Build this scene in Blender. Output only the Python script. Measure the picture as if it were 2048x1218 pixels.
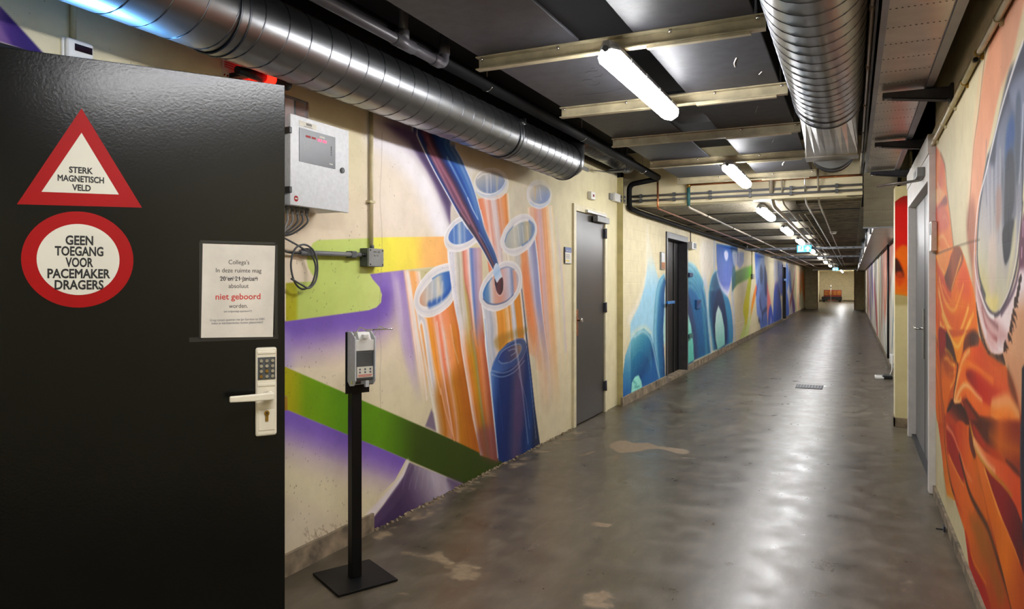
import bpy, bmesh, math, random
import numpy as np
from mathutils import Vector, Matrix
random.seed(7)
for o in list(bpy.data.objects): bpy.data.objects.remove(o, do_unlink=True)
SC = bpy.context.scene
COL = SC.collection
PI = math.pi
# ---------------------------------------------------------------- camera, world, exposure
EYE = 1.4; FPX = 1435.0; PCX = 1024.0; HOR = 568.0
YAW = math.atan((1705 - PCX) / FPX)
cd = bpy.data.cameras.new('camera'); cam = bpy.data.objects.new('camera', cd); COL.objects.link(cam)
cd.sensor_width = 36; cd.lens = FPX / 2048 * 36; cd.shift_y = (HOR - 609) / 2048; cd.clip_start = .02; cd.clip_end = 200
cam.location = (0, 0, EYE); cam.rotation_euler = (PI / 2, 0, YAW); SC.camera = cam
w = bpy.data.worlds.new('world'); SC.world = w; w.use_nodes = True
w.node_tree.nodes['Background'].inputs[0].default_value = (.05, .055, .065, 1)
w.node_tree.nodes['Background'].inputs[1].default_value = .05
SC.view_settings.view_transform = 'Standard'; SC.view_settings.look = 'None'
SC.view_settings.gamma = 1; SC.view_settings.use_curve_mapping = False
SC.view_settings.exposure = 0.0
TUBE_GLOW = 84.0          # brightness of the fluorescent diffusers
ROOM_LAMP = 320.0         # bluish lamp in the laboratory behind the black door
# ---------------------------------------------------------------- plan of the place (metres, corridor runs along +Y)
LN, LF, RN, RF = -2.46, -2.39, 0.50, 0.58      # left near, left far, right near, right far wall planes
YSTEP, YEND = 8.3, 43.3                        # downstand, end of corridor
ZLOW, ZTOP = 2.33, 2.95                        # low concrete ceiling, dark upper slab
# ---------------------------------------------------------------- helpers
WL = {}
def tag(o, label=None, cat=None, group=None, kind=None):
    if label: o['label'] = label
    if cat: o['category'] = cat
    if group: o['group'] = group
    if kind: o['kind'] = kind
    return o
def empty(name, loc=(0, 0, 0), rz=0, label=None, cat=None, group=None, local=False, kind=None):
    o = bpy.data.objects.new(name, None); COL.objects.link(o); o.empty_display_size = .05
    o.location = loc; o.rotation_euler = (0, 0, rz)
    WL[o] = Vector((0, 0, 0)) if local else Vector(loc)
    return tag(o, label, cat, group, kind)
class MB:
    def __init__(s): s.v = []; s.f = []; s.sm = []
    def add(s, vs, fs, smooth=False, M=None):
        n = len(s.v)
        s.v += [tuple(M @ Vector(p)) for p in vs] if M else [tuple(p) for p in vs]
        s.f += [tuple(i + n for i in f) for f in fs]; s.sm += [smooth] * len(fs); return s
    def box(s, a, b, M=None):
        x0, y0, z0 = a; x1, y1, z1 = b
        x0, x1 = min(x0, x1), max(x0, x1); y0, y1 = min(y0, y1), max(y0, y1); z0, z1 = min(z0, z1), max(z0, z1)
        vs = [(x, y, z) for x in (x0, x1) for y in (y0, y1) for z in (z0, z1)]
        return s.add(vs, [(0, 1, 3, 2), (4, 6, 7, 5), (0, 4, 5, 1), (2, 3, 7, 6), (0, 2, 6, 4), (1, 5, 7, 3)], M=M)
    def prism(s, pts, axis, a, b, smooth=False, M=None):
        # pts 2D polygon; axis 'x': (y,z)  'y': (x,z)  'z': (x,y)
        mk = {'x': lambda p, t: (t, p[0], p[1]), 'y': lambda p, t: (p[0], t, p[1]), 'z': lambda p, t: (p[0], p[1], t)}[axis]
        n = len(pts); vs = [mk(p, a) for p in pts] + [mk(p, b) for p in pts]
        ar = sum(pts[i][0] * pts[(i + 1) % n][1] - pts[(i + 1) % n][0] * pts[i][1] for i in range(n))
        fl = (ar > 0) ^ (b < a) ^ (axis == 'y')
        fs = [(i, (i + 1) % n, n + (i + 1) % n, n + i) for i in range(n)]
        caps = [tuple(range(n))[::-1], tuple(range(n, 2 * n))]
        if not fl: fs = [f[::-1] for f in fs]; caps = [c[::-1] for c in caps]
        k = len(s.sm); s.add(vs, fs + caps, smooth, M); s.sm[-2:] = [False, False]; return s
    def tube(s, path, r, n=10, caps=True, M=None, closed=False):
        P = [Vector(p) for p in path]; m = len(P); rr = r if hasattr(r, '__len__') else [r] * m
        vs = []; prev = None
        for i in range(m):
            if closed: t = (P[(i + 1) % m] - P[i - 1]).normalized()
            else: t = (P[min(i + 1, m - 1)] - P[max(i - 1, 0)]).normalized()
            if prev is None:
                u = t.orthogonal().normalized()
            else:
                u = prev - t * prev.dot(t)
                u = u.normalized() if u.length > 1e-6 else t.orthogonal().normalized()
            prev = u; w_ = t.cross(u)
            for k in range(n):
                a = 2 * PI * k / n; vs.append(P[i] + (u * math.cos(a) + w_ * math.sin(a)) * rr[i])
        fs = []
        for i in range(m if closed else m - 1):
            j = (i + 1) % m
            for k in range(n):
                fs.append((i * n + k, i * n + (k + 1) % n, j * n + (k + 1) % n, j * n + k))
        c = len(s.sm); nf = len(fs)
        if caps and not closed: fs += [tuple(range(n))[::-1], tuple(range((m - 1) * n, m * n))]
        s.add(vs, fs, True, M)
        for i in range(c + nf, len(s.sm)): s.sm[i] = False
        return s
    def cyl(s, a, b, r, n=16, M=None): return s.tube([a, b], r, n, True, M)
    def loft(s, rings, smooth=False, caps=True, M=None):
        n = len(rings[0]); vs = [p for r in rings for p in r]; fs = []
        for i in range(len(rings) - 1):
            for k in range(n): fs.append((i * n + k, i * n + (k + 1) % n, (i + 1) * n + (k + 1) % n, (i + 1) * n + k))
        c = len(fs)
        if caps: fs += [tuple(range(n))[::-1], tuple(range((len(rings) - 1) * n, len(rings) * n))]
        k0 = len(s.sm); s.add(vs, fs, smooth, M)
        for i in range(k0 + c, len(s.sm)): s.sm[i] = False
        return s
    def grid(s, fn, nu, nv, smooth=True):
        vs = [fn(i / nu, j / nv) for i in range(nu + 1) for j in range(nv + 1)]
        fs = [(i * (nv + 1) + j, (i + 1) * (nv + 1) + j, (i + 1) * (nv + 1) + j + 1, i * (nv + 1) + j + 1) for i in range(nu) for j in range(nv)]
        return s.add(vs, fs, smooth)
    def mesh(s, name, off=(0, 0, 0)):
        me = bpy.data.meshes.new(name); o = Vector(off)
        me.from_pydata([tuple(Vector(p) - o) for p in s.v], [], s.f)
        me.polygons.foreach_set('use_smooth', s.sm); me.update(); return me
    def build(s, name, mat, parent=None, label=None, cat=None, group=None, kind=None, bev=0, seg=2, fix=False):
        A = np.array(s.v); c = (A.min(0) + A.max(0)) / 2; c[2] = A[:, 2].min(); c = Vector([round(float(q), 4) for q in c])
        me = s.mesh(name, c)
        if fix:
            bm = bmesh.new(); bm.from_mesh(me); bmesh.ops.remove_doubles(bm, verts=bm.verts, dist=1e-5)
            bmesh.ops.recalc_face_normals(bm, faces=bm.faces); bm.to_mesh(me); bm.free()
        return link(name, me, mat, parent, c, label, cat, group, kind, bev, seg)
def link(name, me, mat, parent, c, label=None, cat=None, group=None, kind=None, bev=0, seg=2):
    o = bpy.data.objects.new(name, me); COL.objects.link(o); c = Vector(c)
    if mat: me.materials.append(mat)
    if parent: o.parent = parent; o.location = c - WL[parent]
    else: o.location = c
    WL[o] = c
    if bev:
        b = o.modifiers.new('bevel', 'BEVEL'); b.width = bev; b.segments = seg; b.limit_method = 'ANGLE'; b.angle_limit = .6
    return tag(o, label, cat, group, kind)
def copy_tree(o, parent=None, loc=None):
    c = o.copy(); COL.objects.link(c); c.parent = parent
    if loc is not None: c.location = loc
    for ch in list(o.children): copy_tree(ch, c)
    return c
def arc(c, r, a0, a1, n, plane='xy'):
    out = []
    for i in range(n + 1):
        a = a0 + (a1 - a0) * i / n; p, q = r * math.cos(a), r * math.sin(a)
        out.append({'xy': (c[0] + p, c[1] + q, c[2]), 'xz': (c[0] + p, c[1], c[2] + q), 'yz': (c[0], c[1] + p, c[2] + q)}[plane])
    return out
def bend(pts, r, n=6):
    # round the corners of a polyline
    P = [Vector(p) for p in pts]; out = [P[0]]
    for i in range(1, len(P) - 1):
        a, b = (P[i - 1] - P[i]), (P[i + 1] - P[i]); k = min(r, a.length * .49, b.length * .49)
        p0 = P[i] + a.normalized() * k; p1 = P[i] + b.normalized() * k
        for j in range(n + 1):
            t = j / n; out.append(p0 * (1 - t) ** 2 + P[i] * 2 * t * (1 - t) + p1 * t * t)
    return out + [P[-1]]
def spline(pts, n=6, closed=False):
    P = [np.array(p, float) for p in pts]; m = len(P); out = []
    for i in range(m if closed else m - 1):
        if closed: a, b, c, d = P[i - 1], P[i], P[(i + 1) % m], P[(i + 2) % m]
        else: a, b, c, d = P[max(i - 1, 0)], P[i], P[i + 1], P[min(i + 2, m - 1)]
        for k in range(n):
            t = k / n
            out.append(.5 * (2 * b + (c - a) * t + (2 * a - 5 * b + 4 * c - d) * t * t + (3 * b - a - 3 * c + d) * t ** 3))
    if not closed: out.append(P[-1])
    return out
def text_mesh(body, size, sx=1.0, bold=0.0):
    cu = bpy.data.curves.new('lettering', 'FONT'); cu.body = body; cu.size = size; cu.align_x = 'CENTER'; cu.align_y = 'CENTER'
    cu.bevel_depth = bold; cu.bevel_resolution = 0; cu.extrude = .01; cu.resolution_u = 3
    ob = bpy.data.objects.new('lettering', cu); COL.objects.link(ob)
    dg = bpy.context.evaluated_depsgraph_get(); me = bpy.data.meshes.new_from_object(ob.evaluated_get(dg))
    bpy.data.objects.remove(ob); bpy.data.curves.remove(cu)
    me.materials.clear()
    if sx != 1: me.transform(Matrix.Diagonal((sx, 1, 1, 1)))
    return me
# ---------------------------------------------------------------- materials
def lin(c):
    c = np.asarray(c, float) / 255.0
    return np.where(c <= .04045, c / 12.92, ((c + .055) / 1.055) ** 2.4)
def rgba(c): return tuple(float(k) for k in lin(c)) + (1,)
class NT:
    def __init__(s, name):
        s.m = bpy.data.materials.new(name); s.m.use_nodes = True; s.t = s.m.node_tree
        s.b = s.t.nodes['Principled BSDF']; s.n = s.t.nodes.new
    def node(s, typ, **k):
        n = s.t.nodes.new(typ)
        for a, v in k.items(): setattr(n, a, v)
        return n
    def L(s, a, b): s.t.links.new(a, b)
    def coord(s, kind='Object', scale=(1, 1, 1)):
        c = s.node('ShaderNodeTexCoord'); m = s.node('ShaderNodeMapping'); m.inputs['Scale'].default_value = scale
        if kind == 'World':
            g = s.node('ShaderNodeNewGeometry'); s.L(g.outputs['Position'], m.inputs['Vector'])
        else: s.L(c.outputs[kind], m.inputs['Vector'])
        return m.outputs['Vector']
    def noise(s, vec, scale, detail=4, rough=.55):
        n = s.node('ShaderNodeTexNoise'); n.inputs['Scale'].default_value = scale; n.inputs['Detail'].default_value = detail
        n.inputs['Roughness'].default_value = rough; s.L(vec, n.inputs['Vector']); return n.outputs['Fac']
    def ramp(s, fac, stops):
        r = s.node('ShaderNodeValToRGB'); e = r.color_ramp.elements
        while len(e) < len(stops): e.new(.5)
        for k, (p, c) in zip(e, stops): k.position = p; k.color = c if len(c) == 4 else rgba(c)
        s.L(fac, r.inputs['Fac']); return r.outputs['Color']
    def mix(s, fac, a, b, blend='MIX'):
        m = s.node('ShaderNodeMix', data_type='RGBA', blend_type=blend)
        for sock, v in ((m.inputs['Factor'], fac), (m.inputs['A'], a), (m.inputs['B'], b)):
            if hasattr(v, 'is_linked'): s.L(v, sock)
            else: sock.default_value = v
        return m.outputs['Result']
    def bump(s, h, strength=.2, dist=.01):
        b = s.node('ShaderNodeBump'); b.inputs['Strength'].default_value = strength; b.inputs['Distance'].default_value = dist
        s.L(h, b.inputs['Height']); s.L(b.outputs['Normal'], s.b.inputs['Normal'])
    def set(s, **k):
        for a, v in k.items():
            sock = s.b.inputs[a.replace('_', ' ')]
            if hasattr(v, 'is_linked'): s.L(v, sock)
            else: sock.default_value = v
        return s.m
def plain(name, c, rough=.5, metal=0, var=.06, nscale=12, bump=0, bscale=60, coat=0, spec=.5):
    t = NT(name); v = t.coord('World'); n = t.noise(v, nscale, 5)
    a = np.clip(np.array(c) * (1 - var * 1.5), 0, 255); b = np.clip(np.array(c) * (1 + var), 0, 255)
    t.set(Base_Color=t.ramp(n, [(.3, tuple(a)), (.7, tuple(b))]), Roughness=rough, Metallic=metal, Coat_Weight=coat, Specular_IOR_Level=spec)
    if bump: t.bump(t.noise(v, bscale, 4), bump, .004)
    return t.m
def emit(name, c, strength):
    t = NT(name); t.set(Base_Color=rgba(c), Emission_Color=rgba(c), Emission_Strength=strength, Roughness=.4); return t.m
def galvanised(name, c, rough, stretch=(1, 1, 1)):
    t = NT(name); v = t.coord('World', stretch); n = t.noise(v, 5, 4); f = t.noise(v, 45, 3)
    t.set(Base_Color=t.ramp(n, [(.3, tuple(np.array(c) * .86)), (.7, tuple(c))]), Metallic=1.0)
    r = t.node('ShaderNodeMapRange'); r.inputs['To Min'].default_value = rough - .03; r.inputs['To Max'].default_value = rough + .05
    t.L(n, r.inputs['Value']); t.L(r.outputs['Result'], t.b.inputs['Roughness']); t.bump(n, .03, .004); return t.m
def painted(name, rough=.5, bump=.12, bscale=38):
    t = NT(name); a = t.node('ShaderNodeAttribute', attribute_name='paint'); v = t.coord('World')
    n = t.noise(v, 7, 6, .6); k = t.ramp(n, [(.25, (.88, .87, .85, 1)), (.6, (1, 1, 1, 1))])
    sp = t.noise(v, 60, 2, .5); pit = t.ramp(sp, [(.235, (.45, .42, .4, 1)), (.262, (1, 1, 1, 1))])
    c = t.mix(1.0, a.outputs['Color'], k, 'MULTIPLY'); c = t.mix(1.0, c, pit, 'MULTIPLY')
    t.set(Base_Color=c, Roughness=rough, Specular_IOR_Level=.25); t.bump(t.noise(v, bscale, 6, .6), bump, .006); return t.m
M = {}
M['mural'] = painted('mural_paint', .62, .14)
M['mural_block'] = painted('mural_paint_on_blocks', .62, .12, 55)
M['cream'] = plain('cream_wall_paint', (214, 202, 164), .55, 0, .04, 6, .12, 40)
M['cream_dull'] = plain('aged_cream_paint', (196, 184, 140), .6, 0, .06, 6, .15, 40)
M['olive'] = plain('olive_cream', (176, 164, 112), .6, 0, .05, 8, .12, 40)
M['duct'] = galvanised('galvanised_spiral_duct', (146, 148, 150), .31, (1, .5, 1))
M['duct_seam'] = galvanised('duct_seam_steel', (104, 106, 112), .32)
M['sheet'] = galvanised('galvanised_sheet', (196, 192, 184), .30)
M['sheet_beige_lit'] = plain('dull_sheet_beige_lit', (150, 142, 124), .45, .5, .06, 6)  # duller beige copy of the sheet, its lit look put into the colour
M['strut'] = galvanised('zinc_strut', (150, 154, 160), .42)
M['beam'] = plain('cream_channel_beam', (158, 147, 118), .5, 0, .10, 9)
M['board'] = plain('grey_fibre_board', (50, 50, 55), .52, 0, .14, 14, .1, 90)
M['void'] = plain('black_painted_slab', (16, 15, 16), .8)
M['black_pipe'] = plain('black_pipe_insulation', (7, 7, 8), .7, 0, .1, 20, spec=.15)
M['pvc'] = plain('grey_plastic_pipe', (74, 72, 78), .38)
M['conduit'] = plain('grey_conduit', (112, 112, 116), .4)
M['conduit_cream'] = plain('cream_conduit', (190, 178, 140), .45)
M['conduit_tan'] = plain('tan_conduit', (150, 138, 118), .45)
M['copper'] = plain('copper_pipe', (176, 112, 74), .32, .85, .15, 20)
M['green_pipe'] = plain('green_pipe_sleeve', (40, 92, 92), .5)
M['black'] = plain('black_plastic', (18, 18, 19), .45)
M['black_metal'] = plain('black_powder_coat', (9, 9, 10), .5, 0, .1, 30, spec=.25)
M['bracket'] = plain('dark_steel_bracket', (58, 58, 66), .45, .5, .12, 12)
M['white'] = plain('white_plastic', (222, 220, 214), .4, 0, .02)
M['offwhite'] = plain('off_white_handle_paint', (218, 210, 190), .35, 0, .02)
M['grey'] = plain('grey_plastic', (128, 128, 126), .45)
M['dgrey'] = plain('dark_grey_plastic', (74, 76, 78), .45)
M['cabinet'] = plain('light_grey_cabinet_enamel', (196, 198, 200), .38, 0, .03, 60, .05, 160)
M['panel_dark'] = plain('dark_panel_film', (44, 46, 51), .35, 0, .03)
M['steel'] = plain('brushed_steel', (190, 188, 184), .3, 1, .06, 20)
M['chrome'] = plain('chrome', (210, 210, 210), .14, 1, .03)
M['brass'] = plain('brass', (176, 140, 70), .3, 1, .06)
M['red'] = plain('red_sign_film', (158, 2, 4), .5, 0, .03, 5, spec=.2)
M['sign_white'] = plain('white_sign_film', (214, 210, 196), .5, 0, .02, 5, spec=.2)
M['ink'] = plain('black_print', (18, 17, 17), .5, 0, .02)
M['ink_red'] = plain('red_print', (196, 52, 34), .5, 0, .02)
M['ink_grey'] = plain('grey_print', (92, 92, 104), .5, 0, .02)
M['paper'] = plain('paper', (206, 198, 186), .6, 0, .04, 9)
M['tape'] = plain('clear_tape_on_black', (34, 34, 34), .3, 0, .05)
M['blue_plastic'] = plain('blue_plastic', (24, 116, 190), .4)
M['sign_blue'] = plain('blue_sign_print', (24, 70, 140), .4)
M['wall_blue'] = plain('mural_blue_on_box', (22, 78, 134), .6)
M['wall_navy'] = plain('mural_navy_on_box', (22, 42, 88), .6)
M['yellow'] = plain('yellow_print', (230, 200, 60), .5)
M['door_white'] = plain('white_door_frame', (206, 202, 196), .42, 0, .03)
M['frame_cream'] = plain('cream_door_frame', (210, 200, 164), .45, 0, .04)
M['leaf_grey'] = plain('mid_grey_door_paint', (96, 93, 90), .4, 0, .04)
M['door_dark'] = plain('dark_door_inside', (10, 10, 11), .5, spec=.25)
M['frame_dark'] = plain('dark_grey_steel_frame', (66, 64, 66), .38, .4)
M['glass_dark'] = plain('dark_display_window', (30, 10, 14), .15)
M['wood'] = plain('brown_wood', (140, 82, 40), .55, 0, .2, 9)
M['cart_orange'] = plain('orange_brown_board', (150, 86, 16), .5, 0, .15, 6)
M['cart_red'] = plain('dark_red_enamel', (120, 28, 16), .45)
M['rubber'] = plain('black_rubber', (16, 15, 15), .8)
M['plaster_raw'] = plain('bare_concrete_plinth', (122, 108, 88), .8, 0, .25, 9, .5, 30)
M['debris'] = plain('crumbled_plaster', (122, 106, 82), .85, 0, .3, 25, .6, 40)
M['lamp_on'] = emit('fluorescent_diffuser', (250, 250, 252), TUBE_GLOW)
M['led_red'] = emit('red_led_digits', (255, 20, 60), 5.0)
M['beacon_red'] = emit('red_beacon_glow', (255, 14, 6), 14.0)
M['exit_on'] = emit('exit_sign_cyan', (10, 170, 220), 1.0)
M['exit_white'] = emit('exit_sign_white', (240, 250, 255), 1.3)
def m_black_door():
    t = NT('black_glossy_door_laminate'); v = t.coord('World'); f = t.noise(v, 130, 3); n = t.noise(v, 4, 4)
    t.set(Base_Color=t.ramp(n, [(.3, (10, 10, 9)), (.7, (13, 13, 12))]), Roughness=.21, Specular_IOR_Level=.3); t.bump(f, .10, .003); return t.m
M['black_door'] = m_black_door()
def m_grey_door():
    t = NT('grey_door_enamel'); v = t.coord('World'); n = t.noise(v, 3, 4); f = t.noise(v, 90, 3)
    t.set(Base_Color=t.ramp(n, [(.3, (52, 48, 43)), (.7, (57, 53, 48))]), Roughness=.34); t.bump(f, .06, .002); return t.m
M['grey_door'] = m_grey_door()
def m_clear():
    t = NT('clear_plastic_cover'); v = t.coord('World'); n = t.noise(v, 20, 3)
    t.set(Base_Color=t.ramp(n, [(.3, (225, 220, 222)), (.7, (235, 232, 235))]), Roughness=.12, Transmission_Weight=.85, IOR=1.3); return t.m
M['clear'] = m_clear()
def m_floor():
    t = NT('polished_concrete'); v = t.coord('World'); a = t.node('ShaderNodeAttribute', attribute_name='patch')
    n1 = t.noise(v, .9, 6, .6); n2 = t.noise(v, 5, 6, .65); n3 = t.noise(v, 26, 4, .6)
    vs = t.coord('World', (1, .22, 1)); n4 = t.noise(vs, 3.2, 5, .6)
    c = t.ramp(n1, [(.34, (46, 37, 24)), (.5, (76, 67, 51)), (.66, (104, 96, 82))])
    c = t.mix(.5, c, t.ramp(n2, [(.36, (40, 32, 20)), (.52, (80, 71, 55)), (.66, (122, 113, 96))]))
    n5 = t.noise(t.coord('World', (1, .35, 1)), 14, 6, .7); c = t.mix(.3, c, t.ramp(n5, [(.36, (44, 36, 24)), (.5, (80, 71, 55)), (.64, (120, 112, 96))]))
    c = t.mix(.35, c, t.ramp(n4, [(.3, (52, 43, 30)), (.7, (98, 90, 76))]))
    ad = t.node('ShaderNodeMath', operation='MULTIPLY_ADD'); ad.inputs[1].default_value = .9; t.L(n2, ad.inputs[0]); t.L(a.outputs['Fac'], ad.inputs[2])
    ad2 = t.node('ShaderNodeMath', operation='MULTIPLY_ADD'); ad2.inputs[1].default_value = .35; t.L(n3, ad2.inputs[0]); t.L(ad.outputs[0], ad2.inputs[2])
    pm = t.ramp(ad2.outputs[0], [(.98, (0, 0, 0, 1)), (1.0, (1, 1, 1, 1))])
    ad3 = t.node('ShaderNodeMath', operation='MULTIPLY'); ad3.inputs[1].default_value = .75; t.L(ad2.outputs[0], ad3.inputs[0])
    pm = t.ramp(ad3.outputs[0], [(.69, (0, 0, 0, 1)), (.78, (1, 1, 1, 1))])
    c = t.mix(pm, c, t.ramp(n3, [(.3, (116, 97, 72)), (.7, (136, 119, 93))]))
    sp = t.ramp(t.noise(v, 42, 2, .4), [(.76, (0, 0, 0, 1)), (.79, (.6, .6, .6, 1))]); c = t.mix(sp, c, rgba((130, 120, 104)))
    r = t.mix(pm, t.ramp(n2, [(.34, (.27, .27, .27, 1)), (.66, (.42, .42, .42, 1))]), (.6, .6, .6, 1))
    t.set(Base_Color=c, Roughness=r, Specular_IOR_Level=.55); t.bump(n2, .008, .01); return t.m
M['floor'] = m_floor()
def m_rough_concrete():
    t = NT('rough_cast_concrete'); v = t.coord('World'); n1 = t.noise(v, 2.2, 6, .65); n2 = t.noise(v, 18, 6, .7)
    c = t.ramp(n1, [(.3, (92, 82, 64)), (.55, (128, 118, 98)), (.75, (150, 140, 118))])
    c = t.mix(.6, c, t.ramp(n2, [(.32, (62, 54, 42)), (.5, (130, 120, 100)), (.75, (158, 148, 126))]))
    t.set(Base_Color=c, Roughness=.75); t.bump(n2, .7, .03); return t.m
M['ceil'] = m_rough_concrete()
M['rib'] = plain('stained_ceiling_rib', (98, 88, 70), .7, 0, .25, 6, .4, 25)
# ---------------------------------------------------------------- paint on walls: colours are computed at the vertices of the wall
sY, cY = math.sin(YAW), math.cos(YAW)
def ray(px):
    p = np.atleast_2d(np.asarray(px, float)); u = (p[:, 0] - PCX) / FPX; v = (HOR - p[:, 1]) / FPX
    return np.stack([-sY + u * cY, cY + u * sY, v], 1)
def on_x(px, X):      # where a sight line meets the wall plane x = X  ->  (y, z)
    d = ray(px); t = X / d[:, 0]; return np.stack([d[:, 1] * t, EYE + d[:, 2] * t], 1)
def on_y(px, Y):
    d = ray(px); t = Y / d[:, 1]; return np.stack([d[:, 0] * t, EYE + d[:, 2] * t], 1)
def on_z(px, Z=0.0):
    d = ray(px); t = (Z - EYE) / d[:, 2]; return np.stack([d[:, 0] * t, d[:, 1] * t], 1)
def proj(x, y, z):
    de = -sY * x + cY * y; return PCX + FPX * (cY * x + sY * y) / de, HOR - FPX * (z - EYE) / de
def crop(ox, oy, s): return lambda *pts: [(ox + x / s, oy + y / s) for x, y in pts]
def sstep(a, b, x): t = np.clip((x - a) / (b - a), 0, 1); return t * t * (3 - 2 * t)
def vnoise(P, s, seed=0):
    q = P * s + seed * 17.3; i = np.floor(q).astype(int); f = q - i; f = f * f * (3 - 2 * f)
    h = lambda a, b: np.modf(np.abs(np.sin(a * 127.1 + b * 311.7 + seed * 74.7) * 43758.5453))[0]
    x, y = i[:, 0], i[:, 1]
    return (h(x, y) * (1 - f[:, 0]) + h(x + 1, y) * f[:, 0]) * (1 - f[:, 1]) + (h(x, y + 1) * (1 - f[:, 0]) + h(x + 1, y + 1) * f[:, 0]) * f[:, 1]
def ramp_np(t, stops):
    t = np.asarray(t); xs = [s[0] for s in stops]; cs = np.array([s[1] for s in stops], float)
    return np.stack([np.interp(t, xs, cs[:, k]) for k in range(3)], -1)
def seg_dist(P, A):
    best = np.full(len(P), 1e9); arg = np.zeros(len(P)); L = 0; acc = []
    ls = [np.hypot(*(A[i + 1] - A[i])) for i in range(len(A) - 1)]; tot = max(sum(ls), 1e-9); s0 = 0
    for i in range(len(A) - 1):
        a, b = A[i], A[i + 1]; ab = b - a; l2 = max(ab @ ab, 1e-12)
        t = np.clip(((P - a) @ ab) / l2, 0, 1); d = np.hypot(P[:, 0] - a[0] - t * ab[0], P[:, 1] - a[1] - t * ab[1])
        m = d < best; best[m] = d[m]; arg[m] = (s0 + t[m] * ls[i]) / tot; s0 += ls[i]
    return best, arg
def inside(P, A):
    r = np.zeros(len(P), bool); n = len(A)
    for i in range(n):
        a, b = A[i], A[(i + 1) % n]
        if a[1] == b[1]: continue
        c = (a[1] > P[:, 1]) != (b[1] > P[:, 1])
        r ^= c & (P[:, 0] < (b[0] - a[0]) * (P[:, 1] - a[1]) / (b[1] - a[1]) + a[0])
    return r
def spacing(P, X, step):
    a = proj(X, P[:, 0], EYE)[0]; b = proj(X, P[:, 0] + .01, EYE)[0]; return np.clip(step * .01 / np.maximum(np.abs(b - a), 1e-6), .003, 2)
class Canvas:
    def __init__(s, P, mp, base, h=None):
        s.P = np.asarray(P, float); s.mp = mp; s.h = np.zeros(len(s.P)) if h is None else h; s.c = np.tile(np.array(base, float), (len(s.P), 1))
    def box(s, A, pad):
        lo, hi = A.min(0) - pad, A.max(0) + pad
        return np.nonzero(((s.P >= lo) & (s.P <= hi)).all(1))[0]
    def put(s, idx, a, col):
        s.c[idx] = s.c[idx] * (1 - a[:, None]) + col * a[:, None]
    def colour(s, fill, P):
        if callable(fill): return fill(P)
        if isinstance(fill, dict):
            if 'x' in fill:      # stops by picture column
                y0 = fill.get('row', 600); xs = s.mp([(k, y0) for k, _ in fill['x']])[:, 0]; o = np.argsort(xs)
                return ramp_np(P[:, 0], [(xs[i], fill['x'][i][1]) for i in o])
            a, b = s.mp([fill['a'], fill['b']]); d = b - a
            return ramp_np(((P - a) @ d) / (d @ d), fill['s'])
        return np.array(fill, float)
    def poly(s, pts, fill, f=.006, alpha=1.0, sm=True, noise=0, glow=None):
        if sm: pts = spline(pts, 4, True)
        A = s.mp(pts); i = s.box(A, f)
        if not len(i): return
        P = s.P[i]; d, _ = seg_dist(P, np.vstack([A, A[:1]])); sd = np.where(inside(P, A), d, -d); f = np.maximum(f, .6 * s.h[i])
        a = sstep(-f, f, sd) * alpha
        if glow is not None:
            g, fall = glow; gd, _ = seg_dist(P, s.mp(g)); a = a * (1 - sstep(0, fall, gd))
        if noise: a = a * (1 - noise * vnoise(P * np.array([1, .25]), 40, 3))
        s.put(i, a, s.colour(fill, P))
    def stroke(s, pts, w0, w1, col, f=.006, alpha=1.0, sm=True, taper=False):
        if sm and len(pts) > 2: pts = spline(pts, 4)
        A = s.mp(pts); i = s.box(A, max(w0, w1) + f)
        if not len(i): return
        P = s.P[i]; d, t = seg_dist(P, A); wd = np.maximum(w0 + (w1 - w0) * t, .45 * s.h[i]); f = np.maximum(f, .6 * s.h[i]); alpha = alpha * np.clip((w0 + w1) / (s.h[i] + 1e-6), .35, 1)
        a = (1 - sstep(wd - f, wd + f, d)) * alpha
        if taper: a = a * np.sin(np.clip(t, 0.001, .999) * PI) ** .6
        s.put(i, a, s.colour(col, P))
    def band(s, left, right, stops, f=.006, alpha=1.0, fade=None, streak=.12, seed=1):
        # a long shape between two edges; colour runs across it, brushed along it
        Lp, Rp = spline(left, 4), spline(right, 4); A = s.mp(list(Lp) + list(Rp)[::-1]); i = s.box(A, f)
        if not len(i): return
        P = s.P[i]; d, _ = seg_dist(P, np.vstack([A, A[:1]])); sd = np.where(inside(P, A), d, -d)
        dl, tl = seg_dist(P, s.mp(Lp)); dr, tr = seg_dist(P, s.mp(Rp)); u = dl / (dl + dr + 1e-9); v = (tl + tr) / 2; f = np.maximum(f, .6 * s.h[i])
        a = sstep(-f, f, sd) * alpha
        if fade: a = a * np.interp(v, [k for k, _ in fade], [q for _, q in fade])
        uu = np.clip(u + streak * (vnoise(np.stack([u * 14, v * 2.2], 1), 1, seed) - .5) * .5, 0, 1)
        c = stops(uu, v) if callable(stops) else ramp_np(uu, stops)
        c = c * (1 + .10 * (vnoise(np.stack([u * 40, v * 3], 1), 1, seed + 5) - .5))[:, None]
        s.put(i, a, c)
    def rgb(s): return lin(np.clip(s.c, 0, 255)) 
def grid_mesh(name, Y, Z, pos, keep, rgb):
    """a wall as a fine grid: Y columns, Z rows, pos(y,z) -> xyz, paint per vertex"""
    ny, nz = len(Y), len(Z); V = pos(np.repeat(Y, nz), np.tile(Z, ny)); i, j = np.meshgrid(np.arange(ny - 1), np.arange(nz - 1), indexing='ij')
    a = (i * nz + j).ravel(); F = np.stack([a, a + nz, a + nz + 1, a + 1], 1)
    if keep is not None:
        yc = ((Y[:-1] + Y[1:]) / 2)[i].ravel(); zc = ((Z[:-1] + Z[1:]) / 2)[j].ravel(); F = F[keep(yc, zc)]
    return raw_mesh(name, V, F, rgb)
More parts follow.
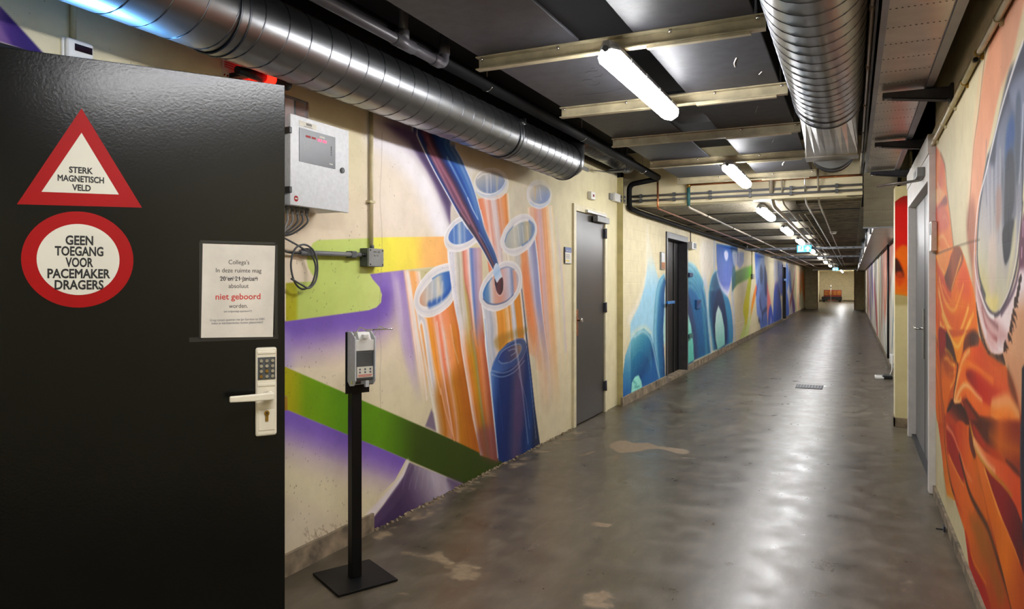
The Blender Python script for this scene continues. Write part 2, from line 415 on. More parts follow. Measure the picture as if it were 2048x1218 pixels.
def raw_mesh(name, V, F, rgb):
    me = bpy.data.meshes.new(name); me.vertices.add(len(V)); me.vertices.foreach_set('co', np.ascontiguousarray(V, np.float32).ravel())
    me.loops.add(F.size); me.polygons.add(len(F)); me.loops.foreach_set('vertex_index', np.ascontiguousarray(F, np.int32).ravel())
    me.polygons.foreach_set('loop_start', np.arange(0, F.size, 4, dtype=np.int32))
    me.update(calc_edges=True)
    if rgb is not None:
        at = me.attributes.new('paint', 'FLOAT_COLOR', 'POINT'); at.data.foreach_set('color', np.hstack([rgb, np.ones((len(rgb), 1))]).astype(np.float32).ravel())
    return me
# ---------------------------------------------------------------- mural on the near left wall: tubes, pipette, ribbons
WHITE = (232, 228, 228)
def paint_left_near(C):
    A = crop(740, 220, 5.1175); B = crop(800, 420, 5.0765); Cc = crop(800, 640, 4.06); D = crop(560, 440, 5.0765)
    E = crop(560, 660, 5.0765); F = crop(560, 860, 3.5815)
    # warm haze over the cream ground
    C.poly(D((-500, -300), (900, -260), (1700, 150), (1300, 500), (1300, 1500), (-500, 1500)), (222, 204, 182), .25, .7)
    C.poly(A((30, 190), (500, 330), (560, 500), (700, 760), (800, 1000), (830, 1218), (40, 1218)), (226, 212, 198), .10, .8)
    C.poly(A((30, 200), (520, 370), (560, 480), (430, 470), (250, 420), (30, 330)), (224, 220, 224), .05, .9)
    C.stroke(A((60, 250), (300, 430), (470, 620), (600, 850), (690, 1050), (740, 1218)), .09, .11, (230, 226, 230), .09, .95)
    C.stroke(A((690, 1080), (760, 1218), (760, 1420)), .07, .05, (232, 228, 232), .07, .8)
    # dark violet shade beside the pipette
    C.poly(A((60, 60), (430, 150), (530, 365), (620, 560), (800, 880), (830, 960), (830, 1170), (775, 1100), (690, 860), (560, 610), (420, 430), (250, 290)), (150, 136, 160), .05, .75)
    C.poly(A((150, 100), (430, 160), (530, 368), (640, 590), (800, 880), (832, 960), (826, 1150), (760, 980), (650, 730), (540, 520), (440, 370), (260, 230)), (86, 66, 108), .035, .95)
    C.poly(A((420, 340), (530, 370), (700, 690), (800, 880), (790, 960), (650, 700)), (62, 44, 86), .03, .7)
    C.poly(A((835, 960), (930, 1110), (900, 1120), (830, 1190)), (206, 196, 184), .01)
    C.poly(A((930, 480), (1060, 560), (1150, 590), (1060, 660), (1050, 740), (1000, 620)), (226, 222, 222), .05, .8)
    # violet around the green lobe
    lobe = D((60, 1028), (500, 970), (900, 915), (980, 885), (1025, 840), (1035, 760), (1010, 680), (940, 600), (910, 548))
    C.poly(D((-200, 1060), (60, 1028), (900, 915), (980, 885), (1035, 760), (910, 548), (1250, 505), (1420, 1500), (1000, 1500), (-200, 1500)), (128, 98, 182), .006, 1, False, 0, (lobe, .30))
    C.poly(D((-200, 1060), (60, 1028), (900, 915), (980, 885), (1035, 760), (910, 548), (1250, 505), (1420, 1500), (1000, 1500), (-200, 1500)), (112, 80, 172), .006, .9, False, 0, (lobe, .17))
    C.poly(D((910, 548), (1250, 505), (1300, 900), (1200, 1000), (1040, 760)), (140, 112, 190), .02, .8, False, 0, (D((1000, 560), (1240, 520)), .16))
    edge = D((1255, 510), (1300, 830), (1350, 1218)) + E((1390, 430), (1440, 700))
    C.band(D((1130, 530), (1180, 900), (1220, 1218)) + E((1300, 450), (1400, 760)), edge + E((1450, 780)), [(0, (190, 168, 206)), (.5, (164, 136, 200)), (1, (138, 106, 192))], .03, .9, [(0, .9), (.55, .75), (.8, .35), (1, 0)], .1, 12)
    C.stroke(D((1190, 640), (1220, 900), (1225, 1100)), .012, .008, (214, 200, 200), .035, .5)
    C.stroke(E((20, 120), (40, 330)), .04, .05, (168, 150, 200), .06, .8)
    # lime lobe and yellow ribbon
    C.poly(D((60, 640), (330, 622), (370, 600), (320, 545), (285, 480), (270, 400), (290, 310), (335, 235), (385, 204), (900, 185), (1000, 180), (1000, 540), (910, 548), (940, 600), (1010, 680), (1035, 760), (1025, 840), (980, 885), (900, 915), (60, 1028)),
           {'x': [(560, (162, 156, 10)), (590, (166, 162, 14)), (598, (180, 196, 98)), (700, (188, 204, 110)), (765, (196, 206, 122))]}, .004, 1, False)
    C.poly(D((880, 186), (960, 178), (1655, 168), (1720, 168), (1720, 458), (1250, 508), (910, 548), (880, 548)),
           {'x': [(733, (186, 204, 100)), (750, (226, 222, 84)), (780, (238, 224, 78)), (828, (240, 214, 84)), (850, (244, 188, 104)), (900, (244, 176, 108))]}, .004, 1, False)
    # green diagonal ribbon
    C.poly([(540, 720), (572.2, 734.5), (900, 877), (1060, 944), (1060, 1040), (938.3, 972.5), (769, 900), (572.2, 819.2), (540, 806)],
           {'x': [(560, (172, 160, 0)), (585, (160, 156, 0)), (612, (112, 150, 0)), (680, (92, 146, 2)), (760, (92, 142, 2)), (800, (72, 110, 2)), (832, (54, 74, 2)), (1040, (46, 62, 2))], 'row': 850}, .004, 1, False)
    low = [(540, 806), (572.2, 819.2), (769, 900), (810, 918)]
    C.poly([(540, 806), (572.2, 819.2), (769, 900), (812, 919), (790, 960), (740, 1010), (540, 1010)], (150, 122, 192), .004, .9, False, 0, (low, .30))
    C.poly([(540, 806), (572.2, 819.2), (769, 900), (812, 919), (790, 960), (740, 1010), (540, 1010)], (116, 84, 178), .004, .95, False, 0, (low, .18))
    # violet wedge at the floor
    C.poly(F((925, 232), (885, 330), (800, 450), (740, 540), (660, 640), (660, 760), (1400, 420), (1355, 405), (1130, 310)), {'a': F((1060, 250))[0], 'b': F((860, 560))[0], 's': [(0, (176, 166, 180)), (.35, (126, 112, 134)), (.7, (82, 62, 98)), (1, (66, 46, 84))]}, .006, 1, False)
    C.poly(F((1200, 340), (1355, 405), (1330, 440), (1240, 450)), (82, 64, 100), .03, .8)
    C.stroke(F((915, 225), (875, 330), (795, 440), (700, 550), (640, 620)), .012, .03, (222, 214, 220), .018, .9)
    C.poly(F((930, 240), (885, 335), (800, 455), (735, 545), (660, 645), (680, 690), (860, 500), (960, 300)), (86, 66, 100), .012, .55)
    for k in range(10): C.stroke(F((940 + k * 30, 250 + k * 14), (900 + k * 40, 330 + k * 10), (880 + k * 44, 420)), .004, .002, (206, 200, 208), .012, .22)
    # --- the tubes, from the back to the front
    OR, PK, RD, CRM, LAV, BLU, GRY = (236, 142, 62), (240, 186, 166), (220, 112, 78), (222, 208, 186), (176, 158, 186), (92, 122, 182), (196, 196, 204)
    # faint tube at the far left, soft
    C.poly(D((1262, 520), (1600, 480), (1680, 470), (1500, 640), (1300, 560)), (196, 186, 138), .012, .9, False)
    C.band(D((1255, 512), (1300, 830), (1350, 1218)) + E((1400, 420), (1450, 740)), D((1420, 520), (1480, 900), (1560, 1218)) + E((1540, 400), (1520, 760)),
           [(0, (232, 150, 118)), (.06, (240, 214, 200)), (.25, (238, 220, 208)), (.38, (240, 174, 110)), (.62, (240, 166, 92)), (.8, (238, 200, 170)), (1, (226, 216, 206))], .01, .96, [(0, 1), (.6, .95), (1, .05)], .15, 2)
    C.stroke(D((1300, 560), (1355, 900), (1400, 1218)) + E((1440, 300), (1490, 700)), .012, .01, (238, 228, 222), .012, .8)
    # tube by the door
    C.band([(1055, 415), (1060, 500), (1068, 640), (1078, 830)], [(1105, 411), (1112, 500), (1123, 660), (1136, 830)],
           [(0, (232, 214, 190)), (.1, (232, 190, 160)), (.3, (230, 150, 110)), (.42, (212, 170, 178)), (.55, (228, 160, 120)), (.68, (238, 160, 90)), (.8, (240, 206, 160)), (.88, (236, 222, 200)), (1, (236, 206, 150))], .008, .95, [(0, 1), (.35, .95), (.7, .5), (1, 0)], .2, 3)
    C.stroke([(1113, 440), (1124, 560), (1132, 700)], .02, .02, (196, 176, 212), .035, .55)
    C.stroke([(1124, 480), (1131, 620), (1136, 760)], .008, .006, (240, 190, 130), .03, .4)
    C.poly(A((1605, 1000), (1440, 1150), (1435, 820), (1480, 760), (1610, 780)), (220, 210, 190), .03, .6)
    # tube behind the pipette, upper middle
    C.band([(956, 398), (962, 430), (972, 500), (984, 590)], [(1017, 386), (1021, 440), (1028, 500), (1040, 590)],
           [(0, (232, 130, 90)), (.12, (232, 140, 100)), (.22, (238, 200, 186)), (.3, (222, 150, 130)), (.42, (226, 210, 208)), (.52, (218, 196, 196)), (.6, (222, 140, 92)), (.7, (232, 170, 136)), (.78, (236, 150, 80)), (.9, (222, 128, 40)), (.97, (240, 214, 180)), (1, (236, 226, 214))], .006, 1, None, .12, 4)
    def ring(outer, inner, fill, w=1.0, inner_alpha=1.0):
        C.poly(outer, (226, 221, 219), .006)
        C.poly(inner, fill, .008, inner_alpha)
        for q, wd, al, cc in ((outer, .004, .9, (240, 238, 240)), (inner, .004, .9, (240, 238, 238))): C.stroke(spline(q, 4, True) + [q[0]], wd, wd, cc, .004, al, False)
        mid = [((a[0] + b[0]) / 2, (a[1] + b[1]) / 2) for a, b in zip(outer, inner)] if len(outer) == len(inner) else None
        if mid: C.stroke(spline(mid, 4, True) + [mid[0]], .005, .005, (196, 196, 210), .010, .6, False)
    def ell(cx, cy, rx, ry, rot=0, n=14):
        o = []
        for k in range(n):
            a = 2 * PI * k / n; x, y = rx * math.cos(a), ry * math.sin(a); o.append((cx + x * math.cos(rot) - y * math.sin(rot), cy + x * math.sin(rot) + y * math.cos(rot)))
        return o
    def glass(P0, P1, top, bot):     # inside of a tube mouth: blurred colours
        return {'a': P0, 'b': P1, 's': [(0, top), (.45, tuple((np.array(top) + np.array(bot)) / 2)), (1, bot)]}
    r = ell(1242, 756, 178, 162); C.poly(A(*r), (226, 222, 220), .006, .75)
    C.poly(A(*ell(1232, 740, 152, 118, .1)), glass(A((1200, 620))[0], A((1230, 850))[0], (204, 196, 180), (112, 134, 178)), .008)
    C.stroke(A((1100, 700), (1150, 660), (1235, 645), (1240, 840)), .005, .004, (236, 232, 230), .006, .8, False); C.stroke(A((1195, 690), (1200, 840)), .02, .012, (222, 220, 220), .02, .6)
    C.stroke(A((1300, 680), (1300, 820)), .02, .015, (196, 186, 160), .02, .6)
    C.stroke(A(*(ell(1242, 756, 176, 160) + ell(1242, 756, 176, 160)[:1])), .004, .004, (238, 236, 238), .005, .85)
    C.stroke(A((1095, 830), (1160, 870), (1260, 870), (1350, 820), (1395, 740)), .012, .010, (196, 204, 222), .012, .9); C.stroke(A((1090, 820), (1160, 855), (1255, 858), (1340, 810), (1385, 735)), .004, .004, (244, 242, 242), .004, .9)
    r = ell(1732, 862, 128, 146); C.poly(A(*r), (226, 222, 222), .006, .85); C.poly(A(*ell(1738, 862, 106, 100)), glass(A((1700, 770))[0], A((1750, 960))[0], (206, 196, 180), (130, 148, 188)), .008)
    C.stroke(A((1690, 800), (1690, 900)), .02, .015, (206, 178, 120), .02, .7); C.stroke(A((1735, 790), (1750, 920)), .006, .004, (236, 232, 230), .008, .8)
    C.stroke(A((1640, 950), (1700, 985), (1770, 985), (1840, 930)), .012, .010, (190, 202, 224), .012, .9); C.stroke(A(*(ell(1732, 862, 127, 145) + ell(1732, 862, 127, 145)[:1])), .004, .004, (240, 238, 240), .005, .85)
    # right middle tube
    C.band(B((1035, 410), (1045, 520), (1070, 800), (1130, 1218)) + Cc((1000, 400)), B((1385, 280), (1410, 500), (1445, 900), (1480, 1218)) + Cc((1232, 420)),
           lambda u, v: ramp_np(u, [(0, (226, 216, 198)), (.2, (224, 212, 190)), (.42, (206, 202, 196)), (.55, (228, 140, 70)), (.66, (226, 150, 100)), (.72, (210, 206, 214)), (.82, (150, 150, 190)), (.93, (140, 140, 186)), (.97, (240, 232, 226)), (1, (230, 130, 80))]) * (1 - .0 * v[:, None]), .006, 1, [(0, 1), (.6, 1), (.8, .6), (1, 0)], .12, 5)
    C.band(B((1220, 560), (1250, 760), (1300, 1218)) + Cc((1040, 260)), B((1320, 480), (1370, 900), (1420, 1218)) + Cc((1120, 330)), [(0, (232, 120, 60)), (.5, (236, 130, 66)), (1, (198, 170, 190))], .02, .8, [(0, .3), (.3, 1), (1, .4)], .2, 6)
    ring(B((1260, 42), (1340, 75), (1385, 160), (1380, 260), (1320, 370), (1230, 440), (1150, 462), (1070, 430), (1025, 360), (1025, 290), (1070, 180), (1150, 85)),
         B((1300, 110), (1350, 150), (1360, 210), (1320, 300), (1240, 365), (1150, 395), (1085, 385), (1060, 340), (1070, 280), (1120, 200), (1200, 135), (1250, 115)), {'a': B((1080, 250))[0], 'b': B((1360, 260))[0], 's': [(0, (168, 172, 172)), (.3, (198, 194, 176)), (.55, (150, 160, 170)), (.75, (190, 174, 130)), (1, (84, 120, 178))]})
    C.stroke(B((1310, 112), (1355, 150), (1362, 215), (1320, 300), (1240, 362)), .010, .006, (62, 100, 168), .012, .8); C.stroke(B((1065, 320), (1090, 240), (1150, 165)), .006, .004, (70, 110, 160), .008, .9)
    for x in (1150, 1195, 1240, 1290): C.stroke(B((x, 170), (x + 18, 330)), .008, .006, (226, 222, 216), .012, .5)
    # left middle tube, runs to the ribbon
    C.band(B((478, 400), (490, 560), (510, 760), (560, 1000), (600, 1218)) + Cc((500, 250), (545, 520), (590, 800), (640, 1060), (655, 1100)),
           B((830, 380), (838, 640), (836, 900), (850, 1218)) + Cc((700, 200), (725, 480), (760, 820), (790, 1130), (800, 1150)),
           lambda u, v: ramp_np(u, [(0, (240, 236, 236)), (.16, (222, 220, 224)), (.27, (214, 206, 196)), (.36, (206, 196, 170)), (.44, (208, 120, 96)), (.52, (226, 150, 130)), (.60, (238, 220, 214)), (.66, (96, 124, 186)), (.73, (150, 140, 186)), (.86, (190, 160, 176)), (1, (212, 170, 150))]) * (1 - sstep(.28, .5, v))[:, None] +
                ramp_np(u, [(0, (242, 220, 210)), (.10, (236, 176, 140)), (.22, (216, 130, 40)), (.40, (190, 140, 10)), (.50, (160, 150, 92)), (.58, (210, 120, 40)), (.72, (222, 140, 90)), (.88, (190, 98, 56)), (1, (170, 84, 66))]) * (sstep(.28, .5, v) * (1 - .28 * sstep(.6, 1, v)))[:, None], .006, 1, None, .10, 7)
    C.stroke(Cc((465, 20), (520, 350), (570, 680), (630, 1020)), .006, .004, (246, 226, 220), .008, .9)
    C.poly(Cc((640, 880), (780, 900), (800, 1140), (660, 1090)), (132, 72, 84), .05, .6)
    ring(B((610, 72), (520, 140), (460, 240), (450, 320), (480, 390), (560, 420), (650, 405), (740, 350), (800, 290), (790, 180), (760, 110), (690, 70)),
         B((640, 102), (560, 150), (500, 230), (490, 300), (530, 345), (600, 355), (690, 325), (750, 280), (765, 220), (750, 160), (720, 120), (690, 105)), {'a': B((490, 200))[0], 'b': B((760, 220))[0], 's': [(0, (84, 120, 186)), (.25, (60, 108, 186)), (.4, (150, 170, 196)), (.55, (86, 124, 188)), (1, (58, 96, 176))]})
    for x in (545, 600, 650): C.stroke(B((x, 140), (x + 8, 330)), .014, .010, (186, 196, 210), .018, .55)
    # front left tube
    C.band(B((160, 1010), (180, 1130), (195, 1218)) + Cc((180, 40), (235, 420), (300, 800), (315, 920)), B((545, 900), (560, 1010), (600, 1218)) + Cc((500, 250), (545, 520), (590, 800), (650, 1080)),
           lambda u, v: ramp_np(u, [(0, (236, 228, 224)), (.08, (206, 202, 206)), (.14, (238, 216, 200)), (.19, (242, 160, 40)), (.28, (240, 150, 60)), (.36, (242, 196, 176)), (.46, (240, 130, 90)), (.53, (242, 210, 196)), (.62, (242, 160, 110)), (.72, (238, 150, 80)), (.86, (214, 130, 36)), (1, (206, 110, 40))]) * (1 - sstep(.45, .62, v))[:, None] +
                ramp_np(u, [(0, (226, 216, 206)), (.1, (210, 150, 80)), (.2, (196, 116, 16)), (.36, (228, 160, 130)), (.42, (206, 120, 30)), (.52, (232, 170, 130)), (.6, (206, 130, 20)), (.8, (200, 116, 16)), (1, (196, 104, 20))]) * (.92 * sstep(.45, .62, v))[:, None], .006, 1, None, .12, 8)
    C.poly(B((330, 1010), (520, 940), (545, 1000), (560, 1140), (440, 1200), (330, 1150)), (240, 140, 100), .06, .45)
    for (a, b, cc, w0) in (((300, 20), (440, 980), (244, 206, 192), .007), ((215, 0), (330, 600), (244, 200, 186), .008), ((410, 40), (475, 350), (240, 210, 190), .004), ((330, 560), (430, 940), (236, 180, 150), .005)):
        C.stroke(Cc(a, ((a[0] + b[0]) / 2 - 8, (a[1] + b[1]) / 2), b), w0, w0 * .5, cc, .010, .8)
    C.poly(Cc((205, 862), (255, 725), (270, 760), (295, 905)), (112, 96, 122), .012, .9, False)
    C.stroke(Cc((150, 10), (215, 400), (285, 780), (300, 900)), .009, .006, (232, 226, 222), .009, .9)
    ring(B((520, 552), (420, 560), (330, 600), (240, 690), (170, 800), (145, 900), (150, 980), (190, 1050), (260, 1085), (340, 1075), (440, 1020), (530, 930), (560, 800), (556, 660)),
         B((510, 620), (440, 632), (350, 690), (290, 745), (225, 830), (198, 890), (200, 950), (240, 985), (300, 988), (370, 965), (440, 915), (510, 830), (530, 740), (528, 660)), {'a': B((210, 900))[0], 'b': B((520, 760))[0], 's': [(0, (206, 160, 130)), (.22, (196, 186, 176)), (.45, (170, 180, 190)), (.6, (206, 198, 176)), (.8, (66, 116, 188)), (1, (40, 90, 170))]})
    C.stroke(B((300, 960), (400, 915), (480, 845), (520, 770)), .022, .018, (34, 84, 168), .02, .85); C.stroke(B((330, 700), (410, 650), (500, 625)), .005, .004, (60, 110, 170), .008, .9)
    for x in (270, 320, 375, 420): C.stroke(B((x + 10, 740), (x, 930)), .010, .008, (226, 220, 212), .014, .5)
    # re-lay the left edge of the long tube over that mouth
    C.band(B((488, 420), (500, 600), (540, 900), (598, 1218)), B((600, 430), (610, 600), (620, 900), (660, 1218)), [(0, (246, 242, 242)), (.12, (226, 222, 226)), (.4, (212, 210, 218)), (.6, (222, 216, 208)), (.8, (198, 192, 180)), (1, (184, 176, 150))], .006, 1, [(0, 1), (.75, 1), (1, .1)], .1, 9)
    C.band(B((625, 650), (660, 900), (700, 1218)), B((680, 780), (720, 1000), (740, 1218)), [(0, (190, 180, 90)), (.5, (186, 176, 96)), (1, (150, 96, 60))], .012, .7, [(0, .2), (.3, 1), (1, .8)], .1, 3)
    # front middle tube with the blue liquid
    C.band(B((826, 960), (845, 1100), (862, 1218)) + Cc((690, 200), (725, 480), (760, 800), (800, 1140)), B((1240, 800), (1262, 1000), (1285, 1218)) + Cc((1040, 200), (1070, 460), (1100, 760), (1138, 1015)),
           [(0, (246, 244, 244)), (.07, (206, 208, 216)), (.18, (180, 184, 196)), (.26, (224, 210, 200)), (.31, (226, 150, 50)), (.45, (232, 150, 30)), (.56, (238, 196, 150)), (.6, (226, 140, 20)), (.68, (222, 218, 220)), (.74, (196, 196, 206)), (.78, (226, 140, 20)), (.9, (206, 130, 30)), (.95, (236, 226, 220)), (.98, (70, 72, 92)), (1, (60, 62, 84))], .006, 1, None, .08, 10)
    C.poly(Cc((800, 250), (880, 170), (1000, 130), (1020, 60), (780, 140)), (150, 110, 20), .03, .55)
    C.poly(Cc((735, 430), (760, 340), (800, 260), (870, 190), (950, 150), (1000, 145), (1032, 200), (1065, 420), (1095, 700), (1138, 1015), (1060, 1140), (895, 1180), (800, 1140), (775, 880), (750, 620)),
           {'a': Cc((735, 640))[0], 'b': Cc((1115, 600))[0], 's': [(0, (96, 136, 196)), (.06, (52, 92, 160)), (.16, (6, 42, 108)), (.34, (10, 36, 100)), (.52, (74, 62, 100)), (.64, (62, 58, 104)), (.72, (10, 40, 100)), (.86, (16, 56, 116)), (.95, (8, 30, 76)), (1, (30, 40, 70))]}, .006, 1, False)
    C.poly(Cc((745, 400), (770, 320), (830, 240), (900, 185), (980, 155), (1020, 180), (1005, 270), (950, 350), (870, 405), (790, 425)), {'a': Cc((750, 380))[0], 'b': Cc((1000, 180))[0], 's': [(0, (62, 106, 176)), (.5, (40, 66, 128)), (1, (70, 84, 120))]}, .008)
    C.poly(Cc((800, 310), (840, 250), (900, 215), (960, 200), (985, 225), (960, 290), (900, 335), (830, 350)), {'a': Cc((810, 330))[0], 'b': Cc((980, 210))[0], 's': [(0, (20, 52, 130)), (.6, (66, 60, 96)), (1, (150, 120, 96))]}, .01)
    for q in (Cc((800, 310), (830, 255), (900, 212), (965, 195), (988, 225), (960, 290), (890, 345)), Cc((745, 410), (830, 430), (920, 395), (1000, 300), (1030, 210)), Cc((740, 440), (830, 462), (930, 420), (1010, 330)), Cc((750, 380), (800, 270), (880, 195), (970, 150), (1020, 165)), Cc((880, 250), (930, 235), (940, 260), (900, 290)), Cc((800, 330), (830, 352), (880, 345))):
        C.stroke(q, .0035, .003, (176, 186, 206), .006, .8)
    C.stroke(Cc((915, 0), (940, 200), (975, 430), (1010, 720), (1040, 1000)), .016, .004, (196, 196, 216), .018, .62); C.stroke(Cc((1050, 880), (1020, 640), (960, 430)), .004, .003, (210, 206, 220), .006, .6)
    C.stroke(Cc((995, 0), (1030, 240), (1070, 600), (1105, 960)), .004, .003, (226, 226, 236), .006, .7); C.stroke(Cc((690, 0), (725, 400), (760, 760), (795, 1110)), .008, .005, (160, 190, 226), .008, .8)
    C.stroke(Cc((795, 480), (815, 700), (835, 900)), .004, .003, (60, 96, 160), .008, .6); C.poly(Cc((930, 500), (985, 520), (1010, 860), (930, 900)), (80, 60, 104), .05, .6)
    ring(B((1090, 520), (1170, 540), (1220, 600), (1240, 700), (1220, 820), (1150, 930), (1050, 1000), (960, 1025), (870, 1000), (820, 940), (805, 860), (830, 760), (890, 660), (960, 590), (1020, 540)),
         B((1080, 580), (1160, 605), (1200, 660), (1205, 740), (1170, 840), (1090, 920), (1040, 945), (980, 960), (890, 945), (845, 900), (840, 830), (880, 740), (915, 700), (950, 660), (1010, 605)), {'a': B((845, 830))[0], 'b': B((1205, 720))[0], 's': [(0, (70, 126, 186)), (.12, (96, 140, 186)), (.2, (206, 200, 204)), (.3, (212, 160, 140)), (.45, (214, 150, 130)), (.62, (206, 180, 186)), (.72, (196, 196, 212)), (.8, (132, 146, 190)), (.88, (226, 160, 130)), (1, (180, 184, 206))]})
    C.stroke(B((845, 900), (890, 945), (980, 958), (1080, 925), (1150, 860)), .006, .004, (50, 70, 120), .007, .85); C.stroke(B((850, 880), (870, 790), (930, 690)), .008, .005, (54, 112, 180), .01, .8)
    C.stroke(B((1020, 600), (1090, 578), (1160, 605)), .006, .005, (110, 120, 160), .008, .8); C.stroke(B((1130, 620), (1150, 800)), .006, .005, (104, 124, 184), .01, .6)
    # --- pipette
    lft = A((380, 60), (450, 190), (530, 370), (650, 610), (800, 880), (930, 1110), (1000, 1218)) + B((620, 80), (700, 200), (770, 300), (850, 430), (945, 610))
    rgt = A((770, 180), (840, 330), (930, 480), (1020, 680), (1080, 850), (1120, 1000), (1160, 1150)) + B((820, 0), (850, 150), (900, 280), (970, 440), (1010, 590))
    C.band(lft, rgt, lambda u, v: ramp_np(u, [(0, (196, 206, 230)), (.03, (30, 52, 120)), (.12, (16, 40, 104)), (.19, (96, 52, 84)), (.27, (150, 96, 116)), (.35, (86, 44, 66)), (.42, (40, 34, 86)), (.52, (16, 58, 138)), (.66, (18, 74, 160)), (.74, (60, 110, 186)), (.80, (30, 86, 168)), (.88, (96, 136, 196)), (.96, (70, 110, 176)), (1, (206, 216, 236))]) * (1 - .25 * sstep(.55, 1, v))[:, None], .004, 1, None, .05, 11)
    C.poly(B((640, 20), (700, 120), (770, 240), (790, 300), (770, 300), (700, 200), (600, 40)), (60, 34, 50), .01, .8)
    C.stroke(A((600, 400), (740, 680), (880, 950), (1010, 1160)), .024, .010, (150, 86, 100), .014, .7); C.stroke(A((610, 420), (750, 700), (890, 970), (1020, 1170)), .006, .004, (190, 150, 170), .01, .5)
    C.stroke(A((790, 490), (900, 700), (1000, 900), (1100, 1110)), .010, .004, (150, 180, 220), .012, .75); C.stroke(A((900, 520), (1000, 740), (1070, 950), (1110, 1120)), .014, .006, (120, 156, 206), .016, .6)
    C.stroke(A((1000, 900), (1050, 1020), (1105, 1118)), .006, .003, (206, 216, 232), .006, .8); C.stroke(B((800, 230), (870, 340), (960, 540)), .006, .003, (96, 130, 190), .008, .8)
    C.stroke(lft, .0045, .004, (232, 234, 242), .004, .95); C.stroke(rgt, .004, .004, (224, 230, 240), .004, .85)
    C.stroke(A((960, 560), (1040, 740), (1100, 930)) + B((880, 200), (990, 450), (1010, 560)), .003, .003, (236, 238, 244), .004, .6)
    C.poly(B((945, 612), (972, 540), (1000, 560), (1015, 600), (1038, 690), (1010, 700), (985, 738), (962, 690)), {'a': B((960, 560))[0], 'b': B((1000, 730))[0], 's': [(0, (210, 222, 238)), (.5, (160, 192, 226)), (1, (220, 228, 240))]}, .004)
    C.poly(B((960, 695), (985, 738), (1010, 705), (1040, 685), (1050, 760), (1045, 820), (1020, 862), (990, 845), (968, 790)), {'a': B((965, 760))[0], 'b': B((1050, 780))[0], 's': [(0, (36, 20, 50)), (.4, (92, 34, 44)), (.7, (70, 20, 30)), (1, (40, 10, 24))]}, .004)
    C.stroke(B((965, 770), (985, 845), (1018, 870), (1045, 825), (1053, 760)), .003, .003, (236, 220, 220), .004, .9)
    # bare and dirty plaster low down, violet patches by the black door
    C.poly(A((1520, 560), (2100, 560), (2400, 700), (2400, 1500), (2150, 1500), (1900, 1300), (1890, 900), (1650, 690)), (214, 204, 166), .08, .7)
    C.poly([(1085, 890), (1130, 860), (1145, 700), (1147, 400), (1260, 400), (1260, 820), (1150, 870)], (214, 204, 164), .05, .9)
    C.poly(F((30, 520), (240, 560), (420, 640), (500, 720), (500, 860), (30, 1000)), (206, 192, 170), .06, .7)
    for k in range(90):
        rx, ry = random.uniform(170, 480), random.uniform(640, 880)
        if ry < 640 + (480 - rx) * .2: continue
        C.stroke(F((rx, ry), (rx + random.uniform(8, 36), ry + random.uniform(6, 40))), .0025, .001, (120, 102, 80), .003, .6)
    for k in range(160):
        p = (random.uniform(572, 770), random.uniform(420, 1080)); C.stroke([p, (p[0] + random.uniform(-.6, .6), p[1] + random.uniform(.5, 2))], .0025, .0015, (96, 84, 70), .002, .7)
    C.stroke([(764, 265), (763, 330), (760, 400), (764, 470), (762, 560), (757, 640), (762, 700), (760, 760), (763, 860)], .0012, .0012, (110, 96, 80), .0012, .75)
    # ribbon and violet shape above the black door
    C.poly([(-60, -40), (0, 12), (40, 55), (92, 112), (70, 108), (0, 82), (-60, 60)], {'x': [(0, (96, 66, 128)), (20, (62, 32, 110)), (45, (44, 20, 100)), (92, (38, 20, 96))], 'row': 90}, .004, 1, False)
    C.poly([(-60, 20), (0, 52), (22, 86), (-60, 80)], (120, 86, 140), .01, .8, False)
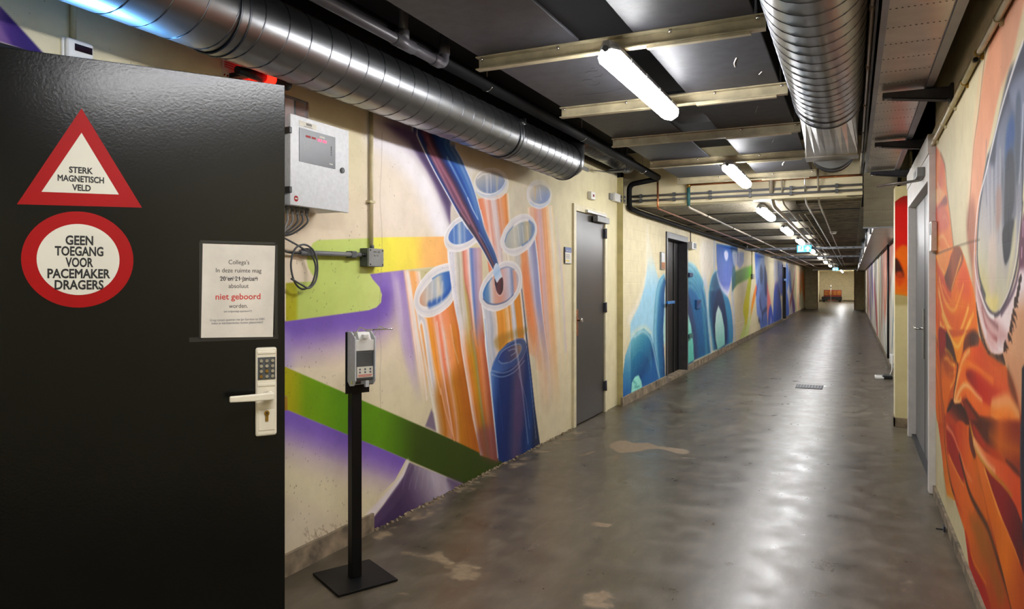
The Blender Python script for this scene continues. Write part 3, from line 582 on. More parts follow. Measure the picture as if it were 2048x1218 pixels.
# ---------------------------------------------------------------- mural on the far left wall: blue arches and drops
def paint_left_far(C):
    K = crop(1240, 440, 3.38); Q = crop(1360, 460, 4.35); W = crop(1480, 490, 6.407)
    lb = (152, 200, 224)
    C.poly(K((186, 60), (184, 300), (165, 450), (130, 570), (70, 690), (70, 830), (305, 830), (305, 360), (262, 400), (240, 330), (215, 200)), {'a': K((180, 230))[0], 'b': K((180, 480))[0], 's': [(0, (216, 210, 186)), (.5, (176, 206, 216)), (1, lb)]}, .03, .95, False)
    C.stroke(K((182, 50), (180, 300), (160, 440), (122, 560), (60, 680)), .02, .05, (228, 222, 212), .06, .7)
    C.stroke(K((80, 780), (120, 745), (170, 730), (210, 770)), .03, .03, (206, 216, 196), .05, .8)
    def arch(left, right, stops, fade=None, seed=1): C.band(left, right, stops, .015, 1, fade, .12, seed)
    arch(K((296, 362), (262, 400), (240, 480), (226, 620), (221, 800), (240, 1090)), K((310, 420), (300, 500), (298, 620), (292, 760), (300, 900), (306, 1060)), [(0, (176, 206, 216)), (.1, (96, 160, 190)), (.25, (130, 184, 206)), (.45, (36, 112, 158)), (.7, (22, 92, 146)), (1, (14, 76, 130))], None, 3)
    for k in range(5): C.stroke(K((292 - k * 4, 400 + k * 26), (262 - k * 3 + k * k, 470 + k * 20), (246 + k * 8, 640), (244 + k * 10, 1000)), .006, .004, (150, 196, 212), .015, .5)
    C.poly(K((306, 640), (296, 700), (294, 780), (304, 850)), (176, 216, 206), .01)
    C.poly(K((-10, 1230), (12, 1120), (35, 920), (65, 830), (110, 760), (160, 733), (205, 775), (232, 860), (252, 960), (272, 1075), (160, 1130), (20, 1218)), {'a': K((110, 740))[0], 'b': K((150, 1120))[0], 's': [(0, (120, 184, 196)), (.22, (60, 140, 164)), (.5, (16, 104, 148)), (.8, (8, 74, 130)), (1, (24, 96, 160))]}, .012, 1, False)
    C.poly(K((-10, 1230), (12, 1120), (35, 920), (65, 830), (74, 812), (74, 1200)), {'a': K((60, 850))[0], 'b': K((30, 1200))[0], 's': [(0, (140, 190, 206)), (.5, (70, 140, 176)), (1, (24, 96, 166))]}, .01, .85, False)
    for k in range(9):
        C.stroke(K((84, 850 + k * 22), (110 + k * 2, 790 + k * 24), (150, 775 + k * 26), (196 - k * 2, 830 + k * 24), (214 - k, 960 + k * 10)), .012, .006, (126, 190, 202) if k < 5 else (30, 110, 150), .03, .4)
    C.stroke(K((96, 790), (150, 752), (200, 790), (228, 880), (246, 970), (266, 1065)), .02, .03, (190, 220, 226), .03, .7)
    C.poly(K((76, 1170), (80, 1100), (100, 1060), (125, 1048), (145, 1090), (150, 1140)), (150, 222, 210), .012, 1, False); C.stroke(K((90, 1090), (112, 1110), (100, 1130), (130, 1125)), .01, .008, (40, 130, 130), .02, .8)
    # beyond the dark door
    C.stroke(Q((205, 440), (230, 480), (235, 620)), .12, .05, (186, 200, 226), .10, .85)
    C.poly(Q((180, 100), (290, 110), (290, 300), (240, 440), (180, 380)), (226, 220, 214), .12, .7)
    C.stroke(Q((300, 110), (300, 340)), .10, .10, (176, 192, 216), .12, .8)
    arch(Q((36, 300), (36, 600), (60, 720), (112, 900), (122, 1135)), Q((80, 280), (130, 310), (175, 390), (215, 510), (240, 680), (262, 900), (277, 1065)), [(0, (52, 66, 104)), (.12, (50, 76, 120)), (.3, (28, 98, 146)), (.55, (24, 96, 152)), (.72, (60, 140, 172)), (.85, (30, 100, 150)), (1, (150, 196, 210))], None, 5)
    C.poly(Q((36, 300), (80, 280), (130, 310), (175, 390), (205, 480), (150, 560), (90, 520), (36, 530)), {'a': Q((90, 285))[0], 'b': Q((90, 560))[0], 's': [(0, (166, 206, 214)), (.4, (86, 160, 180)), (1, (36, 112, 156))]}, .05, .85)
    for k in range(8): C.stroke(Q((40, 320 + k * 26), (90 + k * 2, 310 + k * 26), (150 + k * 3, 400 + k * 28), (190 + k * 5, 560 + k * 24), (200 + k * 7, 900)), .014, .008, (170, 210, 216) if k % 2 else (30, 104, 150), .03, .45)
    C.poly(Q((38, 545), (75, 565), (105, 690), (128, 870), (124, 1130), (40, 1175)), (44, 66, 106), .03, .9)
    C.poly(Q((36, 725), (68, 725), (96, 830), (116, 1000), (122, 1132), (36, 1180)), {'a': Q((60, 720))[0], 'b': Q((80, 1150))[0], 's': [(0, (176, 224, 216)), (.5, (120, 206, 190)), (1, (96, 196, 180))]}, .012, 1, False)
    C.stroke(Q((236, 640), (250, 850), (272, 1055)), .05, .06, (176, 204, 222), .05, .7)
    arch(Q((330, 346), (290, 370), (262, 450), (246, 560), (248, 760), (268, 920), (282, 1055)), Q((340, 360), (400, 540), (440, 660), (462, 850), (460, 978)), [(0, (150, 190, 206)), (.12, (30, 110, 150)), (.3, (20, 70, 116)), (.7, (16, 84, 142)), (.85, (60, 140, 176)), (1, (60, 130, 186))], None, 6)
    for k in range(6): C.stroke(Q((255 + k * 4, 520), (285 + k * 5, 400 + k * 24), (330, 370 + k * 26), (372 - k * 2, 470 + k * 22)), .02, .012, (140, 186, 200), .035, .45)
    C.poly(Q((285, 760), (305, 610), (345, 510), (385, 620), (412, 830), (398, 1000), (330, 1045), (296, 930)), (30, 52, 92), .05, .95)
    C.poly(Q((305, 840), (315, 720), (334, 658), (362, 720), (386, 850), (391, 1000), (328, 1045), (309, 950)), {'a': Q((340, 660))[0], 'b': Q((350, 1040))[0], 's': [(0, (206, 232, 228)), (.5, (166, 214, 206)), (1, (128, 198, 188))]}, .015, 1, False)
    C.stroke(Q((455, 560), (470, 760), (478, 950)), .16, .10, (176, 188, 224), .16, .7)
    # hanging drops
    C.poly(Q((316, 118), (500, 148), (482, 300), (458, 400), (438, 480), (425, 545), (404, 564), (360, 510), (330, 400), (318, 260)), {'a': Q((400, 130))[0], 'b': Q((400, 560))[0], 's': [(0, (16, 84, 170)), (.15, (44, 96, 176)), (.4, (76, 106, 182)), (.8, (96, 116, 196)), (1, (190, 190, 220))]}, .02, 1, False)
    C.poly(Q((440, 140), (500, 150), (490, 230), (450, 200)), (14, 66, 116), .05, .8)
    for k in range(12):
        x = 330 + k * 13; C.stroke(Q((x, 190 + (k * 37) % 60), (x + random.uniform(-8, 8), 300), (x * .7 + 120, 440)), .02, .01, (150, 170, 214), .03, .45)
    C.stroke(Q((322, 380), (350, 480), (404, 556), (425, 540), (450, 420)), .05, .05, (206, 206, 226), .05, .75)
    C.poly(Q((386, 190), (404, 178), (418, 200), (416, 250), (402, 268), (388, 240)), (196, 200, 226), .02)
    C.poly(Q((488, 190), (556, 194), (556, 280), (535, 320), (515, 335), (492, 300)), {'a': Q((520, 200))[0], 'b': Q((520, 330))[0], 's': [(0, (110, 134, 190)), (1, (150, 160, 206))]}, .03, 1, False)
    C.poly(Q((455, 190), (492, 195), (492, 290), (470, 310)), (190, 196, 214), .04, .8); C.stroke(Q((515, 200), (512, 260)), .06, .05, (206, 210, 228), .05, .7)
    C.poly(Q((450, 420), (480, 362), (560, 327), (632, 308), (632, 412), (560, 440), (500, 472), (455, 527)), {'x': [(1463, (40, 96, 110)), (1474, (84, 120, 56)), (1492, (104, 166, 30)), (1505, (122, 196, 30))], 'row': 560}, .012, 1, False)
    C.poly(Q((456, 330), (482, 340), (476, 470), (452, 530)), (36, 100, 120), .05, .8)
    C.poly(Q((597, 430), (622, 416), (604, 600), (596, 720), (572, 860), (553, 938), (520, 948), (562, 800), (548, 700), (572, 560)), {'a': Q((600, 430))[0], 'b': Q((540, 945))[0], 's': [(0, (166, 176, 0)), (.3, (206, 196, 6)), (.6, (214, 204, 20)), (.72, (206, 216, 120)), (1, (198, 216, 130))]}, .012)
    C.poly(Q((594, 790), (624, 730), (604, 850), (592, 916), (556, 938)), (204, 218, 140), .015)
    C.poly(W((247, 295), (250, 335), (236, 450), (205, 630), (168, 800), (132, 960), (126, 900), (165, 660), (215, 470)), {'a': W((248, 300))[0], 'b': W((130, 950))[0], 's': [(0, (236, 60, 90)), (.3, (232, 90, 90)), (.5, (236, 140, 60)), (.75, (236, 146, 20)), (1, (206, 206, 140))]}, .012)
    # blue figure
    C.poly(W((190, 95), (312, 118), (316, 250), (346, 400), (352, 620), (342, 800), (356, 1035), (265, 1080), (250, 975), (216, 880), (206, 700), (215, 560), (198, 400)), {'a': W((250, 100))[0], 'b': W((280, 1060))[0], 's': [(0, (50, 100, 196)), (.15, (140, 170, 226)), (.45, (120, 150, 220)), (.8, (120, 146, 220)), (1, (90, 120, 200))]}, .02, 1, False)
    C.poly(W((262, 260), (284, 300), (292, 420), (272, 505), (256, 420)), (66, 92, 140), .05); C.poly(W((318, 260), (346, 420), (346, 620), (325, 640), (312, 450)), (50, 62, 120), .05)
    C.poly(W((205, 640), (215, 560), (240, 430), (225, 560), (212, 640)), (40, 70, 150), .05)
    for q in (W((264, 640), (268, 780), (292, 900)), W((285, 960), (295, 870), (345, 810)), W((238, 960), (256, 982)), W((250, 700), (262, 800))): C.stroke(q, .06, .03, (26, 34, 70), .05, .9)
    for k in range(8): C.stroke(W((225 + k * 13, 420 + k * 30), (228 + k * 13, 900)), .04, .02, (186, 200, 236), .08, .4)
    C.poly(W((346, 480), (368, 600), (400, 760), (380, 850), (355, 940)), (238, 120, 120), .10, .85)
    C.poly(W((362, 1040), (368, 850), (388, 768), (412, 830), (426, 1000)), (62, 86, 180), .04); C.poly(W((382, 1020), (390, 930), (402, 925), (408, 1010)), (130, 140, 200), .05)
    C.poly(W((432, 1000), (430, 700), (445, 500), (468, 445), (495, 500), (515, 650), (530, 800), (528, 955)), {'a': W((470, 450))[0], 'b': W((480, 980))[0], 's': [(0, (150, 130, 196)), (.2, (74, 96, 186)), (1, (46, 92, 176))]}, .05)
    C.stroke(W((462, 960), (470, 800), (480, 740), (492, 820), (495, 940)), .08, .08, (110, 96, 170), .08, .8); C.stroke(W((500, 580), (512, 660)), .10, .08, (16, 18, 30), .05, .95)
    C.poly(W((436, 200), (482, 215), (490, 440), (440, 470)), (196, 196, 214), .08, .8); C.poly(W((482, 210), (546, 230), (546, 640), (520, 640), (490, 500)), {'a': W((490, 220))[0], 'b': W((530, 640))[0], 's': [(0, (50, 96, 176)), (.3, (110, 140, 210)), (1, (60, 84, 180))]}, .05, 1, False)
    # after the second dark door
    C.poly(W((586, 260), (640, 300), (670, 560), (700, 760), (690, 880), (585, 940)), (206, 204, 214), .08, .8)
    C.poly(W((590, 250), (610, 260), (625, 420), (612, 560), (592, 560)), (70, 112, 186), .06); C.poly(W((626, 320), (645, 340), (660, 560), (640, 600), (625, 460)), (86, 120, 190), .06)
    C.poly(W((585, 580), (610, 640), (628, 800), (625, 900), (585, 930)), (64, 100, 180), .06); C.poly(W((655, 560), (680, 640), (705, 780), (700, 870), (680, 880)), (110, 76, 150), .08)
    C.stroke(W((700, 380), (680, 560), (640, 760)), .14, .10, (170, 40, 50), .08, .9); C.stroke(W((718, 300), (700, 420)), .12, .10, (206, 120, 130), .08, .8)
    C.stroke(W((725, 360), (715, 620), (720, 840)), .14, .10, (110, 140, 60), .08, .85); C.stroke(W((742, 330), (735, 640), (745, 800)), .16, .10, (214, 110, 60), .08, .9); C.stroke(W((755, 380), (745, 600), (760, 820)), .12, .10, (226, 120, 120), .08, .8)
    C.poly(W((762, 370), (778, 330), (800, 320), (826, 430), (828, 720), (808, 640), (792, 560), (770, 640), (760, 520)), {'a': W((790, 330))[0], 'b': W((800, 700))[0], 's': [(0, (214, 150, 110)), (.3, (236, 130, 30)), (1, (240, 126, 20))]}, .08)
    C.stroke(W((778, 480), (790, 560), (785, 800)), .20, .16, (150, 160, 120), .10, .8); C.stroke(W((768, 620), (770, 660)), .12, .12, (20, 20, 20), .06); C.stroke(W((767, 710), (769, 745)), .12, .12, (20, 20, 20), .06)
# ---------------------------------------------------------------- far right wall: dripping vertical strokes
def paint_right_far(C):
    N = crop(1725, 440, 3.48)
    C.poly(N((28, 340), (45, 330), (52, 640), (36, 640)), (230, 170, 140), .3, .9, False)
    for q, w0, c in ((N((50, 350), (52, 500), (55, 680)), .35, (112, 78, 150)), (N((66, 325), (68, 420), (72, 520)), .5, (140, 110, 176)), (N((44, 360), (46, 520), (50, 600)), .2, (150, 120, 170)),
                     (N((82, 440), (92, 600), (103, 800)), .16, (206, 50, 90)), (N((98, 560), (106, 820)), .12, (214, 96, 40)), (N((112, 300), (116, 560), (122, 840)), .22, (196, 170, 120)), (N((124, 300), (124, 560)), .08, (110, 150, 90)),
                     (N((135, 290), (137, 460), (134, 700)), .22, (224, 110, 70)), (N((150, 270), (150, 480), (152, 640)), .26, (222, 120, 86)), (N((165, 250), (164, 450), (160, 620)), .24, (206, 100, 60)), (N((172, 240), (172, 420)), .16, (232, 160, 130)),
                     (N((190, 220), (192, 360), (188, 500)), .16, (214, 120, 96)), (N((202, 200), (204, 330)), .2, (226, 140, 110)), (N((212, 190), (212, 300)), .12, (206, 130, 110)), (N((196, 440), (196, 560)), .08, (96, 150, 130)),
                     (N((148, 650), (158, 820), (168, 980)), .035, (60, 120, 140)), (N((180, 700), (176, 860), (172, 980)), .035, (50, 110, 140)), (N((220, 470), (214, 680), (206, 880)), .06, (46, 112, 140)), (N((216, 640), (212, 780)), .04, (60, 120, 150)), (N((228, 890), (230, 1010), (232, 1130)), .045, (46, 112, 140)), (N((210, 1010), (214, 1090)), .03, (70, 130, 150))):
        C.stroke(q, w0 * 1.5, w0 * .8, tuple(np.array(c) * .92), w0 * .8, 1.0)
# ---------------------------------------------------------------- pilaster face: red and orange
def paint_pilaster(C):
    V = crop(1700, 260, 2.4368)
    C.poly(V((205, 360), (225, 345), (245, 330), (262, 322), (300, 318), (300, 815), (205, 800)), {'a': V((250, 330))[0], 'b': V((250, 815))[0], 's': [(0, (150, 20, 6)), (.1, (206, 10, 4)), (.45, (216, 20, 0)), (.6, (226, 90, 0)), (.7, (220, 60, 0)), (1, (236, 130, 10))]}, .004, 1, False)
    C.poly(V((220, 600), (245, 640), (270, 710), (300, 740), (300, 600), (260, 560)), (236, 110, 0), .02, .9)
    C.poly(V((218, 628), (238, 640), (262, 700), (256, 720), (235, 720), (218, 690)), (52, 22, 10), .012, .95); C.poly(V((222, 700), (250, 690), (262, 720), (240, 760)), (214, 70, 10), .02, .8)
    C.poly(V((205, 800), (300, 815), (300, 850), (205, 850)), (166, 152, 96), .02, .7)
# ---------------------------------------------------------------- near right wall: muscle fibres and the eye
def paint_right_near(C):
    G = crop(1848, 0, 3.045); S = crop(1848, 300, 3.045); I = crop(1848, 600, 4.06); J = crop(1848, 850, 3.31)
    BR, DK, OR, DO, RD, LT, YL = (106, 44, 8), (52, 22, 6), (232, 112, 14), (204, 84, 10), (176, 30, 8), (248, 186, 122), (246, 166, 40)
    # skin band beside the eye
    C.poly(G((420, 160), (400, 260), (362, 450), (332, 700), (300, 900), (278, 1218)) + S((290, 150), (262, 480), (300, 760), (330, 900), (330, 700), (322, 480), (345, 300), (385, 0)) + G((390, 900), (430, 700), (470, 520), (530, 380), (600, 60), (640, -100), (520, -100)), (222, 162, 128), .02, 1, False)
    C.poly(G((640, -100), (600, 60), (530, 380), (470, 520), (480, 100), (540, -100)), (206, 156, 128), .05, .6)
    C.stroke(G((385, 260), (358, 450), (330, 700), (302, 900), (280, 1218)) + S((268, 480),), .006, .010, (150, 98, 74), .010, .85); C.stroke(G((340, 480), (310, 760), (270, 1218)), .03, .03, (232, 196, 160), .05, .6)
    C.poly(S((262, 380), (300, 300), (318, 480), (305, 700), (300, 800), (262, 560)), (156, 96, 72), .05, .6)
    # lower lid, skin on the right
    C.poly(S((300, 640), (330, 870), (400, 1010), (440, 1030), (530, 880), (590, 700), (640, 640), (640, 1300), (420, 1300), (330, 1100), (290, 800)), (214, 160, 126), .03, 1, False)
    C.poly(I((640, 480), (700, 250), (760, 0), (830, 0), (830, 1000), (780, 960), (740, 700), (690, 560)), (214, 158, 118), .02, 1, False)
    C.poly(S((308, 690), (318, 640), (360, 900), (400, 1000), (435, 1020), (500, 940), (560, 780), (590, 700), (640, 680), (640, 780), (590, 860), (560, 960)) + I((720, 100), (690, 250), (640, 430), (590, 450), (545, 420), (500, 320), (465, 200), (425, 20)), (236, 218, 216), .014, 1, False)
    C.poly(S((310, 700), (330, 640), (360, 900), (420, 1010), (480, 1080), (520, 1150), (440, 1170), (370, 1060), (325, 900)), (206, 160, 156), .03, .8)
    C.stroke(S((312, 660), (335, 860), (390, 1010), (450, 1080)), .014, .010, (150, 104, 104), .016, .8); C.stroke(I((470, 60), (500, 200), (550, 290), (590, 320)), .008, .012, (172, 96, 92), .012, .8); C.poly(I((520, 220), (570, 330), (600, 400), (550, 400), (510, 310)), (224, 176, 172), .03, .8)
    # eyeball
    eye = G((660, 60), (600, 280), (540, 420), (470, 640), (420, 850), (372, 1050), (340, 1218)) + S((325, 450), (318, 640), (335, 800), (370, 905), (420, 992), (470, 955), (520, 840), (560, 650), (590, 400), (610, 150), (660, -100))
    C.poly(eye, {'a': G((520, 500))[0], 'b': S((440, 990))[0], 's': [(0, (92, 98, 116)), (.25, (126, 132, 150)), (.5, (160, 158, 166)), (.7, (186, 180, 176)), (.88, (204, 198, 172)), (1, (212, 200, 146))]}, .006, 1, False)
    for k in range(16):
        x = 380 + k * 12; y = 150 + (k * 53) % 160; C.stroke(S((x, y - 200), (x - 4 + k * .6, y), (x + 2, y + 180 + (k * 31) % 120)), .007, .004, [(90, 98, 116), (206, 206, 216), (150, 136, 150), (222, 214, 206)][k % 4], .014, .5)
    C.poly(G((600, 280), (560, 380), (520, 430), (470, 640), (430, 840), (390, 960), (430, 1000), (450, 800), (520, 600), (590, 480), (640, 400)), (70, 74, 90), .025, .9)
    C.poly(G((560, 470), (600, 440), (650, 430), (650, 900), (560, 700), (520, 560)), (150, 158, 182), .03, .6)
    C.poly(G((540, 700), (510, 760), (495, 900), (500, 1080), (540, 980), (555, 800)), (40, 84, 146), .03, .9); C.poly(G((560, 620), (590, 600), (580, 1000), (556, 1100)), (70, 84, 104), .02, .7)
    C.poly(S((470, 180), (500, 20), (560, -60), (585, 0), (570, 260), (540, 560), (500, 692), (480, 600), (478, 330)), (76, 80, 94), .03, .45); C.poly(S((500, 60), (545, 30), (550, 300), (515, 480), (488, 460)), (50, 54, 64), .02, .8)
    C.poly(S((482, 480), (545, 420), (545, 560), (500, 694), (482, 620)), (44, 44, 52), .012, .9); C.poly(S((540, 500), (560, 420), (555, 620), (530, 760), (500, 860), (520, 690)), (214, 206, 170), .02, .8)
    C.poly(S((440, 260), (470, 240), (468, 420), (440, 480)), (170, 130, 110), .03, .6); C.poly(S((395, 560), (440, 540), (430, 860), (400, 900)), (216, 196, 182), .04, .7); C.poly(S((385, 900), (450, 900), (430, 985), (405, 975)), (226, 210, 140), .025, .85)
    C.stroke(G((390, 960), (366, 1080), (345, 1218)) + S((330, 450), (324, 640), (340, 790), (372, 890)), .016, .012, (60, 62, 76), .014, .85)
    C.stroke(S((600, 330), (575, 640), (535, 830), (480, 960), (430, 1005), (380, 950), (345, 840)), .010, .008, (70, 62, 78), .009, .85); C.stroke(S((612, 400), (585, 680), (545, 860), (470, 1000)), .012, .010, (90, 66, 84), .010, .8)
    C.stroke(S((590, 380), (562, 660), (520, 850), (460, 975)), .004, .004, (226, 222, 226), .005, .8); C.stroke(G((600, 260), (545, 420), (475, 650), (425, 850), (375, 1060), (335, 1218)) + S((315, 470), (308, 660), (330, 830), (385, 985), (425, 1020)), .010, .010, (240, 236, 234), .008, .85)
    C.stroke(G((620, 700), (600, 980)) + S((600, 100), (598, 320)), .008, .006, (30, 32, 44), .010, .85); C.stroke(G((604, 640), (590, 960)) + S((580, 200),), .006, .004, (220, 224, 232), .008, .7)
    C.poly(S((600, 420), (640, 400), (640, 720), (600, 735), (580, 700), (582, 560)), (112, 60, 84), .02, .95); C.stroke(S((604, 440), (602, 520)), .006, .006, (220, 180, 200), .008, .8); C.stroke(S((596, 600), (594, 650)), .006, .006, (226, 190, 206), .008, .8)
    C.poly(S((585, 760), (640, 680), (640, 1000), (560, 960)), (234, 220, 222), .03, .8, False); C.poly(S((560, 960), (640, 900), (640, 1300), (520, 1240)), (216, 166, 128), .05, .9, False)
    # lashes
    for k in range(46):
        t = k / 45
        base = np.array(spline(I((424, 30), (446, 160), (490, 330), (530, 425), (590, 455), (640, 450)), 8)); b = base[int(t * (len(base) - 1))]
        ln = 18 + 18 * math.sin(t * PI) ; C.stroke([tuple(b), (b[0] + 3.0 * t + .6, b[1] + ln * .7), (b[0] + 3 + 2 * t, b[1] + ln)], .0065, .003, (58, 32, 16), .004, 1.0)
    for q in (((650, 400), (668, 415)), ((652, 370), (685, 395)), ((660, 350), (672, 425)), ((685, 290), (715, 350)), ((700, 240), (715, 280)), ((708, 190), (728, 250)), ((715, 140), (748, 220)), ((725, 95), (755, 155)), ((735, 40), (762, 58)), ((738, 5), (765, 20)), ((690, 310), (712, 335)), ((705, 215), (712, 275))):
        a, b = q; C.stroke(I(a, ((a[0] + b[0]) / 2 + 6, (a[1] + b[1]) / 2 - 4), b), .012, .002, (62, 34, 20), .004, .9)
    for q in (((590, 780), (578, 800)), ((582, 830), (570, 850)), ((575, 870), (566, 880)), ((568, 905), (552, 920))): C.stroke(S(*q), .014, .008, (58, 30, 20), .006, 1.0)
    # upper fibre column
    col = G((20, 930), (40, 895), (62, 890), (85, 905)) + S((95, 10), (125, 90), (140, 260), (160, 430), (178, 592), (120, 610), (30, 655), (26, 640))
    C.poly(col, {'a': S((60, 0))[0], 'b': S((100, 650))[0], 's': [(0, (150, 76, 54)), (.12, (206, 104, 50)), (.3, (236, 146, 66)), (.5, (224, 112, 66)), (.7, (238, 140, 56)), (1, (240, 136, 30))]}, .006, 1, False)
    C.stroke(S((100, 20), (128, 100), (142, 260), (164, 440), (180, 590)), .010, .008, (126, 62, 20), .014, .8)
    C.poly(S((60, 250), (95, 230), (125, 260), (132, 285), (105, 320), (85, 360), (65, 374), (42, 350), (34, 300)), {'a': S((90, 240))[0], 'b': S((70, 370))[0], 's': [(0, (242, 170, 100)), (.5, (250, 206, 150)), (1, (248, 226, 190))]}, .02, .85)
    C.poly(S((120, 290), (135, 280), (140, 330), (100, 350), (60, 380), (90, 340)), (146, 62, 30), .015, .8); C.poly(S((40, 360), (110, 330), (148, 400), (150, 470), (90, 500), (60, 450)), (220, 96, 70), .03, .7)
    for q, c in ((S((60, 570), (90, 540), (115, 525), (140, 570), (160, 605), (172, 600)), LT), (S((70, 610), (95, 600), (120, 690), (140, 690)), LT), (S((55, 620), (80, 590), (115, 690), (125, 700)), (250, 190, 130)), (S((115, 410), (135, 410), (150, 470), (165, 560)), (236, 150, 110)), (S((80, 200), (92, 230), (100, 270)), (250, 210, 160))): C.stroke(q, .010, .008, c, .014, .8)
    # fibres below the joint
    C.poly(S((30, 655), (120, 610), (178, 592), (220, 590), (245, 650), (275, 760), (300, 840), (318, 950), (330, 1120), (340, 1300), (20, 1300)), {'a': S((100, 620))[0], 'b': S((150, 1200))[0], 's': [(0, (238, 130, 26)), (.35, (230, 106, 20)), (.7, (236, 120, 12)), (1, (236, 126, 10))]}, .006, 1, False)
    C.poly(S((180, 600), (215, 590), (240, 650), (230, 700), (200, 760), (168, 860), (140, 840), (125, 765), (150, 700), (165, 640)), {'a': S((210, 600))[0], 'b': S((150, 860))[0], 's': [(0, (150, 82, 40)), (.5, (176, 90, 30)), (1, (126, 60, 20))]}, .012)
    C.poly(S((70, 640), (100, 690), (125, 765), (150, 690), (160, 640), (178, 600), (120, 612)), (244, 160, 50), .015, .8); C.stroke(S((75, 640), (100, 710), (124, 755)), .010, .006, (250, 210, 140), .010, .8)
    C.stroke(S((225, 660), (200, 740), (168, 850)), .014, .006, (246, 180, 90), .014, .8); C.poly(S((235, 690), (275, 760), (285, 900), (240, 900), (210, 820)), (226, 90, 50), .05, .7); C.poly(S((80, 700), (120, 790), (165, 870), (150, 920), (100, 850)), (212, 76, 24), .03, .7)
    for q, w0, c in ((S((92, 780), (120, 900), (160, 970), (190, 970), (215, 900), (240, 820)), .016, (248, 176, 84)), (S((88, 850), (120, 1000), (170, 1110), (205, 1130), (245, 1040), (270, 960)), .020, (250, 206, 130)), (S((110, 1000), (150, 1100), (200, 1200), (225, 1180), (265, 1080), (300, 1000)), .018, (250, 190, 90)), (S((100, 1060), (112, 1090), (122, 1080)), .02, (250, 200, 130)), (S((110, 820), (150, 900), (180, 930), (210, 860)), .014, (240, 140, 50))):
        C.stroke(q, w0, w0 * .6, c, .018, .85)
    C.poly(S((130, 980), (170, 1070), (205, 1110), (240, 1030), (250, 960), (210, 1000), (170, 1000)), (226, 96, 10), .03, .6); C.stroke(S((72, 660), (85, 800), (88, 1000), (92, 1218)), .006, .006, (120, 52, 12), .008, .85)
    C.stroke(S((40, 660), (55, 800), (62, 950), (75, 1090), (80, 1218)), .010, .010, (240, 140, 40), .014, .6); C.poly(S((26, 1000), (45, 985), (62, 1010), (75, 1100), (80, 1218), (70, 1218), (60, 1080), (45, 1010), (28, 1040)), (250, 190, 120), .008, .8); C.poly(S((26, 1030), (44, 1004), (60, 1080), (72, 1218), (26, 1218)), (232, 116, 20), .008, .9); C.stroke(S((30, 1020), (46, 1004), (62, 1090), (70, 1200)), .006, .006, (60, 34, 14), .008, .9)
    # ground tone under the folds
    C.poly(I((120, 240), (420, 240), (520, 440), (660, 540), (740, 720), (800, 980), (800, 1300), (40, 1300), (60, 600)), (214, 96, 18), .01, 1, False)
    C.poly(J((92, -20), (120, 200), (130, 320), (152, 480), (205, 500), (222, 560), (265, 690), (285, 830), (300, 960), (340, 1080), (385, 1230), (700, 1230), (700, -60), (60, -60)), (196, 80, 12), .005, 1, False)
    # folds around the dark cleft
    C.poly(I((120, 240), (150, 230), (200, 290), (240, 380), (275, 520), (262, 560), (250, 640), (215, 730), (175, 920), (150, 860), (140, 640), (126, 420)), {'a': I((160, 240))[0], 'b': I((180, 900))[0], 's': [(0, (150, 30, 16)), (.2, (120, 40, 12)), (.4, (204, 104, 16)), (.6, (232, 120, 14)), (.8, (236, 122, 4)), (1, (232, 120, 6))]}, .010)
    C.poly(I((180, 260), (215, 300), (245, 400), (270, 510), (240, 490), (200, 440), (180, 380)), (62, 26, 8), .025, .85); C.poly(I((126, 260), (170, 290), (175, 380), (140, 450), (124, 420)), (168, 24, 16), .03, .8)
    for q, w0, c in ((I((170, 400), (200, 420), (235, 480)), .010, (220, 170, 20)), (I((165, 480), (190, 480), (215, 520), (250, 530)), .012, (248, 190, 90)), (I((200, 600), (235, 595), (248, 580)), .010, (246, 180, 90)), (I((215, 710), (235, 680), (248, 640)), .010, (250, 196, 110))): C.stroke(q, w0, w0 * .6, c, .014, .85)
    C.poly(I((160, 480), (200, 500), (240, 560), (230, 640), (190, 610), (165, 560)), (170, 66, 8), .03, .55)
    C.poly(I((215, 290), (235, 300), (300, 290), (345, 270), (370, 250), (330, 310), (310, 420), (278, 525), (245, 400)), (244, 150, 10), .010, .95); C.stroke(I((190, 240), (240, 350), (275, 380), (310, 320), (345, 230), (375, 170)), .014, .010, (250, 200, 110), .016, .8)
    C.poly(I((318, 420), (325, 340), (350, 280), (395, 250), (430, 262), (445, 300), (440, 370), (400, 380), (350, 400), (325, 440)), {'a': I((350, 400))[0], 'b': I((430, 260))[0], 's': [(0, (130, 60, 20)), (.6, (86, 50, 34)), (1, (110, 76, 60))]}, .02)
    big = I((232, 820), (245, 700), (275, 600), (300, 480), (330, 410), (390, 380), (450, 380), (500, 440), (560, 530), (620, 560), (660, 530), (700, 600), (740, 720), (785, 960), (785, 1100), (740, 1040), (690, 1000), (640, 1020), (600, 990), (560, 950), (500, 960), (440, 930), (380, 840), (340, 760), (310, 800), (290, 840), (250, 840))
    C.poly(big, {'a': I((280, 560))[0], 'b': I((740, 900))[0], 's': [(0, (238, 120, 24)), (.25, (236, 112, 20)), (.5, (216, 76, 22)), (.75, (226, 116, 30)), (1, (196, 96, 40))]}, .010, 1, False)
    C.poly(I((450, 400), (560, 540), (640, 600), (720, 690), (770, 860), (690, 820), (600, 800), (540, 640), (470, 560), (420, 450)), (222, 96, 44), .06, .85)
    C.poly(I((340, 600), (380, 565), (440, 610), (500, 660), (560, 690), (640, 760), (690, 800), (640, 850), (560, 870), (480, 830), (430, 770), (380, 690)), {'a': I((360, 600))[0], 'b': I((620, 820))[0], 's': [(0, (150, 30, 8)), (.4, (200, 44, 16)), (1, (206, 70, 30))]}, .03)
    C.poly(I((680, 560), (710, 620), (745, 740), (785, 980), (740, 840), (690, 700)), (110, 66, 40), .03, .8)
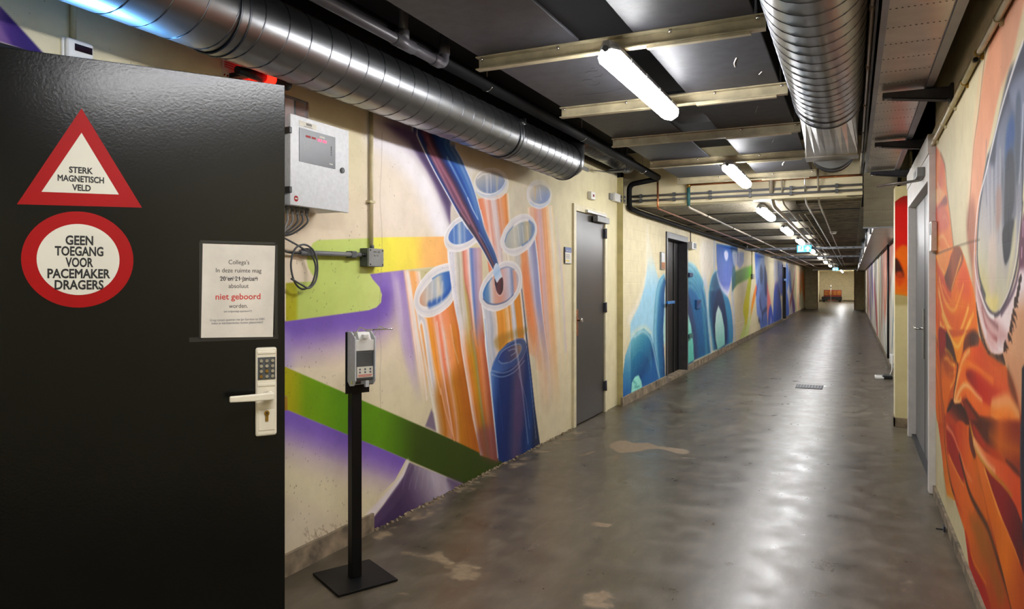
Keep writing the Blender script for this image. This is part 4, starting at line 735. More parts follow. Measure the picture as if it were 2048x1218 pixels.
    for q, w0, c in ((I((245, 810), (268, 660), (300, 540), (330, 460), (370, 410)), .018, (248, 196, 130)), (I((300, 560), (330, 520), (380, 530), (440, 560), (510, 620), (560, 660)), .014, (242, 140, 40)), (I((262, 800), (300, 720), (340, 690), (380, 720), (430, 780), (470, 820)), .016, (250, 200, 140)), (I((250, 825), (285, 830), (300, 800)), .014, (250, 210, 150)), (I((560, 900), (620, 870), (680, 850), (720, 900), (760, 950)), .05, (246, 176, 110))): C.stroke(q, w0, w0 * .7, c, .020, .85)
    C.poly(I((330, 740), (380, 740), (440, 810), (520, 860), (600, 880), (680, 870), (740, 930), (780, 1040), (690, 990), (640, 1020), (560, 950), (460, 940), (400, 860)), (240, 128, 26), .02, .65)
    C.poly(I((225, 800), (250, 845), (300, 840), (330, 880), (360, 960), (390, 1060), (400, 1218), (180, 1218), (170, 1000), (178, 930), (200, 850)), {'a': I((260, 830))[0], 'b': I((260, 1200))[0], 's': [(0, (62, 24, 8)), (.25, (110, 40, 8)), (.5, (196, 70, 10)), (1, (206, 80, 12))]}, .010, 1, False)
    C.poly(I((310, 820), (345, 800), (400, 880), (450, 945), (560, 955), (640, 1025), (690, 1000), (745, 1045), (790, 1110), (790, 1250), (420, 1250), (380, 1040)), {'a': I((420, 940))[0], 'b': I((640, 1240))[0], 's': [(0, (90, 36, 8)), (.3, (110, 56, 16)), (.65, (186, 90, 16)), (1, (200, 96, 20))]}, .012, 1, False)
    C.poly(I((310, 800), (350, 840), (420, 950), (460, 1050), (500, 1218), (420, 1218), (360, 960)), (176, 52, 8), .02, .7)
    C.stroke(I((275, 525), (262, 640), (245, 740), (232, 830), (190, 900)), .012, .008, (28, 14, 10), .008, .95); C.stroke(I((262, 570), (258, 680), (240, 780)), .004, .003, (236, 200, 160), .004, .7)
    C.stroke(I((40, 140), (62, 124), (85, 240), (110, 380)), .008, .006, (60, 40, 16), .008, .9); C.stroke(I((118, 250), (130, 480), (145, 760), (165, 930), (180, 1218)), .007, .007, (60, 26, 8), .008, .9)
    # long fibres at the left edge
    C.poly(I((40, 160), (62, 130), (85, 240), (110, 400), (120, 560), (138, 760), (165, 960), (185, 1218), (130, 1218), (95, 880), (60, 600), (44, 420)), {'a': I((50, 500))[0], 'b': I((150, 500))[0], 's': [(0, (214, 90, 10)), (.5, (234, 126, 14)), (1, (206, 90, 10))]}, .006, 1, False)
    for k in range(4): C.stroke(I((56 + k * 14, 300 + k * 30), (90 + k * 12, 640), (120 + k * 12, 1000), (140 + k * 12, 1218)), .003, .003, (96, 44, 10) if k % 2 else (246, 170, 70), .005, .8)
    C.poly(J((92, -20), (135, 0), (150, 150), (165, 300), (185, 420), (210, 490), (190, 500), (152, 478), (132, 330), (118, 190)), {'a': J((110, 0))[0], 'b': J((170, 480))[0], 's': [(0, (206, 84, 8)), (.6, (222, 120, 10)), (1, (232, 140, 20))]}, .005, 1, False)
    C.stroke(J((132, 0), (140, 140), (160, 300), (185, 420), (208, 480)), .010, .008, (40, 16, 6), .008, .9); C.stroke(J((155, 475), (180, 490), (205, 515)), .006, .008, (236, 206, 160), .006, .8)
    C.poly(J((145, 0), (300, 0), (325, 120), (345, 200), (372, 320), (400, 480), (450, 700), (500, 900), (560, 1120), (590, 1240), (385, 1240), (345, 1090), (300, 950), (285, 830), (270, 700), (225, 560), (205, 480), (180, 360), (150, 160)), {'a': J((200, 100))[0], 'b': J((480, 1200))[0], 's': [(0, (196, 60, 10)), (.35, (230, 112, 16)), (.7, (196, 104, 8)), (1, (190, 76, 4))]}, .006, 1, False)
    C.poly(J((150, 30), (185, 20), (230, 150), (262, 320), (255, 380), (200, 280), (165, 190)), (166, 28, 8), .02, .85); C.poly(J((160, 190), (195, 260), (250, 380), (290, 460), (330, 560), (300, 600), (250, 560), (200, 440), (175, 340)), (230, 118, 24), .015, .8)
    C.poly(J((215, -10), (270, -10), (300, 120), (330, 300), (380, 420), (400, 500), (420, 640), (370, 580), (310, 490), (270, 340), (245, 180)), {'a': J((240, 0))[0], 'b': J((360, 560))[0], 's': [(0, (210, 80, 12)), (.5, (226, 110, 30)), (1, (214, 110, 16))]}, .010); C.poly(J((300, 0), (325, 90), (345, 190), (330, 220), (300, 120)), (90, 32, 6), .012, .85)
    C.stroke(J((150, 10), (190, 60), (235, 180), (275, 300), (315, 370)), .016, .008, (240, 150, 110), .016, .8); C.stroke(J((165, 200), (205, 290), (262, 400)), .008, .006, (244, 176, 100), .010, .8)
    C.stroke(J((235, 200), (275, 360), (310, 470), (360, 570), (420, 680), (460, 800), (500, 930), (560, 1120), (580, 1218)), .014, .016, (56, 26, 4), .016, .85); C.poly(J((300, 600), (380, 640), (450, 780), (490, 940), (540, 1130), (500, 1200), (440, 1000), (360, 800)), (160, 104, 10), .05, .65)
    C.poly(J((272, 690), (300, 800), (330, 930), (400, 1060), (440, 1218), (385, 1218), (340, 1060), (300, 930), (284, 820)), (176, 22, 6), .016, .9); C.stroke(J((265, 640), (285, 760), (320, 880), (370, 980), (410, 1050)), .006, .004, (240, 140, 20), .010, .7); C.stroke(J((222, 545), (265, 680), (285, 830), (302, 960), (345, 1090), (385, 1225)), .003, .003, (248, 196, 130), .004, .7)
    C.poly(J((340, 180), (400, 270), (420, 330), (470, 470), (520, 640), (590, 800), (640, 940), (700, 1060), (700, 1240), (585, 1240), (530, 1010), (470, 760), (420, 560), (380, 380)), {'a': J((380, 300))[0], 'b': J((640, 1200))[0], 's': [(0, (224, 120, 40)), (.3, (214, 112, 10)), (.7, (226, 124, 8)), (1, (190, 84, 2))]}, .008, 1, False)
    C.stroke(J((400, 290), (430, 380), (490, 560), (560, 720), (630, 900)), .008, .005, (246, 186, 110), .010, .75)
    C.poly(J((400, 270), (440, 330), (500, 380), (560, 440), (610, 540), (660, 660), (660, 980), (600, 810), (520, 620), (450, 430)), {'a': J((430, 330))[0], 'b': J((640, 860))[0], 's': [(0, (150, 20, 6)), (.5, (150, 10, 4)), (1, (96, 2, 2))]}, .010, 1, False)
    C.poly(J((300, -30), (330, 80), (400, 170), (470, 220), (560, 270), (640, 350), (660, 400), (660, 680), (610, 540), (560, 450), (500, 380), (440, 320), (390, 250), (340, 180), (320, 90)), {'a': J((330, 80))[0], 'b': J((620, 420))[0], 's': [(0, (238, 150, 80)), (.4, (228, 110, 56)), (1, (216, 84, 24))]}, .010, 1, False)
    C.stroke(J((305, 0), (340, 150), (390, 240), (450, 320), (520, 390), (580, 470)), .010, .006, (176, 140, 20), .014, .8); C.stroke(J((330, 110), (380, 200), (430, 270), (470, 305)), .020, .010, (246, 190, 140), .018, .75)
    C.poly(J((310, -30), (420, 130), (520, 210), (600, 260), (660, 350), (660, -30)), {'a': J((420, 0))[0], 'b': J((600, 240))[0], 's': [(0, (96, 38, 8)), (.5, (196, 96, 10)), (1, (150, 52, 10))]}, .016, 1, False)
    C.poly(J((330, 0), (400, 110), (500, 190), (470, 210), (400, 160), (345, 80)), (196, 56, 12), .02, .7); C.poly(J((430, 60), (540, 110), (620, 130), (640, 200), (540, 170)), (212, 120, 20), .05, .7); C.poly(J((540, 230), (600, 270), (645, 340), (600, 310)), (60, 14, 6), .015, .8)
    # dark blue form at the right edge, bare cream strip along the bottom left
    C.poly(I((795, 560), (840, 480), (860, 2600), (800, 1900), (786, 1300), (790, 900)), (34, 36, 52), .008, 1, False)
    C.stroke(J((640, 0), (638, 300), (650, 600), (664, 700)), .006, .006, (70, 80, 110), .008, .8)
    C.poly(I((22, 400), (44, 420), (60, 600), (95, 880), (130, 1218), (22, 1218)), (212, 200, 164), .005, 1, False)
    C.poly(J((0, -40), (92, -20), (118, 190), (130, 320), (152, 480), (205, 505), (222, 560), (265, 690), (285, 830), (300, 960), (340, 1080), (385, 1225), (300, 1400), (0, 700)), (206, 196, 160), .004, 1, False)
    C.stroke(J((130, 330), (150, 480), (190, 500)), .03, .02, (172, 160, 116), .04, .5); C.stroke(S((30, 655), (180, 590), (340, 547)), .0012, .0012, (60, 34, 20), .0015, .9)
# ---------------------------------------------------------------- walls (the block walls carry slightly deeper pigments)
CREAM = (216, 205, 170)
def cols(px0, px1, step, X, extra=()):
    y = on_x([(p, HOR) for p in np.arange(px0, px1, step)], X)[:, 0]; return y
def with_cuts(a, cuts, lo, hi):
    a = np.concatenate([a[(a > lo) & (a < hi)], [lo, hi], cuts]); a = np.unique(np.round(a, 4)); return a
D4Y0, D4Y1, D4Z = 0.66, 2.04, 2.17        # laboratory doorway behind the black door
D1Y0, D1Y1, D1Z = 6.60, 7.53, 2.125       # grey door
def wall_left_near():
    Y = np.concatenate([np.arange(-4, 1.3, .25), cols(-10, 560, 3, LN), cols(560, 1250, 1.0, LN)])
    Y = with_cuts(Y, [D4Y0, D4Y1, D1Y0, D1Y1], -4, 8.02)
    Z = np.concatenate([np.arange(0, 2.33, .0043), np.arange(2.33, ZTOP + .01, .05)]); Z = with_cuts(Z, [D4Z, D1Z], 0, ZTOP)
    keep = lambda y, z: ~(((y > D4Y0) & (y < D4Y1) & (z < D4Z)) | ((y > D1Y0) & (y < D1Y1) & (z < D1Z)))
    P = np.stack([np.repeat(Y, len(Z)), np.tile(Z, len(Y))], 1); C = Canvas(P, lambda p: on_x(p, LN), CREAM, spacing(P, LN, 1.0)); paint_left_near(C)
    up = sstep(2.66, 2.69, P[:, 1])[:, None]; C.c = C.c * (1 - up) + np.array((26, 23, 22.)) * up      # wall colour turns near-black above the ducts
    me = grid_mesh('wall_left_near', Y, Z, lambda y, z: np.stack([np.full_like(y, LN), y, z], 1), keep, C.rgb())
    o = link('wall_left_near', me, M['mural'], None, (0, 0, 0)); return tag(o, 'plastered left wall with test tubes and pipette mural', None, None, 'structure')
wall_l = wall_left_near()
BH, BL = .1285, .30
def block_wall(name, X, facing, rects, paint, mat, parent_label, z0, z1, npx, mapper):
    """blocks as single pieces: each its own small grid with a recessed rim, painted where it stands"""
    pieces = []
    for (ya, yb) in rects:
        k = 0; z = z0
        while z < z1 - .01:
            zt = min(z + BH, z1); y = ya - (BL / 2 if k % 2 else 0)
            while y < yb - .005:
                a, b = max(y, ya), min(y + BL, yb)
                if b - a > .02: pieces.append((a, b, z, zt))
                y += BL
            z = zt; k += 1
    allP = []; meta = []
    for (a, b, c, d) in pieces:
        n = npx(a, b); m = max(8, int((d - c) / npx.row))
        yy = np.concatenate([[a], np.linspace(a + .003, b - .003, n), [b]]); zz = np.concatenate([[c], np.linspace(c + .003, d - .003, m), [d]])
        P = np.stack([np.repeat(yy, len(zz)), np.tile(zz, len(yy))], 1); allP.append(P); meta.append((len(yy), len(zz)))
    AP = np.vstack(allP); C = Canvas(AP, mapper, CREAM, spacing(AP, X, npx.step)); paint(C); C.c = 255 * (np.clip(C.c, 0, 255) / 255) ** (1.16 if facing < 0 else 1.05); rgb = C.rgb(); o = 0
    root = empty(name, (X, rects[0][0], 0), 0, parent_label, None, None, False, 'structure')
    for P, (ny, nz), (a, b, c, d) in zip(allP, meta, pieces):
        n = len(P); rim = (P[:, 0] < a + .001) | (P[:, 0] > b - .001) | (P[:, 1] < c + .001) | (P[:, 1] > d - .001)
        off = random.uniform(0, .0001); x = np.where(rim, -.0011 if facing > 0 else -.0003, off) * facing; V = np.stack([x, P[:, 0] - a, P[:, 1] - c], 1)
        i, j = np.meshgrid(np.arange(ny - 1), np.arange(nz - 1), indexing='ij'); q = (i * nz + j).ravel(); F = np.stack([q, q + nz, q + nz + 1, q + 1], 1)
        if facing < 0: F = F[:, ::-1]
        link('block', raw_mesh('block', V, F, rgb[o:o + n]), mat, root, (X, a, c)); o += n
    return root
class NP:
    def __init__(s, X, row, step): s.X, s.row, s.step = X, row, step
    def __call__(s, a, b): return int(np.clip(abs(proj(s.X, b, 1)[0] - proj(s.X, a, 1)[0]) / s.step, 4, 60))
D2Y0, D2Y1, D2Z = 10.17, 11.5, 2.14       # dark doorway in the far left wall
D5Y0, D5Y1 = 28.9, 30.2                   # far dark doorway
YB = 13.7
mapL = lambda p: on_x(p, LF); mapR = lambda p: on_x(p, RN)
blk_l = block_wall('wall_left_far', LF, 1, [(8.02, D2Y0), (D2Y1, YB)], paint_left_far, M['mural_block'], 'painted block wall on the left with blue arch mural', 0, ZLOW, NP(LF, .007, 1.0), mapL)
MBw = MB(); MBw.box((LF - .05, D2Y0, D2Z), (LF, D2Y1, ZLOW)); lint = MBw.build('wall_lintel', M['cream'], blk_l)
def wall_left_rest():
    Y = with_cuts(np.concatenate([cols(1390, 1612, 1.0, LF), np.arange(YB, YEND, .5)]), [D5Y0, D5Y1], YB, YEND)
    Z = np.unique(np.round(np.concatenate([np.arange(0, ZLOW, .016), [ZLOW, D2Z]] + [[k * BH - .005, k * BH, k * BH + .005] for k in range(1, 19)]), 4)); Z = Z[(Z >= 0) & (Z <= ZLOW)]
    P = np.stack([np.repeat(Y, len(Z)), np.tile(Z, len(Y))], 1); C = Canvas(P, mapL, CREAM, spacing(P, LF, 1.0)); paint_left_far(C); C.c = 255 * (np.clip(C.c, 0, 255) / 255) ** 1.05
    pos = lambda y, z: np.stack([LF - .0015 * (np.abs(z / BH - np.round(z / BH)) * BH < .002), y, z], 1)
    me = grid_mesh('blocks_beyond', Y, Z, pos, lambda y, z: ~((y > D5Y0) & (y < D5Y1) & (z < 2.14)), C.rgb())
    link('blocks_beyond', me, M['mural_block'], blk_l, (0, 0, 0), None, None, None, 'stuff')
wall_left_rest()
D3Y0, D3Y1 = 5.52, 7.58                    # frame of the right-hand double door
blk_r = block_wall('wall_right_near', RN, -1, [(2.45, D3Y0)], paint_right_near, M['mural_block'], 'painted block wall on the right with eye and muscle mural', .006, 2.45, NP(RN, .0038, .9), mapR)
def wall_right_rest():
    m = MB(); m.box((RN, -4, 0), (RN + .06, 2.45, ZTOP)); m.box((RN, 2.45, 2.45), (RN + .06, D3Y1, ZTOP)); m.box((RN, D3Y0, 2.26), (RN + .06, 8.0, ZTOP))
    m.build('wall_upper', M['cream'], blk_r)
    Y = with_cuts(np.concatenate([cols(1734, 1792, .5, RF), np.arange(8.1, YEND, .4)]), [], 8.1, YEND); Z = np.arange(0, ZLOW + .01, .015); Z[-1] = ZLOW
    P = np.stack([np.repeat(Y, len(Z)), np.tile(Z, len(Y))], 1); C = Canvas(P, lambda p: on_x(p, RF), (222, 214, 196), spacing(P, RF, .5)); paint_right_far(C)
    me = grid_mesh('wall_right_far', Y, Z, lambda y, z: np.stack([np.full_like(y, RF), y, z], 1), None, C.rgb())
    tag(link('wall_right_far', me, M['mural'], None, (0, 0, 0)), 'far right wall with dripping coloured strokes', None, None, 'structure')
    # pilaster after the double door
    m = MB(); m.box((.378, 8.003, 0), (RF + .05, 8.25, 2.36)); pil = m.build('wall_pilaster_right', M['cream'], None, 'cream pilaster with red painted top beside the white door frame', None, None, 'structure')
    X = np.linspace(.378, .66, 60); Z = np.linspace(0, 2.36, 480); P = np.stack([np.repeat(X, len(Z)), np.tile(Z, len(X))], 1)
    C = Canvas(P, lambda p: on_y(p, 8.0), (206, 196, 152)); paint_pilaster(C)
    me = grid_mesh('painted_face', X, Z, lambda x, z: np.stack([x, np.full_like(x, 8.0), z], 1), None, C.rgb()); link('painted_face', me, M['mural'], pil, (0, 0, 0))
    MB().box((.365, 7.985, 0), (.52, 8.0, .085)).box((.365, 7.985, 0), (.378, 8.26, .085)).build('plinth', M['plaster_raw'], pil)
wall_right_rest()
# ---------------------------------------------------------------- floor, ceilings, plinths, end of the corridor
def floor():
    X = np.unique(np.round(np.concatenate([[-5.2, -4, -2.7], np.arange(-2.5, .66, .025), [1.2]]), 4)); Y = np.unique(np.round(np.concatenate([np.arange(-4, 2.4, .4), np.arange(2.4, 8.2, .025), np.arange(8.2, 64.6, .6)]), 4))
    P = np.stack([np.repeat(X, len(Y)), np.tile(Y, len(X))], 1); C = Canvas(P, lambda p: on_z(p), (0, 0, 0))
    T = crop(1100, 840, 5.075); U = crop(570, 1000, 2.926); one = (255, 255, 255)
    C.poly(T((610, 245), (740, 205), (870, 230), (1000, 230), (1090, 265), (1250, 280), (1410, 310), (1390, 350), (1240, 325), (1060, 290), (900, 320), (700, 325), (620, 285)), one, .05, .62)
    C.poly(T((520, 410), (700, 325), (760, 400), (700, 440), (560, 440)), one, .08, .40); C.poly(T((280, 360), (490, 295), (420, 345), (300, 370)), one, .06, .5); C.poly(T((1240, 365), (1400, 380), (1560, 385), (1420, 400)), one, .04, .45); C.poly(T((400, 1050), (480, 1025), (650, 1060), (600, 1095), (470, 1085)), one, .03, .45); C.poly(T((600, 450), (930, 460), (1050, 440), (900, 480)), one, .06, .25)
    C.poly(U((660, 310), (760, 290), (800, 310), (740, 340)), one, .08, .38); C.poly(U((820, 360), (900, 270), (1010, 350), (1170, 390), (1170, 470), (1040, 490), (950, 455), (880, 395)), one, .09, .42); C.poly(U((1740, 570), (1860, 530), (1930, 580), (1920, 640), (1750, 640)), one, .06, .45); C.poly(U((640, 540), (740, 530), (740, 570), (660, 560)), one, .03, .35)
    C.poly([(1745, 1150), (1830, 1150), (1880, 1210), (1760, 1215)], one, .12, .26); C.poly([(745, 1062), (1080, 892), (1150, 862), (1170, 870), (1000, 960), (790, 1075)], one, .06, .32)
    V = np.stack([P[:, 0], P[:, 1], np.zeros(len(P))], 1); nx, ny = len(X), len(Y); i, j = np.meshgrid(np.arange(nx - 1), np.arange(ny - 1), indexing='ij'); q = (i * ny + j).ravel(); F = np.stack([q, q + ny, q + ny + 1, q + 1], 1)
    me = raw_mesh('floor', V, F, None); at = me.attributes.new('patch', 'FLOAT', 'POINT'); at.data.foreach_set('value', (C.c[:, 0] / 255).astype(np.float32))
    tag(link('floor', me, M['floor'], None, (0, 0, 0)), 'worn polished concrete floor with pale flaked patches', None, None, 'structure')
floor()
S_ = dict(kind='structure')
MB().box((-2.7, -4.2, ZTOP), (.9, YSTEP + .3, ZTOP + .1)).build('ceiling_upper', M['void'], None, 'black upper slab above the ducts', **S_)
ds = MB().box((LN - .05, YSTEP, ZLOW), (.094, YSTEP + .25, ZTOP)).box((.45, YSTEP, ZLOW + .05), (.62, YSTEP + .25, ZTOP)).build('wall_downstand', M['cream'], None, 'cream downstand beam where the ceiling drops', **S_)
def low_ceiling():
    m = MB()
    def f(u, v):
        x = -2.45 + 2.545 * u; y = YSTEP + .02 + (YEND - YSTEP) * v; k = (y - YSTEP) / 1.55
        z = ZLOW + .020 * abs(math.sin(PI * k)) ** .7 * (1 if x < -.55 else .35) + .004 * math.sin(x * 9 + y * 5)
        return (x, y, z)
    m.grid(lambda u, v: f(u, v), 30, 360)
    c = m.build('ceiling_lower', M['ceil'], None, 'low rough concrete ceiling over the far corridor', **S_)
    MB().box((-2.5, YSTEP + .25, ZLOW + .09), (.094, YEND, ZLOW + .12)).box((.094, 9.72, ZLOW + .01), (.65, YEND, ZLOW + .05)).build('slab_back', M['ceil'], c)
    y = YSTEP + .45
    for k in range(120):
        if y > 34: break
        MB().box((-.58, y, ZLOW - .022), (.08, y + .10, ZLOW + .03)).build('rib', M['rib'], c, bev=.008, seg=1); y += .215
    return c
low_ceiling()
m = MB().box((LN, YSTEP - .28, 0), (LF, 8.03, ZLOW + .3)); m.build('trim_1', M['olive'], None, 'dark olive wall return beside the grey door', **S_)  # short wall return, darker and more olive than the cream walls
def plinth(name, x0, x1, ya, yb, h, lab):
    m = MB()
    def f(u, v): return None
    n = max(2, int((yb - ya) / .12)); sx = 1 if x1 > x0 else -1
    rings = []
    for i in range(n + 1):
        y = ya + (yb - ya) * i / n; j = random.uniform(-.003, .003) if yb - ya < 6 else random.uniform(-.002, .002)
        rings.append([(x0, y, 0), (x1 + j * sx, y, 0), (x1 + j * .6 * sx, y, h + j), (x0, y, h + j)])
    m.loft(rings); return m.build(name, M['plaster_raw'], None, lab, kind='structure', fix=True)
plinth('baseboard_left_near', LN, LN + .018, 2.05, 3.33, .105, 'crumbling concrete plinth behind the dispenser stand')
plinth('baseboard_left_middle', LF, LF + .022, 7.93, D2Y0 - .06, .10, 'grey concrete plinth under the small blue arch')
plinth('baseboard_left_far', LF, LF + .022, D2Y1 + .06, D5Y0, .10, 'grey concrete plinth along the blue arches')
plinth('baseboard_left_end', LF, LF + .022, D5Y1, YEND, .10, 'grey concrete plinth at the far end on the left')
plinth('baseboard_right_near', RN, RN - .016, 2.0, D3Y0, .058, 'grey concrete plinth under the muscle mural')
plinth('baseboard_right_far', RF, RF - .022, 8.27, YEND, .08, 'grey concrete plinth along the far right wall')
# crumbs along the left wall foot
def crumbs():
    m = MB()
    for k in range(240):
        y = random.uniform(3.33, 6.5); r = random.uniform(.002, .008); x = LN + random.uniform(.0, .03); a = random.random() * 3
        m.box((-r, -r * 1.6, 0), (r, r * 1.6, r * .9), Matrix.Translation((x, y, 0)) @ Matrix.Rotation(a, 4, 'Z') @ Matrix.Rotation(.3, 4, 'X'))
    m.build('plaster_crumbs', M['debris'], None, 'plaster crumbs along the foot of the tube mural', 'debris', None, 'stuff')
crumbs()
# end wall with wide opening, room beyond
e = MB().box((-2.6, YEND, 0), (-1.757, YEND + .15, ZLOW + .1)).box((.098, YEND, 0), (.75, YEND + .15, ZLOW + .1)).box((-1.757, YEND, 2.17), (.098, YEND + .15, ZLOW + .1))
e = e.build('wall_end', M['cream_dull'], None, 'cream end wall with a wide open passage', **S_)
MB().box((-1.775, YEND - .02, 0), (-1.735, YEND + .17, 2.17)).build('door_frame_edge', M['wood'], e); MB().box((.076, YEND - .02, 0), (.116, YEND + .17, 2.17)).build('door_frame_edge', M['wood'], e)
MB().box((-2.6, 64, 0), (1.1, 64.1, 2.6)).build('wall_back_room', M['cream'], None, 'cream wall of the room at the end', **S_)
MB().box((-2.5, YEND + .15, 0), (-2.4, 64, 2.6)).build('wall_back_room_left', M['cream'], None, 'left wall of the room at the end', **S_)
MB().box((.9, YEND + .15, 0), (1.0, 64, 2.6)).build('wall_back_room_right', M['cream'], None, 'right wall of the room at the end', **S_)
MB().box((-2.5, YEND + .15, 2.4), (1.0, 64, 2.5)).build('ceiling_back_room', M['cream_dull'], None, 'ceiling of the room at the end', **S_)
MB().box((-2.4, 63.97, 0), (.9, 64, .10)).build('baseboard_back_room', M['plaster_raw'], None, 'plinth in the room at the end', **S_)
MB().box((-2.6, -4.15, 0), (.7, -4.0, ZTOP)).build('wall_behind', M['cream'], None, 'cream wall behind the viewpoint', **S_)
MB().box((RN, D3Y1, 0), (RN + .05, 8.003, 2.27)).box((RN + .09, D3Y0, 0), (RN + .12, D3Y1, 2.3)).build('wall_right_return', M['cream'], None, 'cream wall strip beside the double door', **S_)
# laboratory behind the black door
lab = MB().box((-5.0, -1.5, 0), (-4.95, 3.2, 2.7)).box((-5.0, -1.5, 0), (LN - .12, -1.45, 2.7)).box((-5.0, 3.15, 0), (LN - .12, 3.2, 2.7)).box((-5, -1.5, 2.65), (LN - .12, 3.2, 2.7)).box((LN - .16, -1.5, 0), (LN - .12, D4Y0, 2.7)).box((LN - .16, D4Y1, 0), (LN - .12, 3.2, 2.7)).box((LN - .16, D4Y0, D4Z), (LN - .12, D4Y1, 2.7))
lab.build('wall_laboratory', M['dgrey'], None, 'dark laboratory walls behind the black door', **S_)
la = bpy.data.lights.new('laboratory_lamp', 'AREA'); la.energy = ROOM_LAMP; la.color = (.16, .47, 1.0); la.size = .6; la.shape = 'DISK'
lo = bpy.data.objects.new('laboratory_lamp', la); COL.objects.link(lo); lo.location = (-3.4, 2.4, .6); lo.rotation_euler = Vector((1.2, -.75, 1.6)).to_track_quat('-Z', 'Y').to_euler()
tag(lo, 'bluish light panel in the laboratory behind the black door', 'lamp')
# ---------------------------------------------------------------- ducts
def helix(x, z, r, ya, yb, pitch, n=22):
    k = int((yb - ya) / pitch * n); return [(x + r * math.cos(2 * PI * i / n), ya + pitch * i / n, z + r * math.sin(2 * PI * i / n)) for i in range(k + 1)]
def cyl_y(m, x, z, r, ya, yb, n=48, open_=True):
    return m.tube([(x, ya, z), (x, yb, z)], r, n, not open_)
DX, DZ, DR = -2.17, 2.42, .15
t = empty('spiral_duct', (DX, 2, DZ), 0, 'large galvanised spiral duct running along the left wall', 'duct')
m = MB(); cyl_y(m, DX, DZ, DR, -.5, 5.58); m.build('tube', M['duct'], t)
m = MB(); m.tube(helix(DX, DZ, DR, -.5, 5.55, .1285), .0034, 6, False); m.build('seam', M['duct_seam'], t)
for y in (1.97, 4.42): MB().tube([(DX, y - .022, DZ), (DX, y + .022, DZ)], DR + .004, 40, False).build('coupling', M['duct'], t); MB().tube(arc((DX, y - .022, DZ), DR + .005, 0, 2 * PI, 40, 'xz')[:-1], .004, 6, closed=True).build('coupling_rim', M['duct_seam'], t); MB().tube(arc((DX, y + .022, DZ), DR + .005, 0, 2 * PI, 40, 'xz')[:-1], .004, 6, closed=True).build('coupling_rim', M['duct_seam'], t)
for y in (1.97, 4.42):
    MB().box((DX + .132, y - .03, DZ + .07), (DX + .165, y + .03, DZ + .075)).box((DX + .14, y - .006, DZ + .06), (DX + .175, y + .006, DZ + .10)).build('clamp_screw', M['chrome'], t)
MB().tube(arc((DX, 5.58, DZ), DR + .002, 0, 2 * PI, 40, 'xz')[:-1], .006, 8, closed=True).build('end_rim', M['duct_seam'], t)
m = MB(); m.tube([(DX, 5.58, DZ), (DX, 5.66, DZ + .01), (DX - .03, 5.80, DZ + .16), (DX - .045, 5.92, DZ + .26), (DX - .05, 5.99, DZ + .28)], [DR - .004, DR - .006, .125, .108, .100], 40, True); m.build('reducer', M['duct'], t)
t = empty('small_spiral_duct', (-2.22, 6.5, 2.6), 0, 'smaller spiral duct continuing from the large left duct', 'duct')
m = MB(); m.tube([(-2.22, 6.0, 2.70), (-2.22, 7.6, 2.70)], .098, 32, True); m.build('tube', M['duct'], t)
hx = helix(-2.22, 2.70, .099, 6.02, 7.58, .10, 18); MB().tube(hx, .002, 4, False).build('seam', M['duct_seam'], t)
t = empty('perforated_bracket', (-2.22, 7.2, 2.55), 0, 'perforated steel hanger bracket under the small spiral duct', 'bracket')
MB().box((LN + .002, 6.45, 2.55), (LN + .035, 6.52, 2.62)).build('wall_foot', M['grey'], t); MB().box((LN + .002, 6.72, 2.55), (LN + .02, 6.98, 2.585)).build('wall_foot', M['grey'], t)
MB().loft([[(-2.44, 7.14, 2.585), (-2.44, 7.20, 2.585), (-2.44, 7.20, 2.592), (-2.44, 7.14, 2.592)], [(-2.30, 7.14, 2.560), (-2.30, 7.20, 2.560), (-2.30, 7.20, 2.567), (-2.30, 7.14, 2.567)], [(-2.08, 7.14, 2.560), (-2.08, 7.20, 2.560), (-2.08, 7.20, 2.567), (-2.08, 7.14, 2.567)]]).build('arm', M['strut'], t, fix=True)
MB().box((-2.30, 7.20, 2.555), (-2.08, 7.204, 2.60)).build('upstand', M['strut'], t)
for k in range(4): MB().cyl((-2.27 + k * .05, 7.1375, 2.5595), (-2.27 + k * .05, 7.17, 2.5585), .008, 8).build('slot', M['black'], t)
MB().box((-2.28, 7.02, 2.545), (-2.08, 7.12, 2.556)).build('plate', M['bracket'], t); MB().cyl((-2.095, 7.17, 2.567), (-2.095, 7.17, ZTOP), .006, 6).build('hanger_rod', M['strut'], t)
# right-hand spiral duct with square transition
RX, RZ, RR = -.141, 2.587, .2
t = empty('wide_spiral_duct', (RX, 3, RZ), 0, 'wide spiral duct overhead on the right with square transition', 'duct')
m = MB(); cyl_y(m, RX, RZ, RR, -2, 4.97, 56); m.build('tube', M['duct'], t)
MB().tube(helix(RX, RZ, RR, -2, 4.9, .1285, 26), .0036, 6, False).build('seam', M['duct_seam'], t)
for y in (4.80, 4.97): MB().tube(arc((RX, y, RZ), RR + .002, 0, 2 * PI, 44, 'xz')[:-1], .004, 6, closed=True).build('end_rim', M['duct_seam'], t)
n = 32; c0 = [(RX + .19 * math.cos(2 * PI * k / n), 4.97, RZ + .19 * math.sin(2 * PI * k / n)) for k in range(n)]
def sq(y, x0, x1, z0, z1):
    out = []
    for k in range(n):
        a = 2 * PI * k / n; c, s = math.cos(a), math.sin(a); q = 1 / max(abs(c), abs(s)); out.append(((x0 + x1) / 2 + c * q * (x1 - x0) / 2, y, (z0 + z1) / 2 + s * q * (z1 - z0) / 2))
    return out
m = MB(); m.loft([c0, sq(6.22, -.335, .035, 2.42, 2.78)], False, False); m.build('transition', M['sheet'], t)
m = MB(); m.loft([sq(6.22, -.345, .045, 2.41, 2.79), sq(6.42, -.345, .045, 2.41, 2.79)]); m.build('collar', M['sheet'], t)
